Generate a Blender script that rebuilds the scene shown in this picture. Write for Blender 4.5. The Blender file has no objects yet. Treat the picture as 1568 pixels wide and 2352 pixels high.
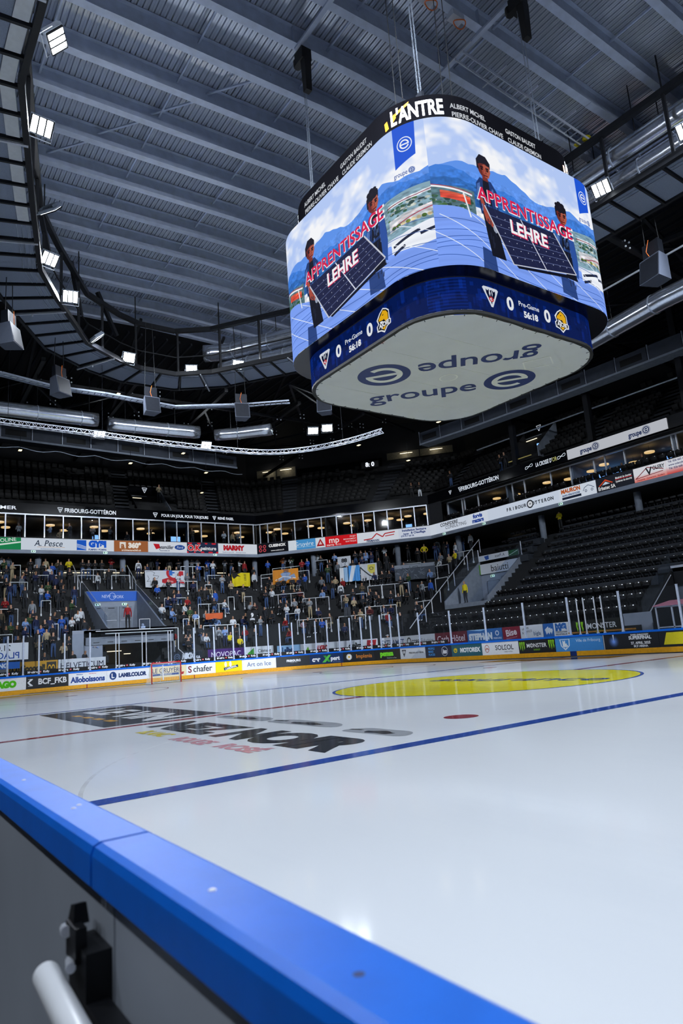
import bpy, bmesh, math, random
import numpy as np
from mathutils import Vector, Matrix
PI = math.pi
SC = bpy.context.scene
COL = SC.collection

# ---------------------------------------------------------------- camera, world, exposure
cam_d = bpy.data.cameras.new('camera')
cam = bpy.data.objects.new('camera', cam_d)
COL.objects.link(cam)
CAM = Vector((15.0507, -0.3483, 1.2961))
yaw, pitch, roll = 0.6229002, 0.1963393, -0.0742883
f_ = Vector((-math.cos(yaw) * math.cos(pitch), math.sin(yaw) * math.cos(pitch), math.sin(pitch)))
r_ = f_.cross(Vector((0, 0, 1))).normalized()
u_ = r_.cross(f_)
r2 = r_ * math.cos(roll) + u_ * math.sin(roll)
u2 = -r_ * math.sin(roll) + u_ * math.cos(roll)
cam.matrix_world = Matrix(((r2.x, u2.x, -f_.x, CAM.x), (r2.y, u2.y, -f_.y, CAM.y), (r2.z, u2.z, -f_.z, CAM.z), (0, 0, 0, 1)))
cam_d.sensor_fit = 'VERTICAL'
cam_d.sensor_width, cam_d.sensor_height = 24.0, 36.0
cam_d.lens = 24.0
cam_d.clip_start, cam_d.clip_end = 0.02, 400
cam_d.dof.use_dof = True
cam_d.dof.focus_distance = 26.0
cam_d.dof.aperture_fstop = 6.3
SC.camera = cam

world = bpy.data.worlds.new('hall_air')
SC.world = world
world.use_nodes = True
world.node_tree.nodes['Background'].inputs['Color'].default_value = (0.35, 0.55, 1.0, 1)
world.node_tree.nodes['Background'].inputs['Strength'].default_value = 0.006

SC.view_settings.view_transform = 'Standard'
SC.view_settings.look = 'None'
SC.view_settings.gamma = 1.0
SC.view_settings.use_curve_mapping = False
SC.view_settings.exposure = 0.0
SC.cycles.max_bounces = 6
SC.cycles.diffuse_bounces = 3
SC.cycles.glossy_bounces = 3
SC.cycles.transmission_bounces = 4
SC.cycles.transparent_max_bounces = 12
SC.cycles.caustics_reflective = False
SC.cycles.caustics_refractive = False
SC.cycles.sample_clamp_indirect = 4.0
FLOOD_W = 640.0          # watts of one rink floodlight
LAMP_COL = (0.86, 0.92, 1.0)

# ---------------------------------------------------------------- geometry of the hall
W = 30.4; RC = 8.5
ARC = RC * PI / 2
V1 = (-41.55, 30.2); V2 = (-29.3, 41.15)
CA = math.atan2(V2[1] - V1[1], V2[0] - V1[0])
NC = (-math.sin(CA), math.cos(CA)); TC = (math.cos(CA), math.sin(CA))
H1 = math.tan((PI / 2 - CA) / 2); H2 = math.tan(CA / 2)
L1 = V1[1]; L2 = math.hypot(V2[0] - V1[0], V2[1] - V1[1])

def bpath(s, o=0.0):
    """rink edge at arc length s, o metres outside the ice: x, y and the outward normal"""
    r = RC + o
    if s < 0: return (-21.5 - s, -o, 0, -1)
    if s < ARC:
        t = s / RC
        return (-21.5 - r * math.sin(t), RC - r * math.cos(t), -math.sin(t), -math.cos(t))
    s -= ARC
    if s < W - 2 * RC: return (-30 - o, RC + s, -1, 0)
    s -= W - 2 * RC
    if s < ARC:
        t = s / RC
        return (-21.5 - r * math.cos(t), W - RC + r * math.sin(t), -math.cos(t), math.sin(t))
    return (-21.5 + s - ARC, W + o, 0, 1)

def spath(s, d):
    """line along the stands, d metres outside the balcony edge"""
    if s <= L1:
        return (V1[0] - d, s if s < 0 else s / L1 * (L1 + d * H1), -1, 0)
    if s <= L1 + L2:
        l = -d * H1 + (s - L1) / L2 * (L2 + d * (H1 + H2))
        return (V1[0] + TC[0] * l + NC[0] * d, V1[1] + TC[1] * l + NC[1] * d, NC[0], NC[1])
    k = s - L1 - L2
    return (V2[0] - d * H2 + k * (43.3 + d * H2) / 43.3, V2[1] + d, 0, 1)
S_END = L1 + L2 + 40.0
def s_of_y(y, d): return y * L1 / (L1 + d * H1)
def s_of_x(x, d): return L1 + L2 + (x - V2[0] + d * H2) * 43.3 / (43.3 + d * H2)
def breaks(s0, s1, step=None):
    """arc-length samples between s0 and s1 that keep the two corners of the stand"""
    out = [s0] + [c for c in (L1, L1 + L2) if s0 < c < s1] + [s1]
    if step:
        o2 = []
        for a, b in zip(out, out[1:]):
            n = max(1, round((b - a) / step))
            o2 += [a + (b - a) * i / n for i in range(n)]
        out = o2 + [s1]
    return out
def face_in(nx, ny): return math.atan2(-nx, ny)      # turn of a thing whose front is -Y so that it looks at the ice

# ---------------------------------------------------------------- mesh helpers
class MB:
    def __init__(self): self.v = []; self.f = []; self.m = []; self.uv = None
    def face(self, pts, m=0):
        i = len(self.v); self.v += [tuple(p) for p in pts]; self.f.append(tuple(range(i, i + len(pts)))); self.m.append(m)
    def add(self, vs, fs, m=0):
        i = len(self.v); self.v += [tuple(p) for p in vs]
        for f in fs: self.f.append(tuple(i + k for k in f)); self.m.append(m)
    def box(self, x0, y0, z0, x1, y1, z1, m=0):
        self.add([(x0, y0, z0), (x1, y0, z0), (x1, y1, z0), (x0, y1, z0), (x0, y0, z1), (x1, y0, z1), (x1, y1, z1), (x0, y1, z1)],
                 [(0, 3, 2, 1), (4, 5, 6, 7), (0, 1, 5, 4), (1, 2, 6, 5), (2, 3, 7, 6), (3, 0, 4, 7)], m)
    def hexa(self, b, t, m=0):
        self.add(list(b) + list(t), [(0, 3, 2, 1), (4, 5, 6, 7), (0, 1, 5, 4), (1, 2, 6, 5), (2, 3, 7, 6), (3, 0, 4, 7)], m)
    def beam(self, p, q, w, h, m=0, up=(0, 0, 1)):
        p = Vector(p); q = Vector(q); t = (q - p).normalized(); u = Vector(up)
        if abs(t.dot(u)) > .98: u = Vector((1, 0, 0))
        s = t.cross(u).normalized() * (w / 2); u = s.cross(t).normalized() * (h / 2)
        self.hexa([p - s - u, p + s - u, q + s - u, q - s - u], [p - s + u, p + s + u, q + s + u, q - s + u], m)
    def tube(self, pts, r, n=8, m=0, caps=True, closed=False):
        pts = [Vector(p) for p in pts]; k = len(pts); rs = r if isinstance(r, (list, tuple)) else [r] * k
        base = len(self.v); u = None
        for i, p in enumerate(pts):
            a = pts[i - 1] if (i or closed) else p; b = pts[(i + 1) % k] if (i < k - 1 or closed) else p
            t = (b - a).normalized()
            if u is None:
                u = Vector((0, 0, 1)) if abs(t.z) < .9 else Vector((1, 0, 0))
            u = (u - t * u.dot(t)).normalized(); w = t.cross(u)
            for j in range(n):
                an = 2 * PI * j / n
                self.v.append(tuple(p + (u * math.cos(an) + w * math.sin(an)) * rs[i]))
        for i in range(k if closed else k - 1):
            for j in range(n):
                a = base + i * n; b = base + ((i + 1) % k) * n
                self.f.append((a + j, a + (j + 1) % n, b + (j + 1) % n, b + j)); self.m.append(m)
        if caps and not closed:
            self.f.append(tuple(base + j for j in reversed(range(n)))); self.m.append(m)
            self.f.append(tuple(base + (k - 1) * n + j for j in range(n))); self.m.append(m)
    def disc(self, c, r, n=16, nz=1, m=0, ry=None):
        ry = ry or r
        self.face([(c[0] + r * math.cos(2 * PI * i / n * nz), c[1] + ry * math.sin(2 * PI * i / n * nz), c[2]) for i in range(n)], m)
    def lathe(self, c, prof, n=16, m=0):
        """prof: (radius, z) from bottom to top round the vertical through c"""
        base = len(self.v)
        for r, z in prof:
            for j in range(n): self.v.append((c[0] + r * math.cos(2 * PI * j / n), c[1] + r * math.sin(2 * PI * j / n), c[2] + z))
        for i in range(len(prof) - 1):
            for j in range(n):
                a = base + i * n; b = a + n
                self.f.append((a + j, a + (j + 1) % n, b + (j + 1) % n, b + j)); self.m.append(m)
        self.f.append(tuple(base + j for j in reversed(range(n)))); self.m.append(m)
        self.f.append(tuple(base + (len(prof) - 1) * n + j for j in range(n))); self.m.append(m)
    def ball(self, c, r, n=8, k=5, m=0, sz=1.0):
        self.lathe((c[0], c[1], c[2]), [(max(r * math.sin(PI * (i + .12) / (k + .24)), .001), -r * sz * math.cos(PI * (i + .12) / (k + .24))) for i in range(k + 1)], n, m)
    def strip(self, rows, m=0, closed=False):
        """rows: lists of points of equal length, joined by quads"""
        base = len(self.v); n = len(rows[0])
        for r in rows: self.v += [tuple(p) for p in r]
        for i in range(len(rows) - 1):
            for j in range(n if closed else n - 1):
                a = base + i * n; b = a + n; j2 = (j + 1) % n
                self.f.append((a + j, a + j2, b + j2, b + j)); self.m.append(m)
    def mesh(self, name, mats, smooth=False):
        me = bpy.data.meshes.new(name); me.from_pydata(self.v, [], self.f)
        for m in (mats if isinstance(mats, (list, tuple)) else [mats]): me.materials.append(m)
        if any(self.m): me.polygons.foreach_set('material_index', self.m)
        if smooth: me.polygons.foreach_set('use_smooth', [True] * len(self.f))
        if self.uv:
            l = me.uv_layers.new(name='uv'); l.data.foreach_set('uv', [c for p in self.uv for c in p])
        me.update()
        return me

def put(o, parent):
    COL.objects.link(o)
    if parent is not None: o.parent = parent
    return o
def obj(name, mb, mats, parent=None, smooth=False, loc=None, rz=None):
    me = mb if isinstance(mb, bpy.types.Mesh) else mb.mesh(name, mats, smooth)
    if not len(me.materials): me.materials.append(mats)
    o = put(bpy.data.objects.new(name, me), parent)
    if loc is not None: o.location = loc
    if rz is not None: o.rotation_euler = (0, 0, rz)
    return o
def tag(o, label=None, cat=None, group=None, kind=None):
    if label: o['label'] = label
    if cat: o['category'] = cat
    if group: o['group'] = group
    if kind: o['kind'] = kind
    return o
def thing(name, label, cat, loc=(0, 0, 0), rz=0.0, group=None, kind=None):
    o = put(bpy.data.objects.new(name, None), None)
    o.location = loc; o.rotation_euler = (0, 0, rz); o.empty_display_size = .1
    return tag(o, label, cat, group, kind)
def struct(name, label=None):
    o = put(bpy.data.objects.new(name, None), None); o.empty_display_size = .1
    return tag(o, label, None, None, 'structure')
def dup(root, loc, rz=0.0, label=None, group=None, parent=None):
    r = root.copy(); COL.objects.link(r); r.location = loc; r.rotation_euler = (0, 0, rz)
    if label: r['label'] = label
    if group: r['group'] = group
    for ch in root.children:
        c = ch.copy(); COL.objects.link(c); c.parent = r
        for g in ch.children:
            k = g.copy(); COL.objects.link(k); k.parent = c
    return r

# ---------------------------------------------------------------- materials
def lin(c):
    return tuple(x / 12.92 if x <= .04045 else ((x + .055) / 1.055) ** 2.4 for x in c)
def hx(h):
    h = h.lstrip('#'); h = h if len(h) == 6 else ''.join(q * 2 for q in h)
    return tuple(int(h[i:i + 2], 16) / 255 for i in (0, 2, 4))
def mat(name, col, rough=.5, metal=0.0, var=.12, scale=6.0, bump=0.0, emit=None, es=0.0, spec=.5, stretch=None):
    m = bpy.data.materials.new(name); m.use_nodes = True
    nt = m.node_tree; n = nt.nodes; b = n['Principled BSDF']
    b.inputs['Roughness'].default_value = rough; b.inputs['Metallic'].default_value = metal
    b.inputs['Specular IOR Level'].default_value = spec
    c = hx(col) if isinstance(col, str) else col
    c = lin(c) if isinstance(col, str) else c
    if var > 0:
        tc = n.new('ShaderNodeTexCoord'); no = n.new('ShaderNodeTexNoise'); no.inputs['Scale'].default_value = scale
        no.inputs['Detail'].default_value = 4
        if stretch:
            mp = n.new('ShaderNodeMapping'); mp.inputs['Scale'].default_value = stretch
            nt.links.new(tc.outputs['Object'], mp.inputs['Vector']); nt.links.new(mp.outputs['Vector'], no.inputs['Vector'])
        else: nt.links.new(tc.outputs['Object'], no.inputs['Vector'])
        rp = n.new('ShaderNodeValToRGB')
        rp.color_ramp.elements[0].position = .3; rp.color_ramp.elements[1].position = .7
        rp.color_ramp.elements[0].color = (*[x * (1 - var) for x in c], 1); rp.color_ramp.elements[1].color = (*[min(1, x * (1 + var)) for x in c], 1)
        nt.links.new(no.outputs['Fac'], rp.inputs['Fac']); nt.links.new(rp.outputs['Color'], b.inputs['Base Color'])
        if bump:
            bp = n.new('ShaderNodeBump'); bp.inputs['Strength'].default_value = bump; bp.inputs['Distance'].default_value = .01
            nt.links.new(no.outputs['Fac'], bp.inputs['Height']); nt.links.new(bp.outputs['Normal'], b.inputs['Normal'])
    else: b.inputs['Base Color'].default_value = (*c, 1)
    if emit:
        e = lin(hx(emit)) if isinstance(emit, str) else emit
        b.inputs['Emission Color'].default_value = (*e, 1); b.inputs['Emission Strength'].default_value = es
    return m
def glass_mat(name, tint=(.9, .95, 1), refl=.05, haze=0.0, rough=.03):
    m = bpy.data.materials.new(name); m.use_nodes = True
    nt = m.node_tree; n = nt.nodes; n.remove(n['Principled BSDF']); out = n['Material Output']
    t = n.new('ShaderNodeBsdfTransparent'); t.inputs['Color'].default_value = (*tint, 1)
    g = n.new('ShaderNodeBsdfGlossy'); g.inputs['Roughness'].default_value = rough
    mx = n.new('ShaderNodeMixShader'); fr = n.new('ShaderNodeLayerWeight'); fr.inputs['Blend'].default_value = .25
    mu = n.new('ShaderNodeMath'); mu.operation = 'MULTIPLY_ADD'; mu.inputs[1].default_value = refl * 3; mu.inputs[2].default_value = refl
    nt.links.new(fr.outputs['Fresnel'], mu.inputs[0]); nt.links.new(mu.outputs[0], mx.inputs['Fac'])
    nt.links.new(t.outputs[0], mx.inputs[1]); nt.links.new(g.outputs[0], mx.inputs[2])
    last = mx
    if haze:
        d = n.new('ShaderNodeBsdfDiffuse'); d.inputs['Color'].default_value = (.7, .8, .9, 1)
        m2 = n.new('ShaderNodeMixShader'); m2.inputs['Fac'].default_value = haze
        nt.links.new(mx.outputs[0], m2.inputs[1]); nt.links.new(d.outputs[0], m2.inputs[2]); last = m2
    nt.links.new(last.outputs[0], out.inputs['Surface'])
    return m

M = {}
M['black_steel'] = mat('black_steel', '#15171c', .45, .2)
M['dark_steel'] = mat('dark_steel', '#1c2029', .5, .3)
M['beam_paint'] = mat('beam_paint', '#bcc8e0', .6, .0, .1, 2.5, .1)
M['deck'] = mat('galvanised_deck', '#eaf1ff', .17, .55, .03, 1.6, 0)
M['galv'] = mat('galvanised_steel', '#a8b2c2', .35, .6, .15, 5)
M['duct'] = mat('spiral_duct', '#d4dcea', .2, .9, .12, 9, 0, stretch=(1, 1, 1))
M['alu'] = mat('aluminium', '#d6dce8', .35, .35, .06)
M['white_paint'] = mat('white_paint', '#d8dde4', .4, 0, .05)
M['white_plastic'] = mat('white_plastic', '#e4e9f0', .35, 0, .04)
M['grey_wall'] = mat('grey_concrete', '#7b8492', .75, 0, .12, 3, .15)
M['pale_wall'] = mat('pale_wall', '#8d97a8', .7, 0, .08, 2)
M['dark_wall'] = mat('dark_wall', '#14161b', .8, 0, .15, 1.5)
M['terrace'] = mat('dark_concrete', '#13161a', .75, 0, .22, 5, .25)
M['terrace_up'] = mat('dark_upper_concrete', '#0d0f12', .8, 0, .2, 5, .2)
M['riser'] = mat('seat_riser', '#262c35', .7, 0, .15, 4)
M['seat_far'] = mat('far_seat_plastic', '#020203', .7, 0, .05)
M['stair'] = mat('dark_stair', '#23272e', .8, 0, .2, 5)
M['seat'] = mat('black_seat_plastic', '#08090b', .34, 0, .05)
M['black'] = mat('matt_black', '#08090b', .7, 0, 0)
M['gloss_black'] = mat('gloss_black', '#07080c', .12, 0, 0)
M['blue_cap'] = mat('blue_cap_plastic', (.003, .145, .72), .46, 0, .07, 14, .05, spec=.2)
M['yellow_kick'] = mat('yellow_kick_plate', '#e2a20c', .5, 0, .10, 9)
M['navy_kick'] = mat('navy_kick_plate', '#0a2a6a', .4, 0, .05)
M['red_mark'] = mat('red_mark', '#9a1418', .4, 0, .05)
M['red_paint'] = mat('red_goal_paint', '#c4151a', .35, 0, .05)
M['net'] = mat('white_net', '#dfe5ee', .8, 0, 0)
M['yellow_cloth'] = mat('yellow_strap', '#d8c800', .6, 0, .1)
M['orange_cable'] = mat('orange_cable', '#d9691a', .5, 0, .05)
M['rink_glass'] = glass_mat('rink_glass', (.90, .93, .97), .035, .012)
M['suite_glass'] = glass_mat('suite_glass', (.75, .8, .85), .05, .0)
M['rail_glass'] = glass_mat('rail_glass', (.72, .80, .92), .05, .03)
M['post'] = mat('clear_post_plastic', '#c2cce0', .25, 0, .1, 20)
M['warm_strip'] = mat('warm_light_strip', '#ffffff', .5, 0, 0, emit='#fff0cf', es=1.3)
M['lampshade'] = mat('lit_lampshade', '#ffffff', .5, 0, 0, emit='#ffcf86', es=1.0)
M['exit_green'] = mat('exit_sign_face', '#dfeee6', .5, 0, 0, emit='#bfe8d6', es=.8)
M['exit_mark'] = mat('exit_sign_mark', '#0c5a44', .5, 0, 0)
M['flood_lens'] = mat('floodlight_lens', '#ffffff', .3, 0, 0, emit=(.86, .93, 1.0), es=14.0)
M['small_lens'] = mat('small_lamp_lens', '#ffffff', .3, 0, 0, emit='#ffe9b0', es=2.0)
M['suite_wall'] = mat('suite_wall', '#3a3530', .8, 0, .2, 1.5)
M['suite_ceiling'] = mat('suite_ceiling', '#8a867c', .8, 0, .1, 1.5)
M['timber'] = mat('timber_bench', '#b07a2a', .5, 0, .2, 8)
M['tv'] = mat('lit_tv_screen', '#112', .4, 0, 0, emit='#7fb4ff', es=1.6)

# ---------------------------------------------------------------- lettering: outlines of the built-in font
_curve = bpy.data.curves.new('lettering', 'FONT')
_text = bpy.data.objects.new('lettering', _curve)
_cache = {}
def glyphs(s, bold=0.0):
    """triangles of a line of text, capital height 1, baseline 0: verts (n,2), tris (m,3), width"""
    k = (s, bold)
    if k not in _cache:
        _curve.body = s; _curve.offset = bold; _curve.resolution_u = 4
        me = _text.to_mesh()
        nv = len(me.vertices); co = np.empty(nv * 3); me.vertices.foreach_get('co', co); co = co.reshape(-1, 3)[:, :2] / .682
        tr = np.array([p.vertices[:] for p in me.polygons], dtype=int).reshape(-1, 3)
        _text.to_mesh_clear()
        if nv: co[:, 0] -= co[:, 0].min()
        _cache[k] = (co, tr, float(co[:, 0].max()) if nv else 0.0)
    return _cache[k]

def text_mesh(name, s, fn, h, bold=.015, fit=None, shear=0.0, anchor='c'):
    """flat lettering as a mesh: fn maps (a, b) on the lettering plane to space"""
    co, tr, w = glyphs(s, bold)
    sx = h if not fit else fit / w
    a = co[:, 0] * sx + co[:, 1] * h * shear - (w * sx / 2 if anchor == 'c' else 0)
    b = co[:, 1] * h - h / 2
    me = bpy.data.meshes.new(name); me.from_pydata([fn(x, y) for x, y in zip(a, b)], [], tr.tolist()); me.update()
    return me

# ---------------------------------------------------------------- flat print (boards, screens): a small painter
class Canvas:
    def __init__(self, asp, h=96, bg='#ffffff'):
        self.h = h; self.w = max(8, int(round(h * asp))); self.asp = asp
        self.a = np.empty((h, self.w, 3), dtype=np.float32); self.a[:] = hx(bg)
    def cover(self, E):
        SS = 4; H = self.h; W_ = self.w
        x0, y0, x1, y1 = [E[:, i].astype(np.float64) for i in range(4)]
        y0 = y0 * SS; y1 = y1 * SS
        sg = np.sign(y1 - y0); up = sg < 0
        xa = np.where(up, x1, x0); ya = np.where(up, y1, y0); xb = np.where(up, x0, x1); yb = np.where(up, y0, y1)
        k0 = np.clip(np.ceil(ya - .5), 0, H * SS).astype(int); k1 = np.clip(np.ceil(yb - .5), 0, H * SS).astype(int)
        n = np.maximum(k1 - k0, 0)
        if n.sum() == 0: return None
        idx = np.repeat(np.arange(len(n)), n)
        k = np.arange(n.sum()) - np.repeat(np.cumsum(n) - n, n) + k0[idx]
        x = np.clip(xa[idx] + (k + .5 - ya[idx]) / (yb[idx] - ya[idx]) * (xb[idx] - xa[idx]), 0, W_)
        r0, r1 = int(k.min()) // SS, int(k.max()) // SS + 1
        k = k - r0 * SS; ix = np.floor(x).astype(int); fr = x - ix; s = sg[idx]
        stride = W_ + 2; tot = (r1 - r0) * SS * stride
        acc = np.bincount(k * stride + ix, weights=s * (1 - fr), minlength=tot) + np.bincount(k * stride + ix + 1, weights=s * fr, minlength=tot)
        c = np.abs(np.cumsum(acc.reshape((r1 - r0) * SS, stride), axis=1))[:, :W_]
        c = np.minimum(c, 1).reshape(r1 - r0, SS, W_).mean(axis=1)
        return r0, r1, c
    def fill(self, E, col, al=1.0):
        got = self.cover(np.asarray(E, dtype=np.float64).reshape(-1, 4))
        if got is None: return
        r0, r1, c = got; c = (c * al)[:, :, None].astype(np.float32)
        self.a[r0:r1] = self.a[r0:r1] * (1 - c) + np.array(hx(col) if isinstance(col, str) else col, dtype=np.float32) * c
    def loops(self, Ls, col, al=1.0):
        E = []
        for L in Ls:
            L = np.asarray(L, dtype=float)
            E.append(np.hstack([L, np.roll(L, -1, axis=0)]))
        self.fill(np.vstack(E), col, al)
    # x as a share of the width, y as a share of the height (downwards); sizes in shares of the height
    def p(self, pts, col, al=1.0): self.loops([[(x * self.w, y * self.h) for x, y in pts]], col, al)
    def r(self, x0, y0, x1, y1, col, al=1.0): self.p([(x0, y0), (x1, y0), (x1, y1), (x0, y1)], col, al)
    def e(self, cx, cy, rx, ry, col, hole=0.0, al=1.0, a0=0.0, a1=2 * PI):
        n = 40; h = self.h
        o = [(cx * self.w + rx * h * math.cos(a0 + (a1 - a0) * i / n), cy * h + ry * h * math.sin(a0 + (a1 - a0) * i / n)) for i in range(n + 1)]
        if not hole: return self.loops([o], col, al)
        q = [(cx * self.w + rx * hole * h * math.cos(a0 + (a1 - a0) * i / n), cy * h + ry * hole * h * math.sin(a0 + (a1 - a0) * i / n)) for i in range(n + 1)]
        self.loops([o + q[::-1]], col, al)
    def line(self, pts, wd, col, al=1.0):
        P = np.array([(x * self.w, y * self.h) for x, y in pts]); wd = wd * self.h / 2
        for a, b in zip(P, P[1:]):
            t = b - a; l = math.hypot(*t)
            if l < 1e-6: continue
            n = np.array([-t[1], t[0]]) / l * wd
            self.loops([[a + n, b + n, b - n, a - n]], col, al)
    def t(self, s, x, y, h, col, bold=.02, fit=None, shear=0.0, anchor='c', al=1.0, flip=False, rot=0.0):
        co, tr, w = glyphs(s, bold)
        if not len(tr): return
        H = h * self.h; sx = H if not fit else min(H, fit * self.w / w)
        a = co[:, 0] * sx + co[:, 1] * H * shear - (w * sx / 2 if anchor == 'c' else (w * sx if anchor == 'r' else 0)); b = H / 2 - co[:, 1] * H
        if flip: a = -a
        if rot: a, b = a * math.cos(rot) - b * math.sin(rot), a * math.sin(rot) + b * math.cos(rot)
        P = np.stack([a + x * self.w, b + y * self.h], 1)
        E = np.vstack([np.hstack([P[tr[:, i]], P[tr[:, (i + 1) % 3]]]) for i in range(3)])
        self.fill(E, col, al)
    def image(self, name):
        im = bpy.data.images.new(name, self.w, self.h, alpha=False)
        px = np.ones((self.h, self.w, 4), dtype=np.float32); px[:, :, :3] = np.clip(self.a[::-1], 0, 1)
        im.pixels.foreach_set(px.ravel()); im.update(); im.pack()
        return im
def print_mat(name, cv, emit=0.0, rough=.45, dirt=0.0):
    m = bpy.data.materials.new(name); m.use_nodes = True
    nt = m.node_tree; n = nt.nodes; b = n['Principled BSDF']; b.inputs['Roughness'].default_value = rough
    im = n.new('ShaderNodeTexImage'); im.image = cv.image(name); im.extension = 'EXTEND'
    src = im.outputs['Color']
    if dirt:
        tc = n.new('ShaderNodeTexCoord'); no = n.new('ShaderNodeTexNoise'); no.inputs['Scale'].default_value = 22; no.inputs['Detail'].default_value = 6
        no.inputs['Roughness'].default_value = .75
        rp = n.new('ShaderNodeValToRGB'); rp.color_ramp.elements[0].position = .34; rp.color_ramp.elements[1].position = .39
        rp.color_ramp.elements[0].color = (1 - dirt, 1 - dirt, 1 - dirt, 1)
        mx = n.new('ShaderNodeMix'); mx.data_type = 'RGBA'; mx.blend_type = 'MULTIPLY'; mx.inputs['Factor'].default_value = 1
        nt.links.new(tc.outputs['Object'], no.inputs['Vector']); nt.links.new(no.outputs['Fac'], rp.inputs['Fac'])
        nt.links.new(src, mx.inputs['A']); nt.links.new(rp.outputs['Color'], mx.inputs['B']); src = mx.outputs['Result']
    if emit:
        b.inputs['Base Color'].default_value = (.003, .003, .004, 1); b.inputs['Roughness'].default_value = .8; b.inputs['Specular IOR Level'].default_value = 0.0
        nt.links.new(src, b.inputs['Emission Color']); b.inputs['Emission Strength'].default_value = emit
    else: nt.links.new(src, b.inputs['Base Color'])
    return m

# ---------------------------------------------------------------- emblems and advertising prints
def tri_logo(c, x, y, h, fg='#e9edf3', ink='#0b1020', ring='#c8202c'):
    k = h / c.asp
    c.p([(x - .5 * k, y - .42 * h), (x - .42 * k, y - .5 * h), (x + .42 * k, y - .5 * h), (x + .5 * k, y - .42 * h), (x + .06 * k, y + .5 * h), (x - .06 * k, y + .5 * h)], fg)
    for sgn in (-1, 1):
        c.p([(x + sgn * .04 * k, y + .05 * h), (x + sgn * .12 * k, y - .16 * h), (x + sgn * .1 * k, y - .40 * h), (x + sgn * .2 * k, y - .30 * h), (x + sgn * .30 * k, y - .38 * h), (x + sgn * .28 * k, y - .18 * h), (x + sgn * .17 * k, y + .06 * h)], ink)
    c.p([(x - .05 * k, y - .34 * h), (x + .07 * k, y - .38 * h), (x + .05 * k, y - .22 * h), (x + .08 * k, y + .02 * h), (x - .08 * k, y + .02 * h), (x - .01 * k, y - .2 * h)], ink)
    if ring:
        c.e(x, y + .1 * h, .15 * h, .13 * h, ring, hole=.58); c.p([(x, y + .06 * h), (x + .13 * k, y + .06 * h), (x + .13 * k, y + .12 * h), (x, y + .12 * h)], ring)
    c.p([(x - .05 * k, y + .24 * h), (x + .05 * k, y + .24 * h), (x, y + .36 * h)], ink)
def e_logo(c, x, y, r, disc, ink):
    if disc: c.e(x, y, r, r, disc)
    c.e(x, y, r * .92, r * .92, ink, hole=.87)
    c.e(x, y, r * .58, r * .58, ink, hole=.70, a0=.35, a1=2 * PI)
    k = r / c.asp
    c.p([(x - .5 * k, y - .09 * r), (x + .56 * k, y - .09 * r), (x + .56 * k, y + .09 * r), (x - .5 * k, y + .09 * r)], ink)
def beast_logo(c, x, y, h):
    k = h / c.asp
    def q(pts, col): c.p([(x + a * k, y + b * h) for a, b in pts], col)
    q([(0, -.52), (.2, -.42), (.34, -.3), (.36, .08), (.42, .12), (.40, .3), (.2, .34), (0, .54), (-.2, .4), (-.42, .36), (-.44, .12), (-.34, .05), (-.42, -.15), (-.22, -.38)], '#f2f4f8')
    q([(0, -.46), (.18, -.38), (.3, -.26), (.3, .1), (.36, .14), (.34, .26), (.16, .3), (0, .46), (-.16, .36), (-.36, .3), (-.38, .14), (-.28, .06), (-.34, -.13), (-.18, -.34)], '#11141c')
    q([(-.02, -.42), (.16, -.34), (.26, -.2), (.26, .06), (.1, .1), (.02, -.04), (-.06, -.02), (-.3, -.06), (-.28, -.16), (-.12, -.3)], '#f0b51c')
    q([(-.24, -.02), (-.1, .0), (.02, .08), (-.2, .09)], '#f2f4f8'); q([(-.08, -.24), (.02, -.26), (-.02, -.2)], '#11141c')
    q([(-.14, .3), (.14, .27), (0, .42)], '#f0b51c')
    c.t('AJOIE', x - .01 * k, y + .17 * h, .17 * h, '#f2f4f8', bold=.05, fit=.62 * k)
def claw(c, x, y, h, col='#8fd61f'):
    k = h / c.asp
    for i in (-1, 0, 1):
        o = i * .26
        c.p([(x + (o - .1) * k, y - .5 * h), (x + (o + .12) * k, y - .46 * h), (x + (o + .04) * k, y - .1 * h), (x + (o + .1) * k, y + .1 * h), (x + (o + .0) * k, y + (.5 - abs(i) * .12) * h), (x + (o - .04) * k, y + .12 * h), (x + (o - .1) * k, y - .1 * h)], col)
def arch(c, x, y, r, col):
    for o in (-.5, .5): c.e(x + o * r / c.asp, y + r * .5, r * .5, r * 1.1, col, hole=.62, a0=PI, a1=2 * PI)

def A_ago(c): c.t('AGO', .62, .5, .44, '#5fd01c', bold=.09, fit=.72); c.t('AGO', .62, .5, .44, '#4fc00c', bold=.05, fit=.72)
def A_bcf(c):
    c.t('BCF_FKB', .62, .46, .42, '#f2f4f7', bold=.04, fit=.68)
    c.p([(.09, .25), (.16, .25), (.07, .5), (.16, .75), (.09, .75), (.02, .5)], '#f2f4f7'); c.r(.04, .22, .15, .25, '#f2f4f7'); c.r(.04, .76, .15, .79, '#f2f4f7')
def A_allo(c):
    c.t('Alloboissons', .5, .58, .42, '#123c8c', bold=.045, fit=.9); c.t('Alloboissons', .28, .16, .07, '#123c8c', bold=.03); c.t('buvez chez vous', .62, .16, .06, '#c02a3a', bold=.02)
def A_lamel(c): c.e(.14, .5, .3, .34, '#0f3a78'); c.t('L', .14, .5, .36, '#ffffff', bold=.03); c.t('LAMELCOLOR', .6, .5, .3, '#0f2f66', bold=.07, fit=.66)
def A_gruy(c):
    c.t('LE GRUYÈRE', .48, .40, .38, '#1d2c5a', bold=.01, fit=.8); c.r(.08, .66, .80, .84, '#2a4a8c'); c.t('SWITZERLAND', .44, .75, .11, '#f0ead8', bold=.03, fit=.64); c.p([(.82, .66), (.94, .62), (.92, .84), (.85, .86)], '#b03030')
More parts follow.
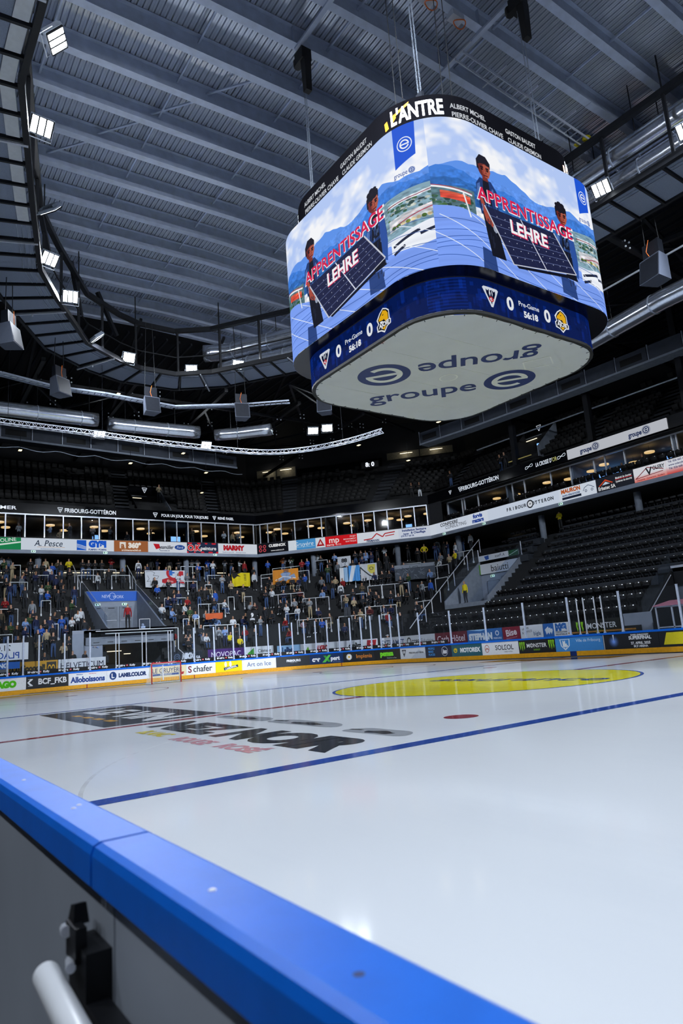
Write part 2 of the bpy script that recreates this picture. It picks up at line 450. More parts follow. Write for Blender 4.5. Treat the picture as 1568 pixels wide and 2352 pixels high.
def A_schaf(c): c.t('S', .12, .5, .56, '#7c2030', bold=.02); c.t('chafer', .56, .5, .52, '#33363c', bold=.015, fit=.7)
def A_card(c):
    c.p([(.3, .62), (.84, .40), (.86, .62), (.32, .86)], '#0f2d66'); c.t('CARDINAL', .58, .63, .17, '#f5f7fb', bold=.04, fit=.46, rot=-.21)
    for o in (.38, .56):
        c.e(.0 + o, .3, .13, .26, '#f6f6ee'); c.e(o, .16, .09, .1, '#e8e8dc')
def A_art(c): c.t('Art on Ice', .5, .5, .40, '#23508c', bold=.0, fit=.84)
def A_frib(c): c.t('FRIBOURG', .52, .45, .2, '#eef1f5', bold=.06, fit=.58); c.e(.53, .45, .085, .1, '#eef1f5', hole=.5); c.t('TOURISME ET REGION', .52, .64, .05, '#cfd4da', bold=.01, fit=.5)
def A_carx(c): c.t('car', .19, .5, .42, '#f1f4f8', bold=.06); c.t('pert', .76, .5, .36, '#f1f4f8', bold=.06); c.p([(.40, .2), (.48, .2), (.62, .82), (.54, .82)], '#3aa23c'); c.p([(.56, .16), (.64, .16), (.46, .86), (.36, .86)], '#5cc24a'); c.t('Pour votre voiture', .8, .84, .07, '#dfe6ee', bold=.0)
def A_impl(c):
    for i in range(12):
        a = i * PI / 6; c.line([(.18 + .06 * math.cos(a) / c.asp * 1.0, .5 + .06 * math.sin(a)), (.18 + .30 * math.cos(a) / c.asp, .5 + .30 * math.sin(a))], .10, '#f2f3f0')
    c.e(.18, .5, .1, .1, '#e8b020'); c.t('Implenia', .66, .48, .36, '#e58a2a', bold=.01, fit=.62)
def A_pems(c): c.t('pemsa', .46, .40, .42, '#7be32a', bold=.07, fit=.8); c.t("l'intérim en fixe", .64, .82, .13, '#e6eaee', bold=.0, fit=.62)
def A_fgt(c):
    c.p([(.4, 1), (.75, .2), (1, .6), (1, 1)], '#c4ccd8'); tri_logo(c, .15, .48, .6, '#1a2232', '#e6eaf0', None); c.t('FRIBOURG-GOTTÉRON', .64, .48, .13, '#20242c', bold=.03, fit=.64)
def A_iss(c):
    for i, s in enumerate(('PEOPLE', 'MAKE', 'PLACES')): c.t(s, .12, .22 + .26 * i, .17, '#3fa0f0', bold=.03, anchor='l')
    c.e(.74, .5, .40, .40, '#f4f6fa'); c.e(.74, .5, .36, .36, '#12203c'); c.t('iss', .74, .5, .36, '#f4f6fa', bold=.05, shear=.15)
def A_moto(c): c.e(.13, .5, .22, .2, '#e8c818', hole=.5); c.e(.15, .42, .14, .1, '#e8c818'); c.t('MOTOREX', .62, .5, .32, '#f2f6f8', bold=.07, fit=.68)
def A_sol(c):
    c.e(.14, .5, .24, .30, '#a83a22', hole=.84)
    for r in (.1, .18): c.e(.14, .62, r, r, '#a83a22', hole=.7, a0=PI, a1=2 * PI)
    c.t('SOLEOL', .62, .46, .36, '#23262c', bold=.01, fit=.66); c.r(.60, .44, .68, .48, '#f3f5f8'); c.t('ENERGY SYSTEMS', .72, .80, .07, '#44484e', bold=.0, fit=.4)
def A_mon(c): claw(c, .1, .5, .72); claw(c, .9, .46, .72); c.t('MONSTER', .5, .44, .28, '#f1f3f5', bold=.02, fit=.58); c.e(.36, .44, .02, .2, '#f1f3f5'); c.t('ENERGY', .5, .76, .11, '#7fc41c', bold=.03, fit=.34)
def A_ville(c):
    c.p([(.1, .14), (.32, .14), (.31, .62), (.21, .92), (.12, .62)], '#eef4fa'); c.p([(.12, .18), (.30, .18), (.29, .6), (.21, .86), (.14, .6)], '#3f8fd8')
    c.p([(.16, .24), (.18, .24), (.18, .3), (.2, .3), (.2, .24), (.22, .24), (.22, .44), (.25, .44), (.25, .56), (.27, .56), (.27, .68), (.16, .68)], '#eef4fa'); c.e(.21, .74, .10, .10, '#eef4fa', hole=.6)
    c.t('Ville de Fribourg', .7, .28, .2, '#f2f6fb', bold=.0, fit=.52)
def A_sup(c):
    for i in range(9): c.e(.2, .5, .40 - .04 * i, .40 - .04 * i, tuple(x * (.25 + .75 * i / 8) for x in (.45, .62, .95)))
    c.p([(.185, .05), (.215, .05), (.2, .5)], '#dfe8f6'); c.r(.005, .02, .02, 1, '#c8ccd2')
    for s, y, h, f in (('SWISS UNIHOCKEY', .14, .10, .36), ('SUPERFINAL', .32, .2, .5), ('27. APRIL 2025', .66, .15, .42), ('BCF ARENA', .86, .13, .32)): c.t(s, .68, y, h, '#f2f4f7', bold=.05, fit=f)
def A_d(c): c.p([(.1, .12), (.34, .12), (.29, .86), (.05, .86)], '#e6d81c'); c.p([(.42, .22), (.9, .22), (.98, .5), (.86, .8), (.40, .8), (.41, .66), (.78, .66), (.84, .5), (.8, .36), (.42, .36)], '#f2f4f7')
BOARD_ADS = [(8.0, 10.0, '#eef1f4', None, 'white'), (10.0, 12.93, '#eceff3', A_ago, 'white with green block letters'), (12.93, 15.33, '#24272c', A_bcf, 'charcoal with white letters and arrow mark'),
    (15.33, 17.65, '#eef1f6', A_allo, 'white with rounded navy word'), (17.65, 20.41, '#eef1f6', A_lamel, 'white with round navy mark'), (20.41, 22.96, '#ece0b8', A_gruy, 'cream with navy capitals behind the goal'),
    (22.96, 25.11, '#f0f2f5', A_schaf, 'white with grey word and maroon initial'), (25.11, 27.15, '#f0dc10', A_card, 'yellow with navy ribbon'), (27.15, 29.71, '#f2f5fa', A_art, 'white with thin blue script'),
    (29.71, 32.18, '#303338', A_frib, 'charcoal with small white capitals'), (32.18, 34.68, '#15305c', A_carx, 'navy with green cross letter'), (34.68, 37.2, '#202329', A_impl, 'black with daisy and orange word'),
    (37.2, 39.55, '#17191b', A_pems, 'black with bright green word'), (39.55, 42.12, '#dde2e9', A_fgt, 'pale with triangle emblem'), (42.12, 44.59, '#12203c', A_iss, 'navy with white ring mark'),
    (44.59, 47.2, '#1f5f6c', A_moto, 'teal with white capitals'), (47.2, 50.03, '#f3f5f8', A_sol, 'white with thin grey capitals'), (50.03, 52.56, '#14161a', A_mon, 'black with two green claw marks'),
    (52.56, 55.49, '#3f8fd8', A_ville, 'sky blue with white shield'), (55.49, 58.47, '#1d2026', A_sup, 'black with glowing ball and white lines of type'), (58.47, 62.5, '#1b1e24', A_d, 'black with yellow slanted block')]

def H_gool(c):
    for x in (.12, .87): c.r(x - .10, .12, x + .10, .92, '#2c2a20'); arch(c, x, .5, .3, '#e8b010')
    c.t('Gooooal!', .49, .52, .44, '#33301c', bold=.07, fit=.50)
def H_helv(c): c.t('HELVETICUM', .5, .52, .46, '#16243e', bold=.0, fit=.9)
def H_hkm(c): c.e(.12, .5, .32, .32, '#5a6a86', hole=.7); c.e(.12, .5, .16, .16, '#5a6a86', hole=.5); c.t('HKM', .5, .45, .5, '#d8dee8', bold=.08, fit=.44, shear=.12); c.t('SA', .86, .6, .26, '#d8dee8', bold=.06)
def H_nov(c): c.t('NOVOPAC', .5, .5, .46, '#f2ecf8', bold=.01, fit=.84)
def H_clem(c): c.p([(.08, .62), (.30, .12), (.30, .72), (.12, .86)], '#4aa83c'); c.t('Clément', .66, .42, .3, '#3a4046', bold=.01, fit=.6)
def H_lap(c): c.t('LaPati', .46, .5, .56, '#1c3e6c', bold=.07, fit=.84); c.e(.95, .7, .08, .08, '#1c3e6c')
def H_ali(c): c.p([(.13, .7), (.2, .25), (.24, .7)], '#6ab02c'); c.t('ALIGRO', .56, .48, .4, '#b8242c', bold=.07, fit=.74)
def H_dup(c): c.t('duplire', .42, .5, .5, '#1b1d20', bold=.05, fit=.62); c.p([(.74, .1), (.98, .1), (.94, .8), (.72, .8)], '#c0202c'); c.t('x', .85, .5, .5, '#fff', bold=.06)
def H_ext(c): c.t('EXTRAMET', .5, .5, .48, '#22406c', bold=.01, fit=.88)
def H_core(c): c.e(.22, .5, .3, .34, '#3c3e40', hole=.66); c.t('CORE', .68, .56, .3, '#26282b', bold=.03, fit=.52)
def H_fid(c): c.t('Fiduciaire', .48, .52, .38, '#70757c', bold=.0, fit=.84)
def H_cash(c): c.t('Cash Hôtel', .5, .52, .5, '#f4eef0', bold=.01, fit=.88)
def H_step(c): c.p([(0, 0), (.4, .14), (.6, 0)], '#9cc8ec'); c.t('STEPHAN', .38, .56, .44, '#eef5fb', bold=.08, fit=.68); c.e(.86, .38, .2, .2, '#eef5fb', hole=.6); c.t('FRIBOURG', .86, .76, .12, '#eef5fb', bold=.03)
def H_bise(c): c.t('Bise', .5, .42, .46, '#f6eef0', bold=.03, fit=.7, rot=-.12); c.t('MEUBLES & MOBILIER', .5, .82, .08, '#f0dfe2', bold=.0, rot=-.12)
def H_home(c): c.t('HOME', .24, .24, .16, '#555a60', bold=.0, rot=-.15); c.t('& OFFICE', .30, .48, .16, '#555a60', bold=.0, rot=-.15); c.t('bigla', .74, .62, .26, '#3c5a80', bold=.01)
def H_mg(c):
    c.r(0, 0, .42, 1, '#2468b8')
    for i in range(3): c.p([(.06 + .1 * i, .42), (.2 + .08 * i, .2 + .08 * i), (.26 + .06 * i, .5), (.12 + .1 * i, .78)], '#e8f0f8')
    c.t('MG', .70, .32, .42, '#2468b8', bold=.1, fit=.46); c.t('CONSTRUCTIONS', .7, .66, .1, '#4a5058', bold=.03, fit=.44); c.t('INDUSTRIELLES', .7, .82, .1, '#4a5058', bold=.03, fit=.44)
def H_mon2(c): claw(c, .14, .48, .8); c.t('MONSTER', .58, .42, .34, '#dfe3e6', bold=.02, fit=.62); c.t('ENERGY', .56, .8, .16, '#7fc41c', bold=.03, fit=.4)
HOARDINGS = [(5.2, 8.65, '#dfe3e8', None, 'plain pale'), (8.65, 12.04, '#d9a21c', H_gool, 'amber with two dark squares'), (12.04, 15.57, '#e6eaf0', H_helv, 'white with thin navy capitals'), (21.01, 23.57, '#15202e', H_hkm, 'dark slate with ring mark'),
    (24.04, 27.48, '#4a1c74', H_nov, 'purple with white capitals'), (27.53, 30.5, '#dfe4e8', H_clem, 'white with green leaf shape'), (31.02, 34.51, '#8fb8dc', H_lap, 'light blue with navy word'), (34.51, 40.08, '#e8ebf0', H_ali, 'white with red capitals'),
    (40.08, 45.65, '#e4e7ec', H_dup, 'white with black word and red square'), (46.02, 49.32, '#dfe4ea', H_ext, 'white with blue capitals'), (49.32, 51.01, '#e0e3e6', H_core, 'white with black ring'), (51.01, 52.68, '#d8dce2', H_fid, 'white with thin grey word'),
    (52.68, 56.02, '#6a1426', H_cash, 'burgundy with thin white words'), (56.02, 59.3, '#2a6cb4', H_step, 'blue with bold white capitals'), (59.3, 60.82, '#8a1830', H_bise, 'wine red with slanted word'), (60.82, 62.66, '#e4e7ec', H_home, 'white with slanted grey words'),
    (62.66, 64.61, '#eef1f5', H_mg, 'white and blue with white bars'), (64.89, 68.3, '#12150f', H_mon2, 'black with green claw mark')]

def R_ol(c): c.p([(0, .75), (1, .3), (1, .42), (0, .9)], '#e8f2ec'); c.t('OLINE', .66, .2, .3, '#f2f8f4', bold=.01, rot=-.12)
def R_pes(c): c.t('A. Pesce', .48, .42, .5, '#16243c', bold=.0, fit=.5, shear=.2); c.r(.28, .74, .78, .76, '#c88a4a'); c.t('Architecture & Rénovation', .52, .9, .1, '#5a78a8', bold=.0, fit=.4)
def R_gys(c):
    c.r(.0, .06, .25, .96, '#1f5fd0')
    for i in range(3): c.line([(.0, .42 + .12 * i), (.1, .5 + .12 * i), (.25, .66 + .1 * i)], .05, '#eaf1fb')
    c.t('GYSI', .55, .38, .5, '#1f5fd8', bold=.09, fit=.5); c.t('PUMPEN / POMPES', .55, .88, .13, '#2a4a8c', bold=.03, fit=.52)
def R_360(c): c.r(.16, .12, .34, .7, '#f4ece4'); c.t('a', .25, .42, .5, '#a8663c', bold=.04); c.t('360°', .6, .42, .42, '#f8f2ea', bold=.08, fit=.44); c.t('architecture360.ch', .5, .86, .16, '#f8f2ea', bold=.03, fit=.66)
def R_wys(c): c.p([(.13, .2), (.28, .22), (.3, .6), (.2, .72)], '#c8202c'); c.t('yssmüller', .46, .5, .32, '#1a2030', bold=.02, fit=.36, shear=.15); c.t('Automobiles SA', .42, .84, .1, '#2a3c60', bold=.01); c.e(.81, .5, .52, .24, '#2a50a0'); c.t('Ford', .81, .5, .22, '#eef2f8', bold=.0, shear=.25)
def R_ok(c):
    for i in range(14): c.e((i * .37 + .02) % 1.0, (.05 if i % 2 else .93) , .1 + .05 * (i % 3), .09, '#d82a3c')
    c.t('O.K.', .24, .5, .5, '#f2f4f8', bold=.1); c.t('O.K.', .24, .5, .5, '#d8222c', bold=.05); c.t('peinture', .68, .52, .34, '#f2f4f8', bold=.03, fit=.5, shear=.1)
def R_mar(c): c.t('MARMY', .40, .42, .44, '#b8202c', bold=.08, fit=.6); c.t('Viande en gros SA  -  Estavayer-le-Lac', .40, .86, .12, '#5a6a8c', bold=.0, fit=.6)
def R_cui(c):
    for dx in (0, 1):
        for dy in (0, 1): c.e(.11 + .13 * dx, .3 + .38 * dy, .17, .17, '#c84a54', hole=.5)
    c.t('CUISINOX', .65, .28, .26, '#f2f4f7', bold=.06, fit=.6); c.t('www.cuisinox.ch', .65, .78, .14, '#f2f4f7', bold=.03, fit=.58)
def R_gru(c): c.r(0, 0, .30, 1, '#dfeaf5'); c.t('Gruyère', .56, .45, .42, '#eaf4fc', bold=.0, fit=.7, shear=.2); c.r(.06, .74, .96, .77, '#d8ecf8')
def R_tri(c): c.p([(.5, .1), (.92, .86), (.08, .86)], '#a82028'); c.p([(.5, .34), (.68, .7), (.32, .7)], '#e8c8c8')
def R_mp(c): c.t('mp', .28, .38, .58, '#f8ecec', bold=.02, fit=.34); c.t('marmy', .16, .84, .2, '#f8ecec', bold=.02, fit=.24); c.t('pme', .42, .84, .2, '#f8d0d0', bold=.0); [c.t(s, .97, .2 + .24 * i, .13, '#f8ecec', bold=.02, anchor='r') for i, s in enumerate(('PROJET', 'MANAGEMENT', 'ELECTRIQUE'))]
def R_fir(c): c.line([(.16, .74), (.36, .68), (.48, .22), (.62, .6), (.68, .3), (.92, .22)], .1, '#b8242c'); c.line([(.68, .56), (.9, .48)], .08, '#b8242c'); c.t('FIRMANN', .38, .88, .2, '#2a3860', bold=.03, fit=.38)
def R_ins(c): c.t('Installation Sanitaire', .5, .22, .2, '#283a78', bold=.03, fit=.76); c.t('& Chauffage', .62, .5, .2, '#283a78', bold=.03); c.t('Aguiar', .24, .56, .15, '#283a78', bold=.03); c.t('079 917 60 36', .28, .78, .15, '#283a78', bold=.02)
def R_con(c): c.t('CONFIDERE', .42, .28, .3, '#2b2d33', bold=.02, fit=.7); c.t('CONSULTING', .62, .62, .3, '#4a4e56', bold=.0, fit=.72)
def R_for(c): c.t('forvis', .5, .28, .34, '#1f3f98', bold=.05, fit=.74); c.t('mazars', .5, .68, .34, '#1f3f98', bold=.05, fit=.9)
def R_fg(c):
    for i, ch in enumerate('FRIBOUR'): c.t(ch, .30 + .042 * i, .5, .26, '#20242c', bold=.03)
    for i, ch in enumerate('OTTERON'): c.t(ch, .66 + .042 * i, .5, .26, '#20242c', bold=.03)
    c.e(.62, .5, .34, .34, '#20242c'); c.e(.62, .5, .24, .24, '#e6ebf4', hole=.55); c.t('G', .62, .5, .24, '#e6ebf4', bold=.05)
def R_mau(c): c.t('MAURON', .33, .24, .30, '#c05a20', bold=.05, fit=.52); c.t('auto-électricité', .33, .56, .18, '#38507c', bold=.02, fit=.52); c.r(.08, .72, .60, .90, '#1c2438'); c.line([(.66, .6), (.7, .36), (.8, .22), (.88, .34), (.95, .5)], .04, '#3c4a64'); [c.e(x, .62, .1, .1, '#3c4a64', hole=.6) for x in (.73, .89)]
def R_erb(c): c.p([(.06, .6), (.26, .16), (.46, .5), (.43, .54), (.26, .28), (.1, .6)], '#e0502c'); c.p([(.16, .56), (.26, .34), (.38, .54)], '#cfe2f4'); c.t('Erbatec SA', .28, .78, .26, '#f2f4f7', bold=.03, fit=.46); c.t('Matériel de chantier', .74, .28, .15, '#f2f4f7', bold=.03, fit=.42); c.t('Systèmes de sécurité', .74, .54, .15, '#f2f4f7', bold=.03, fit=.42); c.r(.52, .38, .96, .42, '#d8202c')
def R_vol(c):
    for i in range(16): c.r(0, .5 + i / 32, 1, .5 + (i + 1) / 32 + .01, tuple(np.array(hx('#e8eaf2')) * (1 - i / 18) + np.array(hx('#e86a5c')) * i / 18))
    c.line([(.04, .78), (.44, .12), (.92, .5)], .05, '#7c1820'); c.line([(.04, .76), (.9, .62)], .04, '#7c1820'); c.t('V', .48, .42, .52, '#22242a', bold=.02); c.t('OLERY', .78, .28, .26, '#22242a', bold=.02, fit=.36); c.t('Charpente - Couverture - Escaliers', .5, .88, .1, '#7c1820', bold=.01, fit=.86)
def R_tel(c):
    for i in range(16): c.r(0, .5 + i / 32, 1, .5 + (i + 1) / 32 + .01, tuple(np.array(hx('#e8eaf2')) * (1 - i / 18) + np.array(hx('#d83a34')) * i / 18))
    for i, s in enumerate(('Tél. 026 665 15 57', 'www.voleryfreres.ch', 'Tél. 026 668 26 61')): c.t(s, .06, .14 + .24 * i, .13, '#2a2e5c', bold=.01, anchor='l', fit=.8)
RIBBON_ADS = [(3.0, 7.05, '#dfe6f0', None), (7.05, 9.7, '#1f8a54', R_ol), (9.7, 13.84, '#dce6f4', R_pes), (13.84, 16.82, '#e6edf7', R_gys), (16.82, 19.71, '#a8663c', R_360), (19.71, 23.22, '#e2e9f4', R_wys), (23.22, 26.22, '#26304c', R_ok), (26.22, 30.2, '#e2e9f4', R_mar),
    (30.2, 33.29, '#12151c', R_cui), (33.29, 35.95, '#4a9ad8', R_gru), (35.95, 36.87, '#e0e8f2', R_tri), (36.87, 39.89, '#d81c24', R_mp), (39.89, 43.72, '#e2e9f4', R_fir), (43.72, 46.6, '#d8e0f0', R_ins), (46.6, 47.37, '#dfe8f6', None),
    (47.37, 51.28, '#dce6f6', R_con), (51.28, 53.51, '#e0eaf8', R_for), (53.51, 60.54, '#d8e4f6', R_fg), (60.54, 63.67, '#dfe9f7', R_mau), (63.67, 66.54, '#22252e', R_erb), (66.54, 68.79, '#e8eaf2', R_vol), (68.79, 71.5, '#e8eaf2', R_tel), (71.5, 76, '#dfe6f0', None)]
def paint(fn, asp, bg, h=96):
    c = Canvas(asp, h, bg)
    if fn: fn(c)
    return c

# ================================================================ THE ICE
def ice_mat():
    m = bpy.data.materials.new('ice'); m.use_nodes = True
    nt = m.node_tree; n = nt.nodes; b = n['Principled BSDF']; L = nt.links.new
    tc = n.new('ShaderNodeTexCoord')
    a = n.new('ShaderNodeTexNoise'); a.inputs['Scale'].default_value = .35; a.inputs['Detail'].default_value = 3
    mp = n.new('ShaderNodeMapping'); mp.inputs['Scale'].default_value = (.25, 3.0, 1); mp.inputs['Rotation'].default_value = (0, 0, .12)
    s = n.new('ShaderNodeTexNoise'); s.inputs['Scale'].default_value = 1.6; s.inputs['Detail'].default_value = 6; s.inputs['Roughness'].default_value = .7
    L(tc.outputs['Object'], a.inputs['Vector']); L(tc.outputs['Object'], mp.inputs['Vector']); L(mp.outputs['Vector'], s.inputs['Vector'])
    mx = n.new('ShaderNodeMath'); mx.operation = 'ADD'; L(a.outputs['Fac'], mx.inputs[0]); sm = n.new('ShaderNodeMath'); sm.operation = 'MULTIPLY_ADD'; sm.inputs[1].default_value = .35; sm.inputs[2].default_value = .32; L(s.outputs['Fac'], sm.inputs[0]); L(sm.outputs[0], mx.inputs[1])
    rp = n.new('ShaderNodeValToRGB'); rp.color_ramp.elements[0].position = .75; rp.color_ramp.elements[1].position = 1.25
    rp.color_ramp.elements[0].color = (.68, .727, .79, 1); rp.color_ramp.elements[1].color = (.71, .755, .812, 1)
    L(mx.outputs[0], rp.inputs['Fac']); L(rp.outputs['Color'], b.inputs['Base Color'])
    rr = n.new('ShaderNodeMapRange'); rr.inputs['From Min'].default_value = .3; rr.inputs['From Max'].default_value = .7; rr.inputs['To Min'].default_value = .085; rr.inputs['To Max'].default_value = .10
    L(s.outputs['Fac'], rr.inputs['Value']); L(rr.outputs['Result'], b.inputs['Roughness'])
    bp = n.new('ShaderNodeBump'); bp.inputs['Strength'].default_value = .006; bp.inputs['Distance'].default_value = .01
    L(s.outputs['Fac'], bp.inputs['Height']); L(bp.outputs['Normal'], b.inputs['Normal'])
    b.inputs['IOR'].default_value = 1.31; b.inputs['Specular IOR Level'].default_value = .5
    return m
def scuffed(m, rough=.10, top=.52):
    """ice: matt white body under a scuffed sheen whose grazing reflection stays partial"""
    nt = m.node_tree; n = nt.nodes; b = n['Principled BSDF']; L = nt.links.new
    d = n.new('ShaderNodeBsdfDiffuse'); g = n.new('ShaderNodeBsdfGlossy'); g.inputs['Roughness'].default_value = rough
    f = n.new('ShaderNodeFresnel'); f.inputs['IOR'].default_value = 1.31
    k = n.new('ShaderNodeMath'); k.operation = 'MINIMUM'; k.inputs[1].default_value = top; mx = n.new('ShaderNodeMixShader')
    c = b.inputs['Base Color']
    if c.is_linked: L(c.links[0].from_socket, d.inputs['Color'])
    else: d.inputs['Color'].default_value = c.default_value
    if b.inputs['Roughness'].is_linked: L(b.inputs['Roughness'].links[0].from_socket, g.inputs['Roughness'])
    L(f.outputs[0], k.inputs[0]); L(k.outputs[0], mx.inputs['Fac']); L(d.outputs[0], mx.inputs[1]); L(g.outputs[0], mx.inputs[2]); L(mx.outputs[0], n['Material Output'].inputs['Surface']); n.remove(b)
    return m
def under_ice(name, col): return scuffed(mat(name, col, .09, 0, .10, 3.0, 0))
M['ice'] = scuffed(ice_mat())
M['ice_blue'] = under_ice('ice_blue_line', '#26499c'); M['ice_red'] = under_ice('ice_red_line', '#8a2e38'); M['ice_yellow'] = under_ice('ice_yellow_disc', '#dcd400')
M['ice_ink'] = under_ice('ice_dark_print', '#2e3238'); M['ice_grey'] = under_ice('ice_grey_print', '#9aa0a8'); M['ice_white'] = under_ice('ice_white_print', '#e2e7ee')
M['ice_orange'] = under_ice('ice_orange_print', '#c8983c'); M['ice_pink'] = under_ice('ice_pink_print', '#cf98a4'); M['ice_navy'] = under_ice('ice_navy_print', '#2c3f74'); M['ice_yellow2'] = under_ice('ice_pale_yellow_print', '#dccc4a')

rink = struct('floor', 'white ice of the hockey rink with painted lines and adverts')
def rink_outline(o=0.0):
    P = []
    for cx, cy, a0 in ((-21.5, RC, PI), (21.5, RC, 1.5 * PI), (21.5, W - RC, 0), (-21.5, W - RC, .5 * PI)):
        for i in range(17):
            a = a0 + PI / 2 * i / 16; P.append((cx + (RC + o) * math.cos(a), cy + (RC + o) * math.sin(a)))
    return P
mb = MB(); mb.face([(x, y, 0) for x, y in rink_outline(.05)]); obj('ice', mb, M['ice'], rink)
mb = MB(); mb.box(-36, -14, -.35, 34, 45, -.12); obj('slab', mb, M['dark_wall'], rink)
ZP = [.0015]
def mark(name, mb, m):
    return obj(name, mb, m, rink)
def band(x, w, y0=0, y1=W, name='line', m=None, z=.002):
    b = MB(); b.face([(x - w / 2, y0, z), (x + w / 2, y0, z), (x + w / 2, y1, z), (x - w / 2, y1, z)]); return mark(name, b, m)
band(7.87, .30, name='blue_line', m=M['ice_blue']); band(-7.87, .30, name='blue_line', m=M['ice_blue'])
band(0, .30, name='centre_line', m=M['ice_red']); band(-26, .06, 1.3, W - 1.3, name='goal_line', m=M['ice_red'])
def ring(name, cx, cy, r0, r1, m, z=.002, n=72):
    b = MB()
    b.strip([[(cx + r * math.cos(2 * PI * i / n), cy + r * math.sin(2 * PI * i / n), z) for i in range(n + 1)] for r in (r1, r0)])
    return mark(name, b, m)
def spot(name, cx, cy, r, m, z=.002):
    b = MB(); b.disc((cx, cy, z), r, 40); return mark(name, b, m)
spot('centre_disc', 0, 15.2, 4.46, M['ice_yellow'], .003); ring('centre_ring', 0, 15.2, 4.44, 4.53, M['ice_blue'], .004)
for x in (6.2, -6.2):
    for y in (8.2, 22.2): spot('faceoff_spot', x, y, .30, M['ice_red'])
for y in (8.2, 22.2):
    ring('faceoff_circle', -20, y, 4.46, 4.52, M['ice_red']); spot('faceoff_spot', -20, y, .30, M['ice_red'])
def flat(ox, oy, ax, ay, bx, by, z): return lambda a, b: (ox + a * ax + b * bx, oy + a * ay + b * by, z)
def ice_text(s, fn, h, m, name='ice_lettering', **k): return obj(name, text_mesh(name, s, fn, h, **k), m, rink)
ice_text('assurance', flat(.65, 15.9, 1, 0, 0, 1, .005), 1.0, M['ice_navy'], fit=6.6, bold=.02)
# dark advert block and the long black wording beside the centre line
b = MB(); b.face([(-7.3, 4.2, .002), (-.42, 4.1, .002), (-.42, 6.86, .002), (-7.35, 6.95, .002)]); mark('ice_advert', b, M['ice_ink'])
ice_text('LE VIN', flat(-3.5, 5.72, 1, 0, 0, 1, .004), 1.0, M['ice_white'], fit=5.4, bold=.05)
for i in range(4):
    b = MB(); x = -5.3 + i * .98; b.hexa([(x, 4.62, .003), (x + .62, 4.62, .003), (x + .62, 4.82, .003), (x, 4.82, .003)], [(x, 4.62, .004), (x + .62, 4.62, .004), (x + .62, 4.82, .004), (x, 4.82, .004)]); mark('ice_dash', b, M['ice_orange'])
ice_text('NEZ NOIR', flat(4.0, 5.15, 1, 0, 0, 1, .003), .85, M['ice_ink'], fit=6.7, bold=.07)
ice_text('BLANC', flat(2.2, 4.28, 1, 0, 0, 1, .003), .30, M['ice_yellow2'], fit=1.3, bold=.05)
ice_text('ROUGE', flat(4.1, 4.22, 1, 0, 0, 1, .003), .30, M['ice_pink'], fit=1.35, bold=.05)
ice_text('ROSÉ', flat(5.75, 4.24, 1, 0, 0, 1, .003), .30, M['ice_pink'], fit=1.2, bold=.05)
for cx, cy, l in ((1.5, 6.5, 1.1), (3.9, 6.5, 1.15), (6.35, 6.3, .75)):
    b = MB(); b.face([(cx + l * math.cos(a) * (1 - .25 * math.sin(a)), cy + .28 * math.sin(a) + .05 * math.sin(3 * a), .0025) for a in [2 * PI * i / 24 for i in range(24)]]); mark('ice_smudge', b, M['ice_grey'])
    b = MB(); b.face([(cx + l * .1 + l * .45 * math.cos(a), cy - .05 + .12 * math.sin(a) + .03 * math.cos(4 * a), .0035) for a in [2 * PI * i / 20 for i in range(20)]]); mark('ice_smudge', b, M['ice_ink'])
    b = MB(); b.beam((cx - l, cy, .003), (cx - l * .6, cy + .02, .003), .07, .001); mark('ice_smudge', b, M['ice_ink'])
# advert stripes lying on the ice before the far boards
def ice_arc_ad(s0, s1, o0, o1, m, z=.002):
    b = MB(); n = 14; b.strip([[bpath(s0 + (s1 - s0) * i / n, o)[:2] + (z,) for i in range(n + 1)] for o in (o0, o1)]); mark('ice_advert', b, m)
ice_arc_ad(9.0, 21.5, -3.6, -1.9, M['ice_yellow2']); ice_arc_ad(9.5, 21, -3.0, -2.5, M['ice_navy'], .003)
ice_arc_ad(50, 58, -3.4, -1.2, M['ice_ink']); ice_arc_ad(52, 55.5, -2.6, -2.0, M['ice_navy'], .003); ice_arc_ad(50.6, 52.4, -2.6, -2.3, M['ice_yellow2'], .003)
ring('ice_ring', -16.5, 24.0, 3.2, 3.32, M['ice_grey'])
# worn skate tracks swept over the ice
for cx, cy, r, a0, a1 in ((9.2, 8.4, 7.0, 2.55, 4.75), (3.6, 7.5, 5.2, 1.9, 3.1)):
    b = MB(); b.strip([[(cx + rr * math.cos(a0 + (a1 - a0) * i / 40), cy + rr * math.sin(a0 + (a1 - a0) * i / 40), .001) for i in range(41)] for rr in (r, r + .05)]); mark('skate_track', b, M['ice_white'])

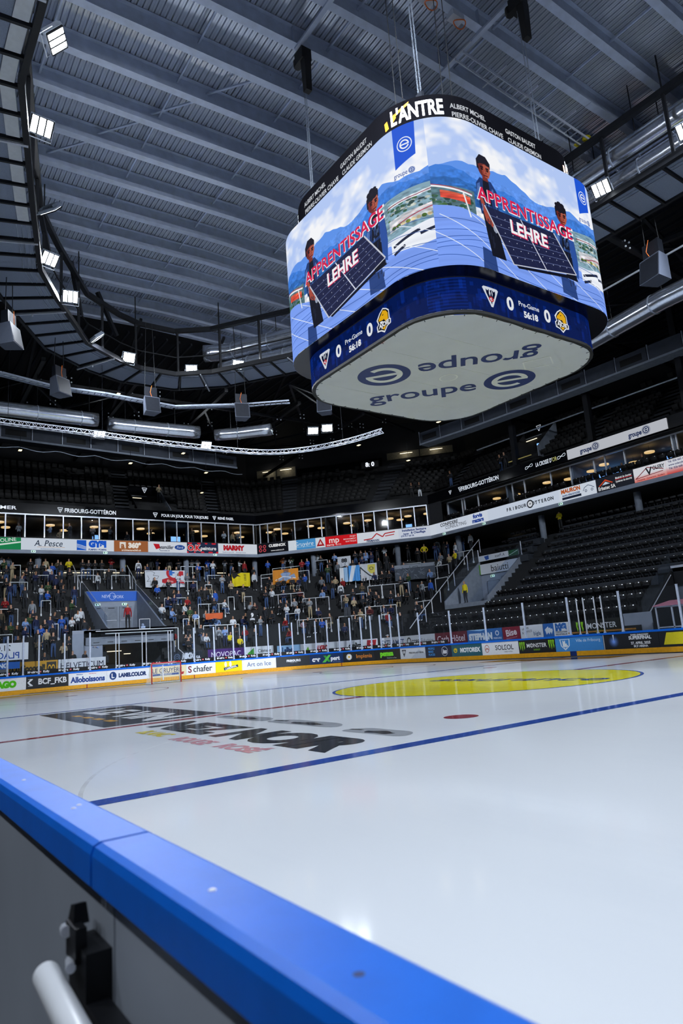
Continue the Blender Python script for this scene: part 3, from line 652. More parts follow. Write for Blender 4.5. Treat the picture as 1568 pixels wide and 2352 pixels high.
# ================================================================ RINK BARRIER ROUND THE FAR END AND LONG SIDE
def curve_panel(path, s0, s1, o, z0, z1, thick, step=.45, bks=None, lean=0.0):
    """upright slab along a path; front looks at the ice and carries the print (uv)"""
    n = max(1, int(math.ceil((s1 - s0) / step)))
    S = bks or [s0 + (s1 - s0) * i / n for i in range(n + 1)]
    mb = MB(); mb.uv = []
    fb = [path(s, o)[:2] for s in S]; ft = [path(s, o + lean)[:2] for s in S]; bb = [path(s, o + thick)[:2] for s in S]; bt = [path(s, o + thick + lean)[:2] for s in S]
    def quad(a, b, c, d, uv=None):
        mb.face([a, b, c, d]); mb.uv += uv or [(.002, .002)] * 4
    for i in range(len(S) - 1):
        u0 = (S[i] - s0) / (s1 - s0); u1 = (S[i + 1] - s0) / (s1 - s0)
        quad((*fb[i], z0), (*ft[i], z1), (*ft[i + 1], z1), (*fb[i + 1], z0), [(u0, 0), (u0, 1), (u1, 1), (u1, 0)])
        quad((*bb[i], z0), (*bb[i + 1], z0), (*bt[i + 1], z1), (*bt[i], z1))
        quad((*ft[i], z1), (*bt[i], z1), (*bt[i + 1], z1), (*ft[i + 1], z1))
        quad((*fb[i], z0), (*fb[i + 1], z0), (*bb[i + 1], z0), (*bb[i], z0))
    for i, a in ((0, 1), (len(S) - 1, 0)):
        quad((*fb[i], z0), (*bb[i], z0), (*bt[i], z1), (*ft[i], z1))
    return mb
barrier = thing('rink_barrier', 'white and coloured rink barrier with blue cap rail and clear glass round the far end', 'barrier')
for i, (s0, s1, bg, fn, lab) in enumerate(BOARD_ADS):
    cv = paint(fn, (s1 - s0) / .74, bg)
    o = obj('board_panel', curve_panel(bpath, s0 + .006, s1 - .006, 0.0, .26, 1.0, .06), print_mat('board_print', cv, dirt=.75, rough=.35), barrier)
    tag(o, 'board panel ' + lab)
def ring_run(name, s0, s1, o, z0, z1, th, m, parent, path=bpath, step=.45): return obj(name, curve_panel(path, s0, s1, o, z0, z1, th, step), m, parent)
for s0, s1 in ((2, 16.4), (16.46, 23.5), (23.56, 34.5), (34.56, 44.0), (44.06, 53.45), (53.85, 64)): ring_run('kick_plate', s0, s1, -.012, 0, .255, .07, M['yellow_kick'], barrier)
ring_run('kick_plate', 53.45, 53.85, -.014, 0, .255, .07, M['navy_kick'], barrier)
for s in (16.43, 23.53, 34.53): ring_run('seam_mark', s - .03, s + .03, -.014, .02, .25, .01, M['red_mark'], barrier)
for s0, s1 in ((2, 18.9), (18.95, 30.0), (30.05, 44.0), (44.05, 64)): ring_run('cap_rail', s0, s1, -.03, .985, 1.085, .14, M['blue_cap'], barrier)
ring_run('board_panel', 2, 8.0, 0, .26, 1.0, .06, M['white_plastic'], barrier)
# black strip of lettering along the foot of the glass
strip_end = 44.9
def S_meub(c):
    n = int(round(c.asp * .25 / 1.95))
    for i in range(n):
        x = (i + .5) / n; k = 1.0 / n
        c.t('Meubles', x - .19 * k, .42, .46, '#eef1f5', bold=.05, fit=.34 * k); c.t('Kolly', x + .25 * k, .42, .46, '#eef1f5', bold=.05, fit=.22 * k); c.r(x + .015 * k, .24, x + .085 * k, .62, '#c8303c'); c.r(x + .03 * k, .36, x + .07 * k, .46, '#eef1f5')
for s0, s1 in ((4.0, 11.0), (11.0, 18.0), (18.0, 25.0), (25.0, 32.0), (32.0, 39.0), (39.0, 44.25)):
    cv = paint(S_meub, (s1 - s0) / .25, '#0c0d10', 40)
    obj('sticker_strip', curve_panel(bpath, s0, s1, -.004 + .05, 1.088, 1.34, .012), print_mat('sticker_print', cv, rough=.3), barrier)
POSTS = [7.0, 9.2, 11.88, 12.75, 13.63, 15.11, 16.63, 18.25, 18.45, 19.97, 20.24, 21.75, 21.94, 23.59, 25.08, 26.56, 27.44, 28.33, 29.2, 30.08, 30.99, 31.87, 32.71, 33.57, 34.46, 35.33, 36.2, 37.01, 37.83, 38.73, 39.53, 41.61, 44.61, 47.61, 50.6, 53.6, 54.2, 54.6, 55.25, 55.65, 56.67, 59.7, 63.0]
GATE = {18.25, 18.45, 19.97, 20.24, 21.75, 21.94}; GATE2 = {54.2, 54.6, 55.25, 55.65}
def gh(s): return 3.40 if s < 38 else (3.40 - (s - 38) / 8 * .35 if s < 46 else 3.05)
for s in POSTS:
    x, y, nx, ny = bpath(s, .05); mb = MB()
    if s in GATE or s in GATE2:
        mb.tube([(0, 0, 1.09), (0, 0, gh(s) - .1)], .034, 10); mb.box(-.05, -.05, 1.085, .05, .05, 1.13)
        obj('gate_post', mb, M['alu'], barrier, loc=(x, y, 0), rz=face_in(nx, ny))
    else:
        mb.box(-.045, -.03, 1.085, .045, .04, gh(s)); mb.box(-.06, -.045, 1.085, .06, .055, 1.14); mb.box(-.05, -.04, gh(s), .05, .05, gh(s) + .02)
        obj('stanchion', mb, M['post'], barrier, loc=(x, y, 0), rz=face_in(nx, ny))
for a, b_ in zip(POSTS, POSTS[1:]):
    if b_ - a < .5: continue
    n = max(1, int((b_ - a) / .8)); S = [a + .04 + (b_ - a - .08) * i / n for i in range(n + 1)]
    mb = MB(); g = (gh(a) + gh(b_)) / 2
    mb.strip([[bpath(s, .055)[:2] + (1.09,) for s in S], [bpath(s, .055)[:2] + (g - .03,) for s in S]])
    obj('glass_pane', mb, M['rink_glass'], barrier)
# ---- the near barrier in front of the camera
M['near_panel'] = mat('near_panel', '#98a0ac', .45, 0, .08, 3)
near = thing('near_barrier', 'blue-capped rink barrier running past the camera with grey outer face', 'barrier')
def cap(x0, x1):
    mb = MB(); r = .012; prof = [(0.004, 1.022), (.004, 1.058), (0, 1.066), (-.008, 1.070), (-.070, 1.070), (-.079, 1.066), (-.083, 1.056), (-.083, 1.018), (-.07, 1.012), (-.01, 1.012)]
    mb.strip([[(x, y, z) for y, z in prof] for x in (x0, x1)], closed=True)
    mb.face([(x0, y, z) for y, z in prof]); mb.face([(x1, y, z) for y, z in prof][::-1])
    return obj('cap_rail', mb, M['blue_cap'], near)
xs = [-21.4, -15, -9, -3, 3, 8.4, 14.068, 16.6]
for a, b_ in zip(xs, xs[1:]): cap(a + .004, b_ - .004)
for a, b_ in zip([-21.4, -15, -9, -3, 3, 8.4, 14.11], [-15, -9, -3, 3, 8.4, 14.11, 16.6]):
    mb = MB(); mb.box(a + .003, -.066, .02, b_ - .003, -.004, 1.014); obj('board_panel', mb, M['near_panel'], near)
for x, y in ((13.389, -.039), (13.805, -.04), (13.785, -.026), (14.361, -.045)):
    mb = MB(); mb.lathe((x, y, 1.0695), [(.0042, 0), (.0042, .001), (.003, .0018)], 14); obj('screw_head', mb, M['white_plastic'], near)
mb = MB(); mb.lathe((14.608, -.045, 1.0695), [(.0045, 0), (.0045, .0006)], 14); tag(obj('screw_head', mb, M['navy_kick'], near), 'dark blue plug in the cap rail')
# black latch and white lever on the outer face
latch = thing('door_latch', 'black bolted latch on the grey outer face below the blue cap', 'latch')
mb = MB(); mb.box(14.02, -.098, .86, 14.10, -.066, .952); mb.box(14.028, -.104, .935, 14.075, -.09, .975); mb.box(14.10, -.098, .86, 14.30, -.07, .898); obj('body', mb, M['black_steel'], latch)
mb = MB(); mb.tube([(14.005, -.1, .958), (14.045, -.108, .966)], .007, 10); mb.tube([(14.04, -.102, .93), (14.085, -.112, .937)], .006, 10); obj('bolt', mb, M['alu'], latch)
mb = MB(); mb.hexa([(14.02, -.1, .972), (14.05, -.1, .972), (14.05, -.08, .972), (14.02, -.08, .972)], [(14.028, -.098, .992), (14.046, -.098, .996), (14.046, -.083, .996), (14.028, -.083, .992)]); obj('cam', mb, M['black_steel'], latch)
lever = thing('lever', 'white tubular lever beside the black latch', 'lever')
mb = MB(); mb.tube([(14.026, -.128, .918), (14.03, -.128, .9178), (14.5, -.133, .888)], [.013, .0165, .0165], 20); obj('handle', mb, M['white_plastic'], lever, smooth=True)
mb = MB(); mb.tube([(14.49, -.133, .888), (14.53, -.1, .886), (14.53, -.066, .886)], .012, 10); obj('pivot_arm', mb, M['black_steel'], lever)

# ================================================================ GOAL
goal = thing('hockey_goal', 'red-framed ice hockey goal with white net on the far ice', 'goal', (-26, 15.2, 0))
mb = MB(); mb.tube([(0, -.915, 0), (0, -.915, 1.19), (0, -.885, 1.22), (0, .885, 1.22), (0, .915, 1.19), (0, .915, 0)], .035, 10); obj('goal_frame', mb, M['red_paint'], goal, smooth=True)
mb = MB()
for y in (-1, 1): mb.tube([(0, y * .915, .03), (-.6, y * 1.08, .03), (-1.05, y * .7, .03), (-1.1, 0, .03)], .03, 8)
mb.tube([(0, -.88, 1.2), (-.45, -.8, 1.18), (-.5, 0, 1.16), (-.45, .8, 1.18), (0, .88, 1.2)], .02, 8); mb.tube([(-.5, 0, 1.16), (-1.1, 0, .03)], .02, 8); obj('base_frame', mb, M['white_paint'], goal)
mb = MB(); top = [(0, -.88, 1.2), (-.45, -.8, 1.18), (-.5, 0, 1.16), (-.45, .8, 1.18), (0, .88, 1.2)]; bot = [(0, -.915, .03), (-.6, -1.08, .03), (-1.1, 0, .03), (-.6, 1.08, .03), (0, .915, .03)]
def pl(P, t):
    k = t * (len(P) - 1); i = min(int(k), len(P) - 2); return Vector(P[i]).lerp(Vector(P[i + 1]), k - i)
for i in range(45): mb.tube([pl(top, i / 44), pl(bot, i / 44)], .004, 3, caps=False)
for j in range(1, 14): mb.tube([pl(top, i / 24).lerp(pl(bot, i / 24), j / 14) for i in range(25)], .004, 3, caps=False)
for i in range(1, 14): mb.tube([(0, -.9 + i * .13, 1.2), (-.47, -.84 + i * .12, 1.17)], .004, 3, caps=False)
tag(obj('net', mb, M['net'], goal), kind='stuff')
mb = MB(); mb.tube([(-.28, -.12, .95), (-.30, -.1, .2)], .045, 8); mb.ball((-.28, -.12, 1.0), .055, 8, 5); tag(obj('water_bottle_holder', mb, M['white_plastic'], goal))

# ================================================================ STANDS
DJ = [-8.925 + .425 * j for j in range(26)]
def tread(d): return 1.68 + .747 * (d + 7.65)
def step_at(d):
    j = max(0, min(25, int(math.floor((d + 8.925) / .425 + 1e-6)))); return j, tread(DJ[j])
# openings cut into the stand: (kind, lo, hi, d0, d1): y range on the end side, x range on the long side
CUTS = [('y', 14.2, 18.2, -9.0, -.55), ('y', 12.6, 18.6, -9.0, -7.5), ('x', -23.3, -19.0, -4.7, -.6), ('x', -5.6, -1.2, -9.0, -4.2)]
def runs(d, s0=-4.0, s1=S_END):
    R_ = [(s0, s1)]
    for kind, lo, hi, d0, d1 in CUTS:
        if not d0 <= d <= d1: continue
        a, b = (s_of_y(lo, d), s_of_y(hi, d)) if kind == 'y' else (s_of_x(lo, d), s_of_x(hi, d))
        R_ = [q for p, r in R_ for q in ((p, min(r, a)), (max(p, b), r)) if q[1] - q[0] > .05]
    return R_
def slab_run(s0, s1, d0, d1, z0, z1, step=None):
    S = breaks(s0, s1, step); mb = MB()
    sec = [[spath(s, d0)[:2] + (z0,), spath(s, d0)[:2] + (z1,), spath(s, d1)[:2] + (z1,), spath(s, d1)[:2] + (z0,)] for s in S]
    mb.strip([list(r) for r in sec], closed=True)
    mb.face(sec[0][::-1]); mb.face(sec[-1])
    return mb
lower = struct('lower_terrace', 'dark stepped concrete terrace of the lower stand')
for j, d in enumerate(DJ):
    for a, b in runs(d): obj('terrace_step', slab_run(a, b, d, d + .425, tread(d) - .5, tread(d)), M['terrace'], lower)
# front wall of the stand with its painted advert boards
for a, b in runs(-8.93): obj('front_wall', slab_run(a, b, -9.0, -8.92, 0, 1.0), M['dark_wall'], lower)
obj('walkway', slab_run(-4, S_END, -11.6, -8.9, -.1, .02), M['dark_wall'], lower)
hoard = thing('hoarding', 'line of painted advert boards at the foot of the stands behind the rink glass', 'advert boards')
for s0, s1, bg, fn, lab in HOARDINGS:
    cv = paint(fn, (s1 - s0) * .9 / .78, bg, 80); z0 = 1.02 + (.08 if s0 < 30 else 0)
    z1 = z0 + .8
    bk = [s for s in breaks(s0 + .02, s1 - .02)]
    tag(obj('advert_board', curve_panel(spath, s0 + .02, s1 - .02, -9.06, z0, z1, .05, bks=bk), print_mat('hoarding_print', cv, rough=.4), hoard), 'advert board ' + lab)
    obj('board_foot', curve_panel(spath, s0 + .02, s1 - .02, -9.03, .02, z0, .03, bks=bk), M['dark_wall'], hoard)

# ---- concourse behind the top step, balcony slab, suites
obj('concourse_floor', slab_run(-4, S_END, 2.1, 9.0, 8.2, tread(DJ[25])), M['terrace'], lower)
back = struct('wall_back', 'dark back wall of the concourse and of the upper stand')
obj('concourse_wall', slab_run(-4, S_END, 8.0, 8.2, 8.2, 10.3), M['dark_wall'], back)
for s0, s1, z0, z1, m in ((7.5, 12.0, 8.75, 10.0, 'pale_wall'), (13.0, 19.6, 8.75, 10.0, 'pale_wall')): obj('wall_panel', slab_run(s0, s1, 7.85, 7.99, z0, z1), M[m], back)
balcony = struct('balcony', 'balcony front of the suite level with its grey underside')
obj('balcony_slab', slab_run(-4, S_END, .04, 8.4, 10.22, 11.35), M['dark_wall'], balcony)
obj('balcony_trim', slab_run(-4, S_END, -.02, .12, 10.25, 10.53), M['pale_wall'], balcony)
obj('balcony_sill', slab_run(-4, S_END, -.06, .3, 11.45, 11.50), M['black_steel'], balcony)
for s in (5.0, 11.0, 17.6, 23.2, 30.0, 35.5, 43.0, 49.0, 58.0, 66.0, 74.0):
    x, y, nx, ny = spath(s, 1.45); mb = MB(); mb.lathe((0, 0, 8.0), [(.24, 0), (.24, 2.3)], 16); obj('column', mb, M['grey_wall'], balcony, smooth=True, loc=(x, y, 0))
ribbon = thing('led_ribbon', 'glowing advertising ribbon round the balcony front below the suites', 'LED ribbon')
for s0, s1, bg, fn in RIBBON_ADS:
    cv = paint(fn, (s1 - s0) / .92, bg, 72)
    bk = breaks(s0 + .004, s1 - .004)
    obj('display_panel', curve_panel(spath, s0 + .004, s1 - .004, -.05, 10.53, 11.45, .06, bks=bk), print_mat('ribbon_print', cv, emit=.72), ribbon)
# suites behind glass
suite = struct('window_1', 'glazed front of the suites above the advertising ribbon')
MULL = [1.5, 3, 4.4, 5.8, 7.2, 8.57, 9.96, 11.38, 12.79, 14.2, 15.62, 16.99, 18.42, 19.8, 21.21, 22.32, 23.37, 24.62, 25.98, 27.29, 28.53, 29.9, 30.6, 31.36, 32.69, 34.02, 35.33, 36.61, 38.05, 39.42, 40.57, 41.6, 42.8, 44.07, 45.27, 46.4]
MULL2 = [48.26, 50.0, 50.3, 51.9, 55.66, 56.9, 59.43, 61.2, 63.2, 64.1, 65.6, 69.0, 69.3, 71, 73, 76]
for L_, d in ((MULL, .08), (MULL2, 1.3)):
    for s in L_:
        x, y, nx, ny = spath(s, d); mb = MB(); mb.box(-.045, -.05, 11.4, .045, .05, 13.36); obj('mullion', mb, M['alu'], suite, loc=(x, y, 0), rz=face_in(nx, ny))
    for a, b in zip(L_, L_[1:]):
        if b - a < .6: continue
        S = breaks(a + .05, b - .05); mb = MB(); mb.strip([[spath(s, d)[:2] + (z,) for s in S] for z in (11.4, 13.32)]); obj('glass_pane', mb, M['suite_glass'], suite)
    obj('head_rail', slab_run(L_[0], L_[-1], d - .06, d + .06, 13.30, 13.40), M['alu'], suite)
    obj('foot_rail', slab_run(L_[0], L_[-1], d - .05, d + .05, 11.36, 11.44), M['alu'], suite)
obj('suite_floor', slab_run(-4, S_END, .1, 6.4, 11.30, 11.36), M['suite_wall'], suite)
obj('suite_ceiling', slab_run(-4, S_END, .1, 6.4, 13.40, 13.46), M['suite_ceiling'], suite)
obj('suite_back_wall', slab_run(-4, S_END, 6.2, 6.4, 11.3, 13.5), M['suite_wall'], suite)
for s in (9.9, 17.0, 23.4, 30.2, 37.0, 41.6, 46.4, 48.1, 55.0, 61.3, 69.1):
    mb = MB(); a = spath(s, .15 if s < 47 else 1.4); b = spath(s, 6.2); mb.beam((a[0], a[1], 12.38), (b[0], b[1], 12.38), .12, 1.95); obj('party_wall', mb, M['suite_wall'] if s < 47 else M['grey_wall'], suite)
obj('suite_end_wall', slab_run(46.45, 48.2, .06, .2, 11.4, 13.4), M['dark_wall'], suite)
# fascia over the suites with white lettering
fascia = struct('trim_1', 'black fascia over the suites with white lettering')
obj('fascia_board', slab_run(-4, S_END, -.03, .25, 13.40, 14.22), M['gloss_black'], fascia)
M['sign_white'] = mat('sign_white', '#eef1f5', .5, 0, 0, emit='#dfe6f2', es=.45)
M['sign_gold'] = mat('sign_gold', '#b8b46a', .5, 0, 0, emit='#b8b46a', es=.2)
def on_stand(sc, d, z):
    x, y, nx, ny = spath(sc, d); tx, ty = (-ny, nx) if False else (ny, -nx)
    # reading direction: increasing s
    x2, y2 = spath(sc + .05, d)[:2]; tx, ty = x2 - x, y2 - y; l = math.hypot(tx, ty); tx /= l; ty /= l
    return lambda a, b: (x + tx * a, y + ty * a, z + b)
def fascia_text(s, sc, h, fit, d=-.045, z=13.8, m='sign_white'): return obj('lettering', text_mesh('lettering', s, on_stand(sc, d, z), h, bold=.02, fit=fit), M[m], fascia)
fascia_text('UNSER IMMER', 7.4, .26, 3.9); fascia_text('FRIBOURG-GOTTÉRON', 14.95, .32, 4.1); fascia_text('POUR UN JOUR, POUR TOUJOURS', 23.15, .24, 4.4); fascia_text('RENÉ FASEL', 27.1, .22, 1.6)
fascia_text('FRIBOURG-GOTTÉRON', 53.0, .34, 4.2); fascia_text("LA CROSSE D'", 59.6, .3, 1.5); fascia_text('OR', 60.6, .3, .42, m='sign_gold')
def tri_mesh(fn, h):
    mb = MB(); o = [(-.5, .42), (-.42, .5), (.42, .5), (.5, .42), (.06, -.5), (-.06, -.5)]; i_ = [(a * .74, b * .70 + .05) for a, b in o]
    for k in range(6): mb.face([fn(*(c * h for c in p)) for p in (o[k], o[(k + 1) % 6], i_[(k + 1) % 6], i_[k])])
    for sg in (-1, 1): mb.face([fn(sg * a * h, b * h) for a, b in ((.02, -.12), (.05, .2), (.2, .3), (.16, .08))])
    return mb
for sc, h in ((12.55, .42), (20.4, .42), (25.95, .36), (49.55, .34), (50.75, .42)): obj('emblem', tri_mesh(on_stand(sc, -.045, 13.8), h), M['sign_white'], fascia)
for sc in (58.2, 61.2):
    fn = on_stand(sc, -.045, 13.85); mb = MB(); mb.tube([fn(.36 * math.cos(t), .1 * math.sin(2 * t) + .08 * math.cos(t)) for t in [2 * PI * i / 20 for i in range(20)]], .018, 4, closed=True); obj('emblem', mb, M['sign_white'], fascia)
sign = thing('suite_sign', 'long pale sign board with two round navy e marks over the suites', 'sign')
def S_grp(c):
    for x in (.26, .76): c.t('groupe', x - .055, .54, .46, '#1a2c5c', bold=.03, fit=.125); e_logo(c, x + .05, .5, .40, '#1a2c5c', '#e8ebf0')
cv = paint(S_grp, 7.6 / .72, '#d9dde6', 80)
obj('sign_board', curve_panel(spath, 61.75, 69.35, -.12, 13.42, 14.12, .09), print_mat('sign_print', cv, emit=.62), sign)
# ---- upper tier
upper = struct('upper_terrace', 'dark stepped terrace of the upper stand')
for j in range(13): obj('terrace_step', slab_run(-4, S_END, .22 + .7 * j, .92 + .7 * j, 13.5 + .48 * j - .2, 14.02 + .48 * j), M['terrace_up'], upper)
for s0, s1, z0, z1 in ((-4, 34.2, 19.8, 26), (40.6, S_END, 19.8, 26), (34.2, 40.6, 19.8, 20.0)): obj('upper_wall', slab_run(s0, s1, 9.35, 9.6, z0, z1), M['dark_wall'], back)
obj('upper_wall', slab_run(30.2, 33.0, 9.30, 9.34, 19.9, 22), M['dark_wall'], back)
obj('upper_wall', slab_run(34.2, 40.6, 9.35, 9.6, 20.9, 26), M['dark_wall'], back)
# wide lit openings in the upper corner wall
for i, (s0, s1, z0, z1, d) in enumerate(((31.0, 34.1, 20.0, 21.2, 9.28), (41.0, 45.8, 20.5, 21.25, 9.28))):
    w = struct('window_%d' % (i + 2), 'long lit opening high in the dark corner wall')
    obj('recess', slab_run(s0, s1, d, d + .05, z0, z1), mat('booth_wall', '#7a7462', .8, 0, .2), w)
    for a in (s0, s1, (s0 + s1) / 2): x, y, nx, ny = spath(a, d - .03); mb = MB(); mb.box(-.04, -.03, z0, .04, .03, z1); obj('frame_post', mb, M['dark_steel'], w, loc=(x, y, 0), rz=face_in(nx, ny))
    for a in (.3, .75):
        q = s0 + (s1 - s0) * a; obj('light_strip', slab_run(q - .45, q + .45, d - .05, d - .02, z1 - .25, z1 - .2), M['warm_strip'], w)
        lp_ = bpy.data.lights.new('strip_lamp', 'POINT'); lp_.energy = 9; lp_.color = (1, .93, .78); lp_.shadow_soft_size = .2; lo_ = put(bpy.data.objects.new('strip_lamp', lp_), w); xx, yy = spath(q, d - .5)[:2]; lo_.location = (xx, yy, z1 - .3)
# stair flights between the blocks of the upper tier
for s in (7.0, 17.6, 26.0, 33.6, 41.8, 49.2, 55.6, 63.5, 68.5):
    mb = MB()
    for k in range(26):
        d = .22 + .35 * k; z = 14.02 + .24 * k; a = spath(s - .6, d); b = spath(s + .6, d); a2 = spath(s - .6, d + .35); b2 = spath(s + .6, d + .35)
        P = [(a[0], a[1]), (b[0], b[1]), (b2[0], b2[1]), (a2[0], a2[1])]; mb.hexa([p + (z - .2,) for p in P], [p + (z + .02,) for p in P])
    obj('stair_flight', mb, M['stair'], upper)

# ---- tunnel in the end stand with the blue banner, and the gate below it
tun = struct('door_1', 'grey entrance tunnel in the end stand under a blue banner')
mb = MB(); mb.box(-40.3, 14.2, 3.2, -40.15, 18.2, 7.1); obj('rear_wall', mb, M['pale_wall'], tun)
def side_wall(y0, y1, m):
    mb = MB(); A = [(-40.2, 7.0), (-33.4, 2.6 + .0), (-33.4, 3.2), (-40.2, 3.2)]
    A = [(-40.2, 3.2), (-33.6, 3.2), (-33.6, 3.75), (-34.4, 3.95), (-40.2, 7.1)]
    mb.strip([[(x, y, z) for x, z in A] for y in (y0, y1)], closed=True); mb.face([(x, y0, z) for x, z in A]); mb.face([(x, y1, z) for x, z in A][::-1])
    return obj('side_wall', mb, M[m], tun)
side_wall(14.08, 14.2, 'pale_wall'); side_wall(18.2, 18.32, 'pale_wall')
for y in (14.14, 18.26):
    mb = MB(); mb.face([(-41.0, y, 7.05), (-34.4, y, 3.95), (-34.4, y, 4.75), (-41.0, y, 7.95)]); obj('glass_pane', mb, M['rail_glass'], tun)
    mb = MB(); mb.tube([(-34.4, y, 4.75), (-41.0, y, 7.95)], .02, 6); obj('glass_edge', mb, M['alu'], tun)
mb = MB(); mb.box(-40.2, 12.3, 3.22, -33.5, 18.7, 3.72); obj('platform', mb, M['terrace'], tun)
for y0, y1 in ((14.55, 15.55), (15.62, 16.62), (16.75, 17.75)):
    mb = MB(); mb.box(-40.14, y0, 3.74, -40.08, y1, 5.85); d_ = obj('door_leaf', mb, M['grey_wall'], tun)
    mb = MB(); mb.tube([(-40.04, y0 + .1, 4.75), (-40.04, y1 - .1, 4.75)], .022, 6); obj('push_bar', mb, M['alu'], d_)
    mb = MB(); mb.box(-40.07, y0 + .25, 5.7, -40.05, y1 - .25, 5.76); obj('closer', mb, M['dark_steel'], d_)
def S_nw(c): c.t('NEW', .38, .5, .3, '#e8eefa', bold=.0, fit=.17); c.t('WORK', .62, .56, .3, '#e8eefa', bold=.0, fit=.22); c.e(.5, .5, .33, .36, '#e8eefa', hole=.9)
mb = MB(); mb.box(-40.36, 14.2, 6.22, -40.12, 18.2, 7.08); obj('lintel', mb, M['pale_wall'], tun)
nb = thing('banner', 'blue cloth banner with white lettering over the grey tunnel doors', 'banner')
obj('banner_cloth', curve_panel(lambda s, o: (-40.06 - o, s, -1, 0), 14.22, 18.18, 0, 6.28, 7.06, .02), print_mat('banner_print', paint(S_nw, 3.96 / .78, '#1a62cc', 96), rough=.6), nb)
# rink gate under the platform
gate = struct('door_2', 'dark machine gate under the platform of the end stand')
mb = MB(); mb.box(-39.5, 12.4, .0, -39.3, 18.6, 3.3); obj('rear_wall', mb, mat('gate_wall', '#6b5a34', .8, 0, .25, 1.2), gate)
for y in (12.3, 18.6): mb = MB(); mb.box(-39.5, y, 0, -33.4, y + .1, 3.25); obj('side_wall', mb, M['grey_wall'], gate)
mb = MB(); mb.box(-33.55, 12.3, 2.72, -33.4, 18.7, 3.24); obj('lintel', mb, M['grey_wall'], gate)
for k in range(6): mb = MB(); mb.box(-33.39, 12.9 + .95 * k, 2.86, -33.375, 13.3 + .95 * k, 2.9); obj('slot', mb, M['black'], gate)
mb = MB(); mb.box(-33.5, 13.4, 3.24, -33.42, 18.7, 3.80); obj('parapet', mb, M['gloss_black'], gate)
for y, z, l in ((15.0, 2.3, 1.4), (16.6, 2.05, .5)): mb = MB(); mb.box(-38.6, y, z, -38.5, y + l, z + .06); obj('light_strip', mb, M['warm_strip'], gate)
for z in (1.0, .25): mb = MB(); mb.box(-39.2, 13.6, z, -39.1, 16.2, z + .06); obj('rail', mb, mat('brass_rail', '#a88a4a', .5, 0, 0), gate)
mb = MB(); mb.tube([(-33.0, 12.95, 3.62), (-33.0, 18.75, 3.62)], .03, 6); mb.tube([(-32.7, 13.5, 3.42), (-32.7, 18.3, 3.42)], .03, 6); mb.tube([(-32.9, 18.75, 3.62), (-32.9, 18.75, 2.1), (-32.2, 18.9, 1.7), (-32.2, 18.9, 1.0)], .035, 6); obj('rail_frame', mb, M['white_paint'], gate)
mb = MB()
for y in (16.0, 16.75): mb.tube([(-33.1, y, 3.66), (-33.1, y, 4.34)], .022, 5)
for z in (3.66, 4.34): mb.tube([(-33.1, 16.0, z), (-33.1, 16.75, z)], .022, 5)
cb = thing('camera_box', 'small clear box in a white frame on the gate platform', 'camera box'); obj('frame', mb, M['white_paint'], cb)
mb = MB(); mb.face([(-33.1, 16.0, 3.66), (-33.1, 16.75, 3.66), (-33.1, 16.75, 4.34), (-33.1, 16.0, 4.34)]); obj('pane', mb, M['rail_glass'], cb)
mb = MB(); mb.ball((-33.3, 16.3, 3.95), .1, 8, 5); mb.box(-33.4, 16.15, 3.72, -33.2, 16.45, 3.86); obj('camera_body', mb, M['alu'], cb)
mb = MB(); mb.box(-33.6, 11.55, 1.85, -33.5, 13.55, 3.75); pn = obj('equipment_panel', mb, M['pale_wall'], gate)
# ---- tunnel in the corner of the long stand with the white sign
vom = struct('door_3', 'grey entrance tunnel of the long stand under a white sign')
mb = MB(); mb.box(-23.3, 40.5, 3.9, -19.0, 40.62, 7.0); obj('rear_wall', mb, M['pale_wall'], vom)
mb = MB(); mb.box(-23.3, 36.3, 3.5, -19.0, 40.6, 3.9); obj('tunnel_floor', mb, M['grey_wall'], vom)
A = [(36.3, 3.5), (36.3, 4.2), (40.55, 7.3), (40.55, 3.5)]
for x0, x1 in ((-23.42, -23.3), (-19.0, -18.88)):
    mb = MB(); mb.strip([[(x, y, z) for y, z in A] for x in (x0, x1)], closed=True); mb.face([(x0, y, z) for y, z in A]); mb.face([(x1, y, z) for y, z in A][::-1]); obj('side_wall', mb, M['grey_wall'], vom)
    mb = MB(); mb.face([(x0 + .06, 36.3, 4.2), (x0 + .06, 40.55, 7.3), (x0 + .06, 40.55, 8.2), (x0 + .06, 36.3, 5.1)]); obj('glass_pane', mb, M['rail_glass'], vom)
    mb = MB(); mb.tube([(x0 + .06, 40.5, 6.9), (x0 + .06, 40.5, 8.25)], .03, 6); obj('glass_post', mb, M['alu'], vom)
mb = MB(); mb.box(-21.2, 40.44, 3.92, -19.9, 40.5, 5.9); obj('door_leaf', mb, M['grey_wall'], vom)
mb = MB(); mb.tube([(-20.6, 38.2, 3.9), (-20.6, 38.2, 5.4), (-19.4, 38.2, 5.4), (-19.4, 38.2, 3.9)], .02, 6); obj('hand_rail', mb, M['black_steel'], vom)
vs = thing('tunnel_sign', 'white sign with black lower-case lettering over the corner tunnel', 'sign')
def S_bai(c): c.r(0, 0, .03, 1, '#5a9a30'); c.t('baiutti', .5, .52, .62, '#17191c', bold=.0, fit=.42)
obj('sign_board', curve_panel(lambda s, o: (s, 40.36 + o, 0, 1), -23.3, -19.0, 0, 6.22, 7.02, .05), print_mat('tunnel_sign_print', paint(S_bai, 4.3 / .8, '#e3e7ee', 96), rough=.5), vs)
vb = thing('scarf_banner', 'narrow banner printed in mirror writing above the white tunnel sign', 'banner')
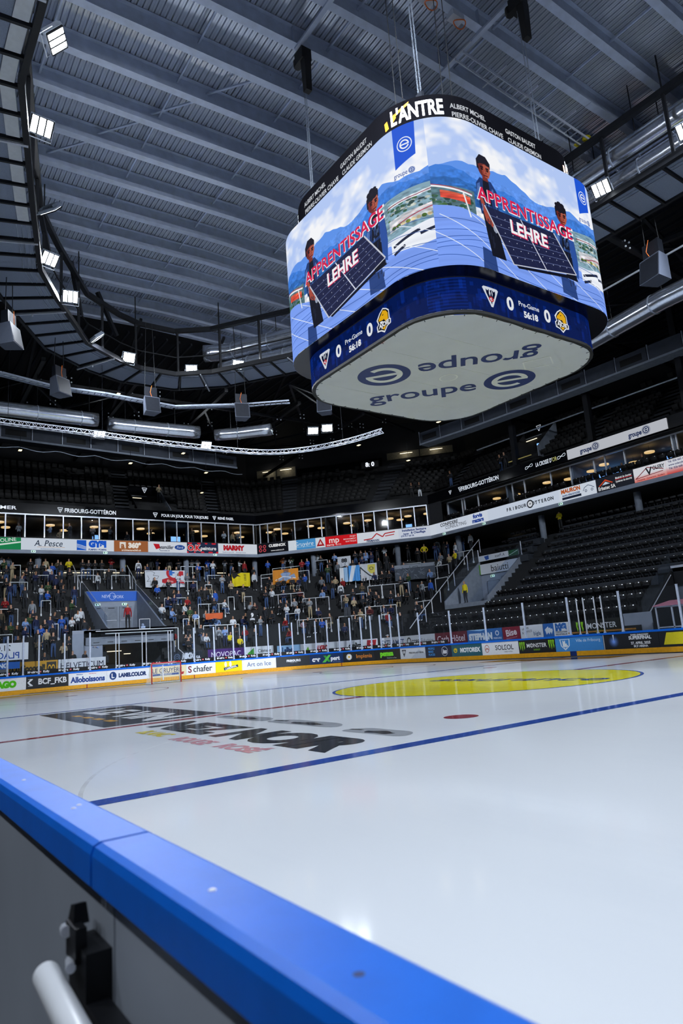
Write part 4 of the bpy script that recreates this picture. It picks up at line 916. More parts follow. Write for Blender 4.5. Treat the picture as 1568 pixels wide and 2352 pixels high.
def S_mir(c): c.r(0, 0, .32, 1, '#dfe8f4'); c.p([(.14, .2), (.26, .1), (.26, .8), (.18, .9)], '#2858b0'); c.t('A. Pesce', .54, .45, .5, '#1c2c4c', bold=.0, fit=.24, flip=True); c.r(.76, 0, 1, 1, '#1f5a3c'); c.line([(.78, .8), (.98, .2)], .1, '#cfe4d8')
obj('banner_cloth', curve_panel(lambda s, o: (s, 40.46 + o, 0, 1), -23.3, -19.2, 0, 7.28, 7.72, .02), print_mat('mirror_print', paint(S_mir, 4.1 / .44, '#e6edf6', 64), rough=.6), vb)
# ---- third opening at the near end of the long stand
vo3 = struct('door_4', 'dark opening in the long stand beside the penalty bench')
mb = MB(); mb.box(-5.5, 36.9, 0, 1.0, 37.05, 4.45); obj('rear_wall', mb, M['grey_wall'], vo3)
mb = MB(); mb.box(-5.45, 36.78, 3.35, 1.0, 36.9, 4.32); obj('dark_board', mb, M['dark_wall'], vo3)
mb = MB(); mb.box(-5.5, 36.7, 4.32, 1.0, 36.95, 4.45); obj('coping', mb, M['alu'], vo3)
A = [(33.4, 0), (33.4, 1.6), (36.9, 4.3), (36.9, 0)]
mb = MB(); mb.strip([[(x, y, z) for y, z in A] for x in (-5.62, -5.5)], closed=True); mb.face([(-5.62, y, z) for y, z in A]); mb.face([(-5.5, y, z) for y, z in A][::-1]); obj('side_wall', mb, M['dark_wall'], vo3)
mb = MB(); mb.tube([(-5.45, 33.6, 1.75), (-5.5, 36.6, 3.95)], .03, 6); obj('wall_edge', mb, M['alu'], vo3)
mb = MB(); mb.face([(-5.56, 33.4, 1.6), (-5.56, 36.9, 4.3), (-5.56, 36.9, 5.3), (-5.56, 33.4, 2.6)]); obj('glass_pane', mb, M['rail_glass'], vo3)
mb = MB(); mb.box(-6.6, 33.2, .1, -5.0, 33.28, 2.0); obj('grey_screen', mb, M['pale_wall'], vo3)
bench = thing('player_bench', 'long timber bench behind the glass before the green claw board', 'bench')
mb = MB(); mb.box(-8.6, 31.05, 1.15, -4.8, 31.35, 1.23); obj('seat', mb, M['timber'], bench)
for x in (-8.4, -6.7, -5.0): mb = MB(); mb.box(x, 31.1, .02, x + .08, 31.3, 1.15); obj('leg', mb, M['dark_steel'], bench)
booth = thing('penalty_box', 'clear plastic booth with aluminium frame and pink roof beside the bench', 'penalty box')
X0, X1, Y0, Y1, Z0, Z1 = -3.4, -.6, 31.0, 32.4, .02, 2.15
mb = MB()
for x in (X0, (X0 + X1) / 2 - .6, X1):
    for y in (Y0, Y1): mb.box(x - .03, y - .03, Z0, x + .03, y + .03, Z1)
for z in (1.12, Z1 - .06):
    for y in (Y0, Y1): mb.box(X0, y - .03, z, X1, y + .03, z + .06)
    for x in (X0, X1): mb.box(x - .03, Y0, z, x + .03, Y1, z + .06)
obj('frame', mb, M['alu'], booth)
mb = MB(); mb.hexa([(X0 - .1, Y0 - .1, Z1), (X1 + .1, Y0 - .1, Z1), (X1 + .1, Y1 + .1, Z1 + .25), (X0 - .1, Y1 + .1, Z1 + .25)], [(X0 - .1, Y0 - .1, Z1 + .03), (X1 + .1, Y0 - .1, Z1 + .03), (X1 + .1, Y1 + .1, Z1 + .28), (X0 - .1, Y1 + .1, Z1 + .28)]); obj('roof_panel', mb, mat('pink_roof', '#d88aa0', .4, 0, .1), booth)
mb = MB(); mb.face([(X0, Y0, 1.1), (X1, Y0, 1.1), (X1, Y0, Z1), (X0, Y0, Z1)]); obj('glass_pane', mb, M['rink_glass'], booth)
mb = MB(); mb.face([(X0, Y0, 1.1), (X0, Y1, 1.1), (X0, Y1, Z1), (X0, Y0, Z1)]); obj('glass_pane', mb, M['rink_glass'], booth)
# small lamps in the concourse, exit signs
strip0 = None
for i, (s, l) in enumerate(((8.6, .9), (11.0, 2.0), (14.0, 2.6), (17.0, 1.6), (19.5, 1.0), (24.5, .8), (27.0, .9), (29.0, .7), (52.4, 1.2))):
    x, y, nx, ny = spath(s, 7.6); mb = MB(); mb.box(-l / 2, -.04, -.03, l / 2, .04, .03)
    t = thing('strip_light', 'warm strip light on the concourse wall under the balcony', 'strip light', (x, y, 9.75), face_in(nx, ny), 'strip lights of the concourse'); obj('tube', mb, M['warm_strip'], t)
ex = None
for i, (s, z, d) in enumerate(((10.6, 10.4, -.06), (16.1, 10.4, -.06), (25.9, 10.4, -.06), (48.3, 10.4, -.06), (53.0, 10.4, -.06), (60.6, 10.4, -.06))):
    x, y, nx, ny = spath(s, d)
    t = thing('exit_sign', 'small lit green exit sign under the advertising ribbon', 'exit sign', (x, y, z), face_in(nx, ny), 'exit signs on the balcony trim')
    mb = MB(); mb.box(-.16, -.02, -.085, .16, .02, .085); obj('sign_face', mb, M['exit_green'], t)
    mb = MB(); mb.box(-.12, -.026, -.06, -.03, -.021, .06); mb.hexa([(.02, -.026, -.03), (.12, -.026, -.03), (.12, -.021, -.03), (.02, -.021, -.03)], [(.02, -.026, .03), (.12, -.026, .03), (.12, -.021, .03), (.02, -.021, .03)]); obj('arrow', mb, M['exit_mark'], t)
for nm, p, rz in (('door', (-40.02, 15.05, 6.02), face_in(-1, 0)), ('door', (-40.02, 17.15, 6.02), face_in(-1, 0)), ('sign', (-22.0, 40.4, 6.0), 0), ('sign', (-19.9, 40.4, 6.06), 0)):
    t = thing('exit_sign', 'small lit green exit sign above a tunnel doorway', 'exit sign', p, rz, 'exit signs over the tunnels')
    mb = MB(); mb.box(-.2, -.02, -.085, .2, .02, .085); obj('sign_face', mb, M['exit_green'], t)
    mb = MB(); mb.box(-.15, -.026, -.06, -.04, -.021, .06); mb.box(.03, -.026, -.03, .15, -.021, .03); obj('arrow', mb, M['exit_mark'], t)
# pendant lamps and people-level furniture inside the suites
lamp0 = None
LAMPS = [(8.2, 1.5), (8.7, 3.6), (11.9, 2.0), (13.0, 4.0), (15.3, 2.0), (16.2, 3.6), (19.2, 2.0), (20.2, 4.0), (24.2, 2.2), (25.2, 4.4), (28.4, 2.0), (28.9, 4.2), (31.6, 2.4), (32.3, 1.2), (33.0, 4.0), (35.4, 1.6), (36.2, 3.2), (38.6, 2.2), (38.9, 3.8), (40.5, 2.0), (42.3, 2.4), (42.8, 3.6), (43.9, 2.2), (45.6, 2.0), (53.0, 3.0), (54.8, 3.6), (58.4, 2.6), (60.0, 3.4), (62.2, 3.0), (63.6, 2.2), (65.2, 4.0), (67.0, 2.4), (68.4, 3.8), (70.2, 2.6)]
for i, (s, d) in enumerate(LAMPS):
    p = spath(s, d)
    if lamp0 is None:
        lamp0 = thing('pendant_lamp', 'warm glowing drum lamp hanging inside the glazed suites', 'lamp', (p[0], p[1], 12.92), 0, 'pendant lamps of the suites')
        mb = MB(); mb.lathe((0, 0, 0), [(.30, -.05), (.34, -.04), (.34, .05), (.30, .06)], 20); obj('lamp_shade', mb, M['lampshade'], lamp0)
        mb = MB(); mb.tube([(0, 0, .06), (0, 0, .48)], .01, 5); obj('cord', mb, M['black_steel'], lamp0)
    else: dup(lamp0, (p[0], p[1], 12.92))
for s, d, w, z in ((15.6, 4.5, .7, 12.5), (22.4, 3.2, .9, 12.3), (43.2, 4.6, .6, 12.4), (62.9, 5.6, 2.4, 12.5), (67.6, 5.2, .8, 12.8)):
    p = spath(s, d); t = thing('television', 'lit blue television screen deep inside a suite', 'television', (p[0], p[1], z), face_in(p[2], p[3]), 'televisions in the suites')
    mb = MB(); mb.box(-w / 2, -.02, -w * .28, w / 2, .02, w * .28); obj('screen', mb, M['tv'], t); mb = MB(); mb.box(-w / 2 - .02, .021, -w * .28 - .02, w / 2 + .02, .05, w * .28 + .02); obj('back_shell', mb, M['black'], t)

# ================================================================ ROOF
roof = struct('ceiling', 'grey steel roof with painted beams under a ribbed metal deck')
def ridge(y): return 23.74 - .028 * abs(y - 14.5)
BX = [9.75, 7.6, 5.45, 3.3, 1.2, -.9, -2.95, -5.05, -7.15, -9.25, -11.4, -13.6, -15.85, -18.1, -20.35, -22.7, -25.0, -27.2]
YA, YB = -1.5, 31.5
DEP = .78
def i_beam(x, w=.32, dep=DEP):
    mb = MB()
    for ya, yb in ((YA, 14.9), (14.9, YB)):
        za, zb = ridge(ya), ridge(yb)
        for w2, z0, z1 in ((w, 0, .035), (.03, .035, dep - .03), (w, dep - .03, dep)):
            mb.hexa([(x - w2 / 2, ya, za + z0), (x + w2 / 2, ya, za + z0), (x + w2 / 2, yb, zb + z0), (x - w2 / 2, yb, zb + z0)],
                    [(x - w2 / 2, ya, za + z1), (x + w2 / 2, ya, za + z1), (x + w2 / 2, yb, zb + z1), (x - w2 / 2, yb, zb + z1)])
    for y in (5.2, 14.6, 24.6):            # bolted splice plates
        z = ridge(y); mb.box(x - w / 2 - .004, y - .35, z - .02, x + w / 2 + .004, y + .35, z)
    return mb
for x in BX: obj('roof_beam', i_beam(x), M['beam_paint'], roof)
# ribbed deck, one sheet per bay
PITCH = .215
prof = []
y = YA
while y < YB:
    for dy, dz in ((0, 0), (.06, 0), (.068, .012), (.092, .012), (.10, 0), (.16, 0), (.168, .095), (.204, .095)): prof.append((y + dy, dz))
    y += PITCH
for xa, xb in zip(BX, BX[1:]):
    mb = MB(); mb.strip([[(x, yy, ridge(yy) + DEP + .004 + dz) for yy, dz in prof] for x in (xa + (.0), xb)])
    obj('deck_sheet', mb, M['deck'], roof)
# short struts and diagonal ties between the beams
for i, (xa, xb) in enumerate(zip(BX, BX[1:])):
    for y in (4.3 + .12 * i * 0, 9.05, 13.5, 18.4, 22.8, 27.0):
        z = ridge(y) + .46; mb = MB(); mb.beam((xa - .02, y, z), (xb + .02, y, z), .07, .07); obj('strut', mb, M['beam_paint'], roof)
for x, y in ((-9.25, 9.6), (-11.4, 8.0), (-13.6, 6.4), (-7.15, 11.2)):
    mb = MB(); z = ridge(y) + .45; mb.beam((x, y - .9, z), (x + 2.1, y + 1.0, z + .1), .09, .06); obj('diagonal_tie', mb, M['beam_paint'], roof)
for xa, xb, y in ((-3.0, 1.3, 12.12), (-1.0, 5.6, 17.7)):
    mb = MB(); z = ridge(y) - .06; mb.box(xa, y - .09, z - .05, xb, y + .09, z + .05); obj('hanger_bar', mb, M['beam_paint'], roof)
for x, y in ((-2.95, 11.9), (3.3, 12.3), (3.3, 17.4), (1.2, 17.5), (-.9, 17.5)):
    mb = MB(); z = ridge(y); mb.box(x - .16, y - .012, z + .035, x + .16, y + .012, z + .75); obj('stiffener', mb, M['beam_paint'], roof)
# dark outer roof round the central field, with ribs
outer = struct('ceiling_outer', 'black ribbed roof over the stands')
mb = MB()
mb.face([(-64, -14, 23.4), (-64, 62, 23.4), (-27.3, 62, 24.7), (-27.3, -14, 24.7)]); mb.face([(-27.3, 31.6, 24.4), (-27.3, 62, 23.2), (22, 62, 23.2), (22, 31.6, 24.4)]); mb.face([(-27.3, -14, 24.6), (22, -14, 24.6), (22, -1.5, 24.4), (-27.3, -1.5, 24.4)])
obj('roof_sheet', mb, M['dark_wall'], outer)
mb = MB()
for k in range(46): mb.box(-58, -8 + k * .9, 23.2 - .0, -27.5, -8 + k * .9 + .12, 23.36)
obj('roof_rib', mb, M['dark_steel'], outer)
mb = MB()
for k in range(34): mb.box(-27, 33 + k * .8, 22.9, 20, 33 + k * .8 + .12, 23.05)
obj('roof_rib', mb, M['dark_steel'], outer)
obj('outer_wall', slab_run(-4, S_END, 11.5, 11.8, 18, 26), M['dark_wall'], outer)

# ================================================================ CATWALK RING
RP = [(13.0, 2.86), (4, 2.86), (-4.5, 2.88), (-10.6, 4.4), (-14.9, 5.55), (-17.25, 6.8), (-21.35, 9.3), (-22.9, 11.6), (-23.5, 13.0), (-23.5, 15.3), (-22.2, 17.2), (-17.9, 20.4), (-13.5, 22.6), (-9, 23.9), (-4, 24.4), (4, 24.6), (13, 24.7)]
def poly_len(P): return [0] + list(np.cumsum([math.hypot(b[0] - a[0], b[1] - a[1]) for a, b in zip(P, P[1:])]))
RL = poly_len(RP)
def rp(s, o=0.0):
    i = max(0, min(len(RP) - 2, int(np.searchsorted(RL, s) - 1))); a, b = RP[i], RP[i + 1]; k = (s - RL[i]) / (RL[i + 1] - RL[i])
    t = ((b[0] - a[0]) / (RL[i + 1] - RL[i]), (b[1] - a[1]) / (RL[i + 1] - RL[i]))
    if o:
        def nrm(j):
            j = max(0, min(len(RP) - 2, j)); a_, b_ = RP[j], RP[j + 1]; l = math.hypot(b_[0] - a_[0], b_[1] - a_[1]); return ((b_[1] - a_[1]) / l, -(b_[0] - a_[0]) / l)
        n0, n1, n2 = nrm(i - 1), nrm(i), nrm(i + 1)
        na = [(n0[c] + n1[c]) / 2 for c in (0, 1)]; nb_ = [(n1[c] + n2[c]) / 2 for c in (0, 1)]
        n = [na[c] * (1 - k) + nb_[c] * k for c in (0, 1)]; l = math.hypot(*n); n = (n[0] / l, n[1] / l)
    else: n = (0, 0)
    return (a[0] + (b[0] - a[0]) * k + n[0] * -o * -1, a[1] + (b[1] - a[1]) * k + n[1] * o, t)
# outward normal check: travelling -X along y=5 the outside is -Y
sgn = 1 if rp(5, 1.0)[1] < rp(5, 0)[1] else -1
def rq(s, o): x, y, t = rp(s, o * sgn); return (x, y)
RT = RL[-1]
M['grating'] = mat('grey_grating', '#8691a6', .6, .2, .25, 60)
cw = thing('catwalk', 'black steel catwalk ring with grey grating panels hung under the roof', 'catwalk')
WID = 2.5
n = int(RT / 1.18)
for k in range(n):
    s0, s1 = k * RT / n, (k + 1) * RT / n
    P = [rq(s0 + .07, .18), rq(s1 - .07, .18), rq(s1 - .07, WID), rq(s0 + .07, WID)]
    mb = MB(); mb.hexa([p + (18.98,) for p in P], [p + (19.01,) for p in P]); obj('grating_panel', mb, M['grating'], cw)
    mb = MB(); a, b = rq(s0, -.02), rq(s0, WID + .1); mb.beam((*a, 18.95), (*b, 18.95), .09, .16); obj('joist', mb, M['black_steel'], cw)
    if k < n * .30:
        P = [rq(s0 + .1, .2), rq(s1 - .1, .2), rq(s1 - .1, .62), rq(s0 + .1, .62)]; mb = MB(); mb.hexa([p + (18.94,) for p in P], [p + (18.97,) for p in P]); obj('edge_plate', mb, M['white_paint'], cw)
    elif k % 1 == 0:
        mb = MB()
        for q in (.3, .5, .7): a, b = rq(s0 + .12, q), rq(s1 - .12, q); mb.beam((*a, 18.95), (*b, 18.95), .03, .03)
        obj('edge_grille', mb, M['galv'], cw)
    if k % 5 == 2:
        mb = MB(); a, b = rq(s0 + .1, -.05), rq(s0 + .1, WID + .3); mb.beam((*a, 18.84), (*b, 18.84), .07, .07); c = rq(s0 + .1, 1.6); mb.box(c[0] - .03, c[1] - .03, 18.7, c[0] + .03, c[1] + .03, 18.86); obj('channel', mb, M['alu'], cw)
for o, z, w, h in ((0, 18.98, .2, .26), (WID, 18.98, .14, .22), (0, 21.9, .24, .26), (WID, 20.1, .06, .06), (0, 20.1, .06, .06)):
    mb = MB()
    S = sorted(set(RL)); P = [rq(s, o) for s in S]
    for a, b in zip(P, P[1:]): mb.beam((*a, z), (*b, z), w, h)
    obj('chord' if h > .1 else 'hand_rail', mb, M['black_steel'], cw)
k = 0; s = 1.2
while s < RT:
    x, y = rq(s, 0); mb = MB(); mb.box(x - .06, y - .06, 19.05, x + .06, y + .06, 21.85); obj('hanger', mb, M['black_steel'], cw)
    if k % 2 == 0:
        mb = MB(); a = rq(s, 0); b = rq(min(RT, s + 2.6), 0); mb.beam((*a, 21.8), (*rq(s, -.0), 23.6), .05, .05); obj('suspension_rod', mb, M['black_steel'], cw)
    k += 1; s += 2.75
for s0, z0, s1, z1 in ((27.2, 22.4, 29.8, 20.2), (33.5, 22.6, 34.6, 20.0), (36.8, 22.6, 38.2, 20.4)):
    mb = MB(); a = rq(s0, .2); b = rq(s1, .0); mb.beam((*a, z0), (*b, z1), .2, .2); obj('brace', mb, M['black_steel'], cw)

# ================================================================ FLOODLIGHTS
fl_body = None
def floodlight(loc, aim, label, w=.62, h=.5, group=None, cells=3, power=1.0, arm=True, spread=125):
    """floodlight: housing, lens cells that glow, bracket and its own lamp; front is -Y before it is turned to its aim"""
    t = thing('floodlight', label, 'floodlight', loc, 0, group)
    v = (Vector(aim) - Vector(loc)).normalized()
    t.rotation_mode = 'QUATERNION'; t.rotation_quaternion = v.to_track_quat('-Y', 'Z')
    mb = MB(); mb.box(-w / 2 - .03, 0.0, -h / 2 - .03, w / 2 + .03, .12, h / 2 + .03)
    for i in range(9): mb.box(-w / 2 + i * w / 9, .12, -h / 2, -w / 2 + i * w / 9 + .02, .2, h / 2)
    obj('housing', mb, M['galv'], t)
    for i in range(cells):
        cw_ = w / cells; mb = MB(); mb.box(-w / 2 + i * cw_ + .012, -.012, -h / 2 + .01, -w / 2 + (i + 1) * cw_ - .012, .002, h / 2 - .01); obj('lens', mb, M['flood_lens'], t)
    mb = MB()
    for i in range(cells + 1): x = -w / 2 + i * w / cells; mb.box(x - .024, -.055, -h / 2, x + .024, -.01, h / 2)
    for z in (-h / 2, h / 2): mb.box(-w / 2, -.055, z - .012, w / 2, -.01, z + .012)
    obj('cell_frame', mb, M['black_steel'], t)
    mb = MB(); mb.tube([(-w / 2 - .05, .05, 0), (-w / 2 - .05, .05, -h / 2 - .14), (w / 2 + .05, .05, -h / 2 - .14), (w / 2 + .05, .05, 0)], .02, 6); obj('bracket', mb, M['alu'], t)
    if power > 0:
        L_ = bpy.data.lights.new('flood_lamp', 'AREA'); L_.shape = 'RECTANGLE'; L_.size = w * .9; L_.size_y = h * .9; L_.energy = FLOOD_W * power; L_.color = LAMP_COL; L_.spread = math.radians(spread)
        lo = put(bpy.data.objects.new('flood_lamp', L_), t); lo.location = (0, -.03, 0); lo.rotation_euler = (-PI / 2, 0, 0)
    return t
FLOODS = [((-2.72, 3.5, 19.2), (4, 18, 0), 'floodlight tilted inwards on the straight catwalk by the white edge plates'), ((-6.38, 3.84, 19.2), (9, 5, 4), 'brightest glaring floodlight on the straight catwalk'),
    ((-10.8, 5.1, 19.2), (-24, 23, 0), 'edge-on floodlight above the dark catwalk brace'), ((-14.3, 5.8, 19.2), (4, 11, 0), 'floodlight with dark cell bars where the catwalk starts to bend'), ((-17.2, 7.4, 19.2), (12, 2, 1), 'glaring floodlight on the slanting run of the catwalk'),
    ((-21.1, 9.8, 19.2), (-24, 27, 0), 'edge-on floodlight at the end of the slanting catwalk run'), ((-22.8, 12.1, 19.2), (8, 12, 0), 'floodlight of four bright cells on the end run of the catwalk'), ((-22.9, 16.1, 19.2), (6, 4, 0), 'large white floodlight in the middle of the end run'),
    ((-21.0, 18.4, 19.2), (6, 12, 0), 'floodlight under the spiral duct at the catwalk bend'), ((1.2, 24.2, 19.35), (6, 4, 0), 'floodlight in a white bracket beside the big spiral ducts'), ((5.0, 24.0, 19.3), (9, 4, 0), 'glaring floodlight shining along the big ducts')]
for loc, aim, lab in FLOODS: floodlight(loc, aim, lab, .7, .55)
OUT = [((-36.0, 14.1, 18.7), (-20, 14, 0), 'floodlight hung before the end gallery, nearest the long catwalk'), ((-35.6, 22.7, 18.7), (-18, 20, 0), 'floodlight hung before the end gallery, nearest the corner'),
    ((-29.5, 29.4, 18.9), (-14, 22, 0), 'lower of two floodlights hung in the dark roof corner'), ((-28.6, 30.2, 18.95), (-12, 20, 0), 'upper of two floodlights hung in the dark roof corner')]
for loc, aim, lab in OUT: floodlight(loc, aim, lab, .85, .62, power=.02)
for x, y, aim in ((10, 3.6, (-20, 33, 4)), (16, 3, (-34, 12, 5)), (22, 6, (8, 12, 0)), (10, 23.6, (-34, 22, 5)), (16, 23.4, (8, 10, 0)), (22, 20, (-30, 32, 5)), (-12, 23.4, (-25, 7, 0))):
    floodlight((x, y, 19.2), aim, 'floodlight of the catwalk ring above the near half of the rink', .7, .55, 'floodlights above the near half', power=1.7 if aim[2] > 1 else 1.5, spread=55 if aim[2] > 1 else 125)

for x in (4, 12, 20):
    floodlight((x, -8.5, 15.5), (x * .4 + 8.5, -1.0, .5), 'floodlight over the near stand behind the camera', .7, .55, 'floodlights over the near stand', power=.5)

# ================================================================ SPEAKERS, DUCTS, TRAYS, TRUSS, GALLERY
def speaker(loc, rz, label, k=1.0):
    t = thing('loudspeaker', label, 'loudspeaker', loc, rz)
    mb = MB(); w, h, d = .46 * k, .50 * k, .40 * k
    mb.hexa([(-w, -d, -h), (w, -d, -h), (w * .7, d, -h), (-w * .7, d, -h)], [(-w, -d * .5, h), (w, -d * .5, h), (w * .7, d, h), (-w * .7, d, h)]); obj('cabinet', mb, mat('speaker_grey', '#4a5160', .6, 0, .1, 30) if 'spk' not in M else M['spk'], t)
    mb = MB(); mb.hexa([(-w * .92, -d - .012, -h * .92), (w * .92, -d - .012, -h * .92), (w * .92, -d - .004, -h * .92), (-w * .92, -d - .004, -h * .92)], [(-w * .92, -d * .53, h * .9), (w * .92, -d * .53, h * .9), (w * .92, -d * .5, h * .9), (-w * .92, -d * .5, h * .9)]); obj('grille', mb, M['dark_steel'], t)
    mb = MB(); mb.hexa([(-w * .8, -d * .2, h * 1.08), (w * .8, -d * .2, h * 1.08), (w * .6, d * .8, h * 1.08), (-w * .6, d * .8, h * 1.08)], [(-w * .8, -d * .1, h * 2.3), (w * .8, -d * .1, h * 2.3), (w * .6, d * .8, h * 2.3), (-w * .6, d * .8, h * 2.3)]); obj('upper_cabinet', mb, M['dark_steel'], t)
    mb = MB()
    for x in (-w * .7, w * .7): mb.tube([(x, .1, h * 2.3), (x * .6, .1, h * 2.3 + 4.2)], .02, 5)
    obj('suspension', mb, M['black_steel'], t)
    mb = MB(); mb.tube([(0, -d * .4, h), (-.1, -d * .5, h * 1.5), (.02, -d * .3, h * 2.4)], .015, 5); obj('cable', mb, M['orange_cable'], t)
    return t
M['spk'] = mat('speaker_grey', '#4a5160', .6, 0, .1, 30)
speaker((-16.5, 4.65, 16.2), face_in(-.6, -.8), 'grey loudspeaker hanging by the glaring floodlight of the slanting run', 1.0)
speaker((-21.6, 7.95, 16.2), face_in(-.85, -.5), 'grey loudspeaker hung in front of the cable tray')
speaker((-22.4, 13.25, 16.2), face_in(-1, 0), 'grey loudspeaker under the end run, before the spiral duct')
speaker((-21.2, 18.6, 16.2), face_in(-1, .3), 'grey loudspeaker under the end run, nearest the scoreboard')
speaker((-17.5, 22.4, 15.9), face_in(-.7, .7), 'dark loudspeaker half hidden behind the scoreboard')
speaker((1.2, 27.4, 16.5), face_in(.2, 1), 'large black loudspeaker above the long spiral duct', 1.15)
def duct(label, pts, r, flange=2.2, m='duct'):
    t = thing('ventilation_duct', label, 'duct')
    P = [Vector(p) for p in pts]; Q_ = []
    for a, b in zip(P, P[1:]):
        k = max(1, int((b - a).length / .5)); Q_ += [a.lerp(b, i / k) for i in range(k)]
    Q_.append(P[-1])
    rr = []
    D_ = []
    for i, p in enumerate(Q_): D_.append(p); rr.append(r)
    mb = MB(); mb.tube(D_, rr, 24); obj('tube', mb, M[m], t, smooth=True)
    L_ = 0
    for a, b in zip(Q_, Q_[1:]):
        L_ += (b - a).length
        if L_ > flange: L_ = 0; d_ = (b - a).normalized() * .03; mb = MB(); mb.tube([a - d_, a + d_], r * 1.05, 24); obj('flange', mb, M['galv'], t)
    # hangers
    for p in Q_[2::6]: mb = MB(); mb.tube([p + Vector((0, 0, r)), p + Vector((0, 0, r + 2.4))], .025, 5); obj('hanger_rod', mb, M['black_steel'], t)
    return t
duct('shiny duct behind the loudspeakers at the open side of the end stand', [(-28.4, 1.0, 17), (-28.4, 6.05, 17), (-28.3, 11.8, 17)], .46)
duct('shiny duct over the middle of the end stand with a capped end', [(-28.75, 12.6, 17), (-28.5, 16, 17), (-28.2, 18.8, 17)], .46)
duct('shiny duct curving towards the dark roof corner', [(-28.3, 20.1, 17), (-27.3, 21.5, 17), (-25.6, 23.2, 17)], .42)
duct('long shiny duct under the black loudspeaker over the long stand', [(-11, 33.2, 17.2), (-5.5, 32.4, 17.1), (-.7, 31.5, 17.05), (8, 31.2, 17)], .5)
duct('upper of two thick ducts over the catwalk along the long stand', [(-24.2, 17.6, 21.1), (-23.3, 18.85, 21.1), (-19.4, 21.5, 21.1), (-13, 24.6, 21.1), (-.7, 25.5, 21.15), (12, 25.5, 21.0)], .56)
duct('lower of two thick ducts over the catwalk along the long stand', [(-23.8, 18.6, 20.0), (-19.2, 21.9, 20.0), (-12.5, 25.0, 20.0), (-.2, 25.6, 20.05), (12, 25.6, 20.0)], .48)
duct('dull duct above the white-plated catwalk grating', [(*rq(s_, 1.45), 19.9) for s_ in (1, 8, 16.5, 23, 27.5, 30.5, 34)], .45)
def tray(name, label, cat, pts, w, m, h=.1, rung=.35):
    t = thing(name, label, cat); P = [Vector(p) for p in pts]
    for sg in (-1, 1):
        mb = MB()
        for a, b in zip(P, P[1:]):
            d_ = (b - a).normalized(); s_ = d_.cross(Vector((0, 0, 1))) * (w / 2 * sg); mb.beam(a + s_, b + s_, .03, h)
        obj('side_rail', mb, M[m], t)
    mb = MB()
    for a, b in zip(P, P[1:]):
        k = max(1, int((b - a).length / rung)); d_ = (b - a).normalized(); s_ = d_.cross(Vector((0, 0, 1))) * (w / 2)
        for i in range(k): p = a.lerp(b, (i + .5) / k); mb.beam(p - s_, p + s_, .05, .03)
    obj('rungs', mb, M[m], t)
    return t
tr = tray('cable_tray', 'galvanised cable tray sweeping behind the loudspeakers', 'cable tray', [(-22.6, 0, 17), (-23, 5.25, 17), (-23.8, 8.1, 17), (-23.7, 10.9, 17), (-24.1, 15.4, 17), (-22.0, 19.3, 17), (-20.3, 21.6, 17)], .5, 'galv')
mb = MB()
for dx in (-.12, .02, .14): mb.tube([(-22.6 + dx, 0, 17.04), (-23 + dx, 5.25, 17.04), (-23.8 + dx, 8.1, 17.04), (-23.7 + dx, 10.9, 17.04), (-24.1 + dx, 15.4, 17.04), (-22.0 + dx, 19.3, 17.04)], .045, 6)
obj('cables', mb, M['galv'], tr)
lad = tray('cable_ladder', 'pale cable ladder running under the roof deck towards the long catwalk', 'cable ladder', [(.12, 17.6, 23.45), (.12, 26.1, 22.8)], .42, 'alu', .12, .42)
mb = MB()
for y in (17.6, 19.6, 21.5, 24.0): mb.beam((-.55, y, ridge(y) - .10), (.75, y, ridge(y) - .10), .05, .05)
obj('cross_bar', mb, M['alu'], lad)
yl = thing('lifting_strap', 'yellow strap bundle at the end of the cable ladder', 'strap', (.1, 25.6, 23.0))
mb = MB(); mb.ball((0, 0, .14), .2, 10, 5, sz=.55); mb.tube([(-.5, -.2, .1), (-.4, -.1, -.05), (-.1, .05, -.1), (.25, .1, -.08)], .06, 6); obj('strap', mb, M['yellow_cloth'], yl)
# aluminium truss hung in an arc over the end
TP = []
for i in range(49):
    t = i / 48
    CTL = [(-23.4, 1.0), (-23.8, 5.4), (-23.9, 7.6), (-24.0, 10.0), (-24.2, 12.6), (-24.3, 16.8), (-23.9, 21.3), (-22.3, 23.8), (-19.6, 25.5), (-17.0, 26.3)]
    k = t * (len(CTL) - 1); j = min(int(k), len(CTL) - 2); f = k - j
    p0, p1, p2, p3 = [Vector((*CTL[max(0, min(len(CTL) - 1, j + q))], 14.5)) for q in (-1, 0, 1, 2)]
    TP.append(.5 * ((2 * p1) + (p2 - p0) * f + (2 * p0 - 5 * p1 + 4 * p2 - p3) * f * f + (3 * p1 - p0 - 3 * p2 + p3) * f ** 3))
truss = thing('lighting_truss', 'long curved silver truss hung over the end of the rink', 'truss')
def tside(i, o, z):
    a = TP[max(0, i - 1)]; b = TP[min(len(TP) - 1, i + 1)]; d_ = (b - a).normalized(); return TP[i] + d_.cross(Vector((0, 0, 1))) * o + Vector((0, 0, z))
ch = [[tside(i, o, z) for i in range(len(TP))] for o, z in ((-.15, 0), (.15, 0), (0, .28))]
for c_ in ch: mb = MB(); mb.tube(c_, .034, 6); obj('chord', mb, M['alu'], truss)
mb = MB()
for a in range(3):
    c1, c2 = ch[a], ch[(a + 1) % 3]
    for i in range(len(TP) - 1):
        m1 = (c1[i] + c1[i + 1]) / 2; mb.tube([c2[i], m1], .018, 4, caps=False); mb.tube([m1, c2[i + 1]], .018, 4, caps=False)
tag(obj('lattice', mb, M['alu'], truss), kind='stuff')
for i in (6, 18, 30, 42): mb = MB(); mb.tube([TP[i] + Vector((0, 0, .28)), TP[i] + Vector((0, 0, 6.5))], .012, 4); obj('suspension_wire', mb, M['dark_steel'], truss)
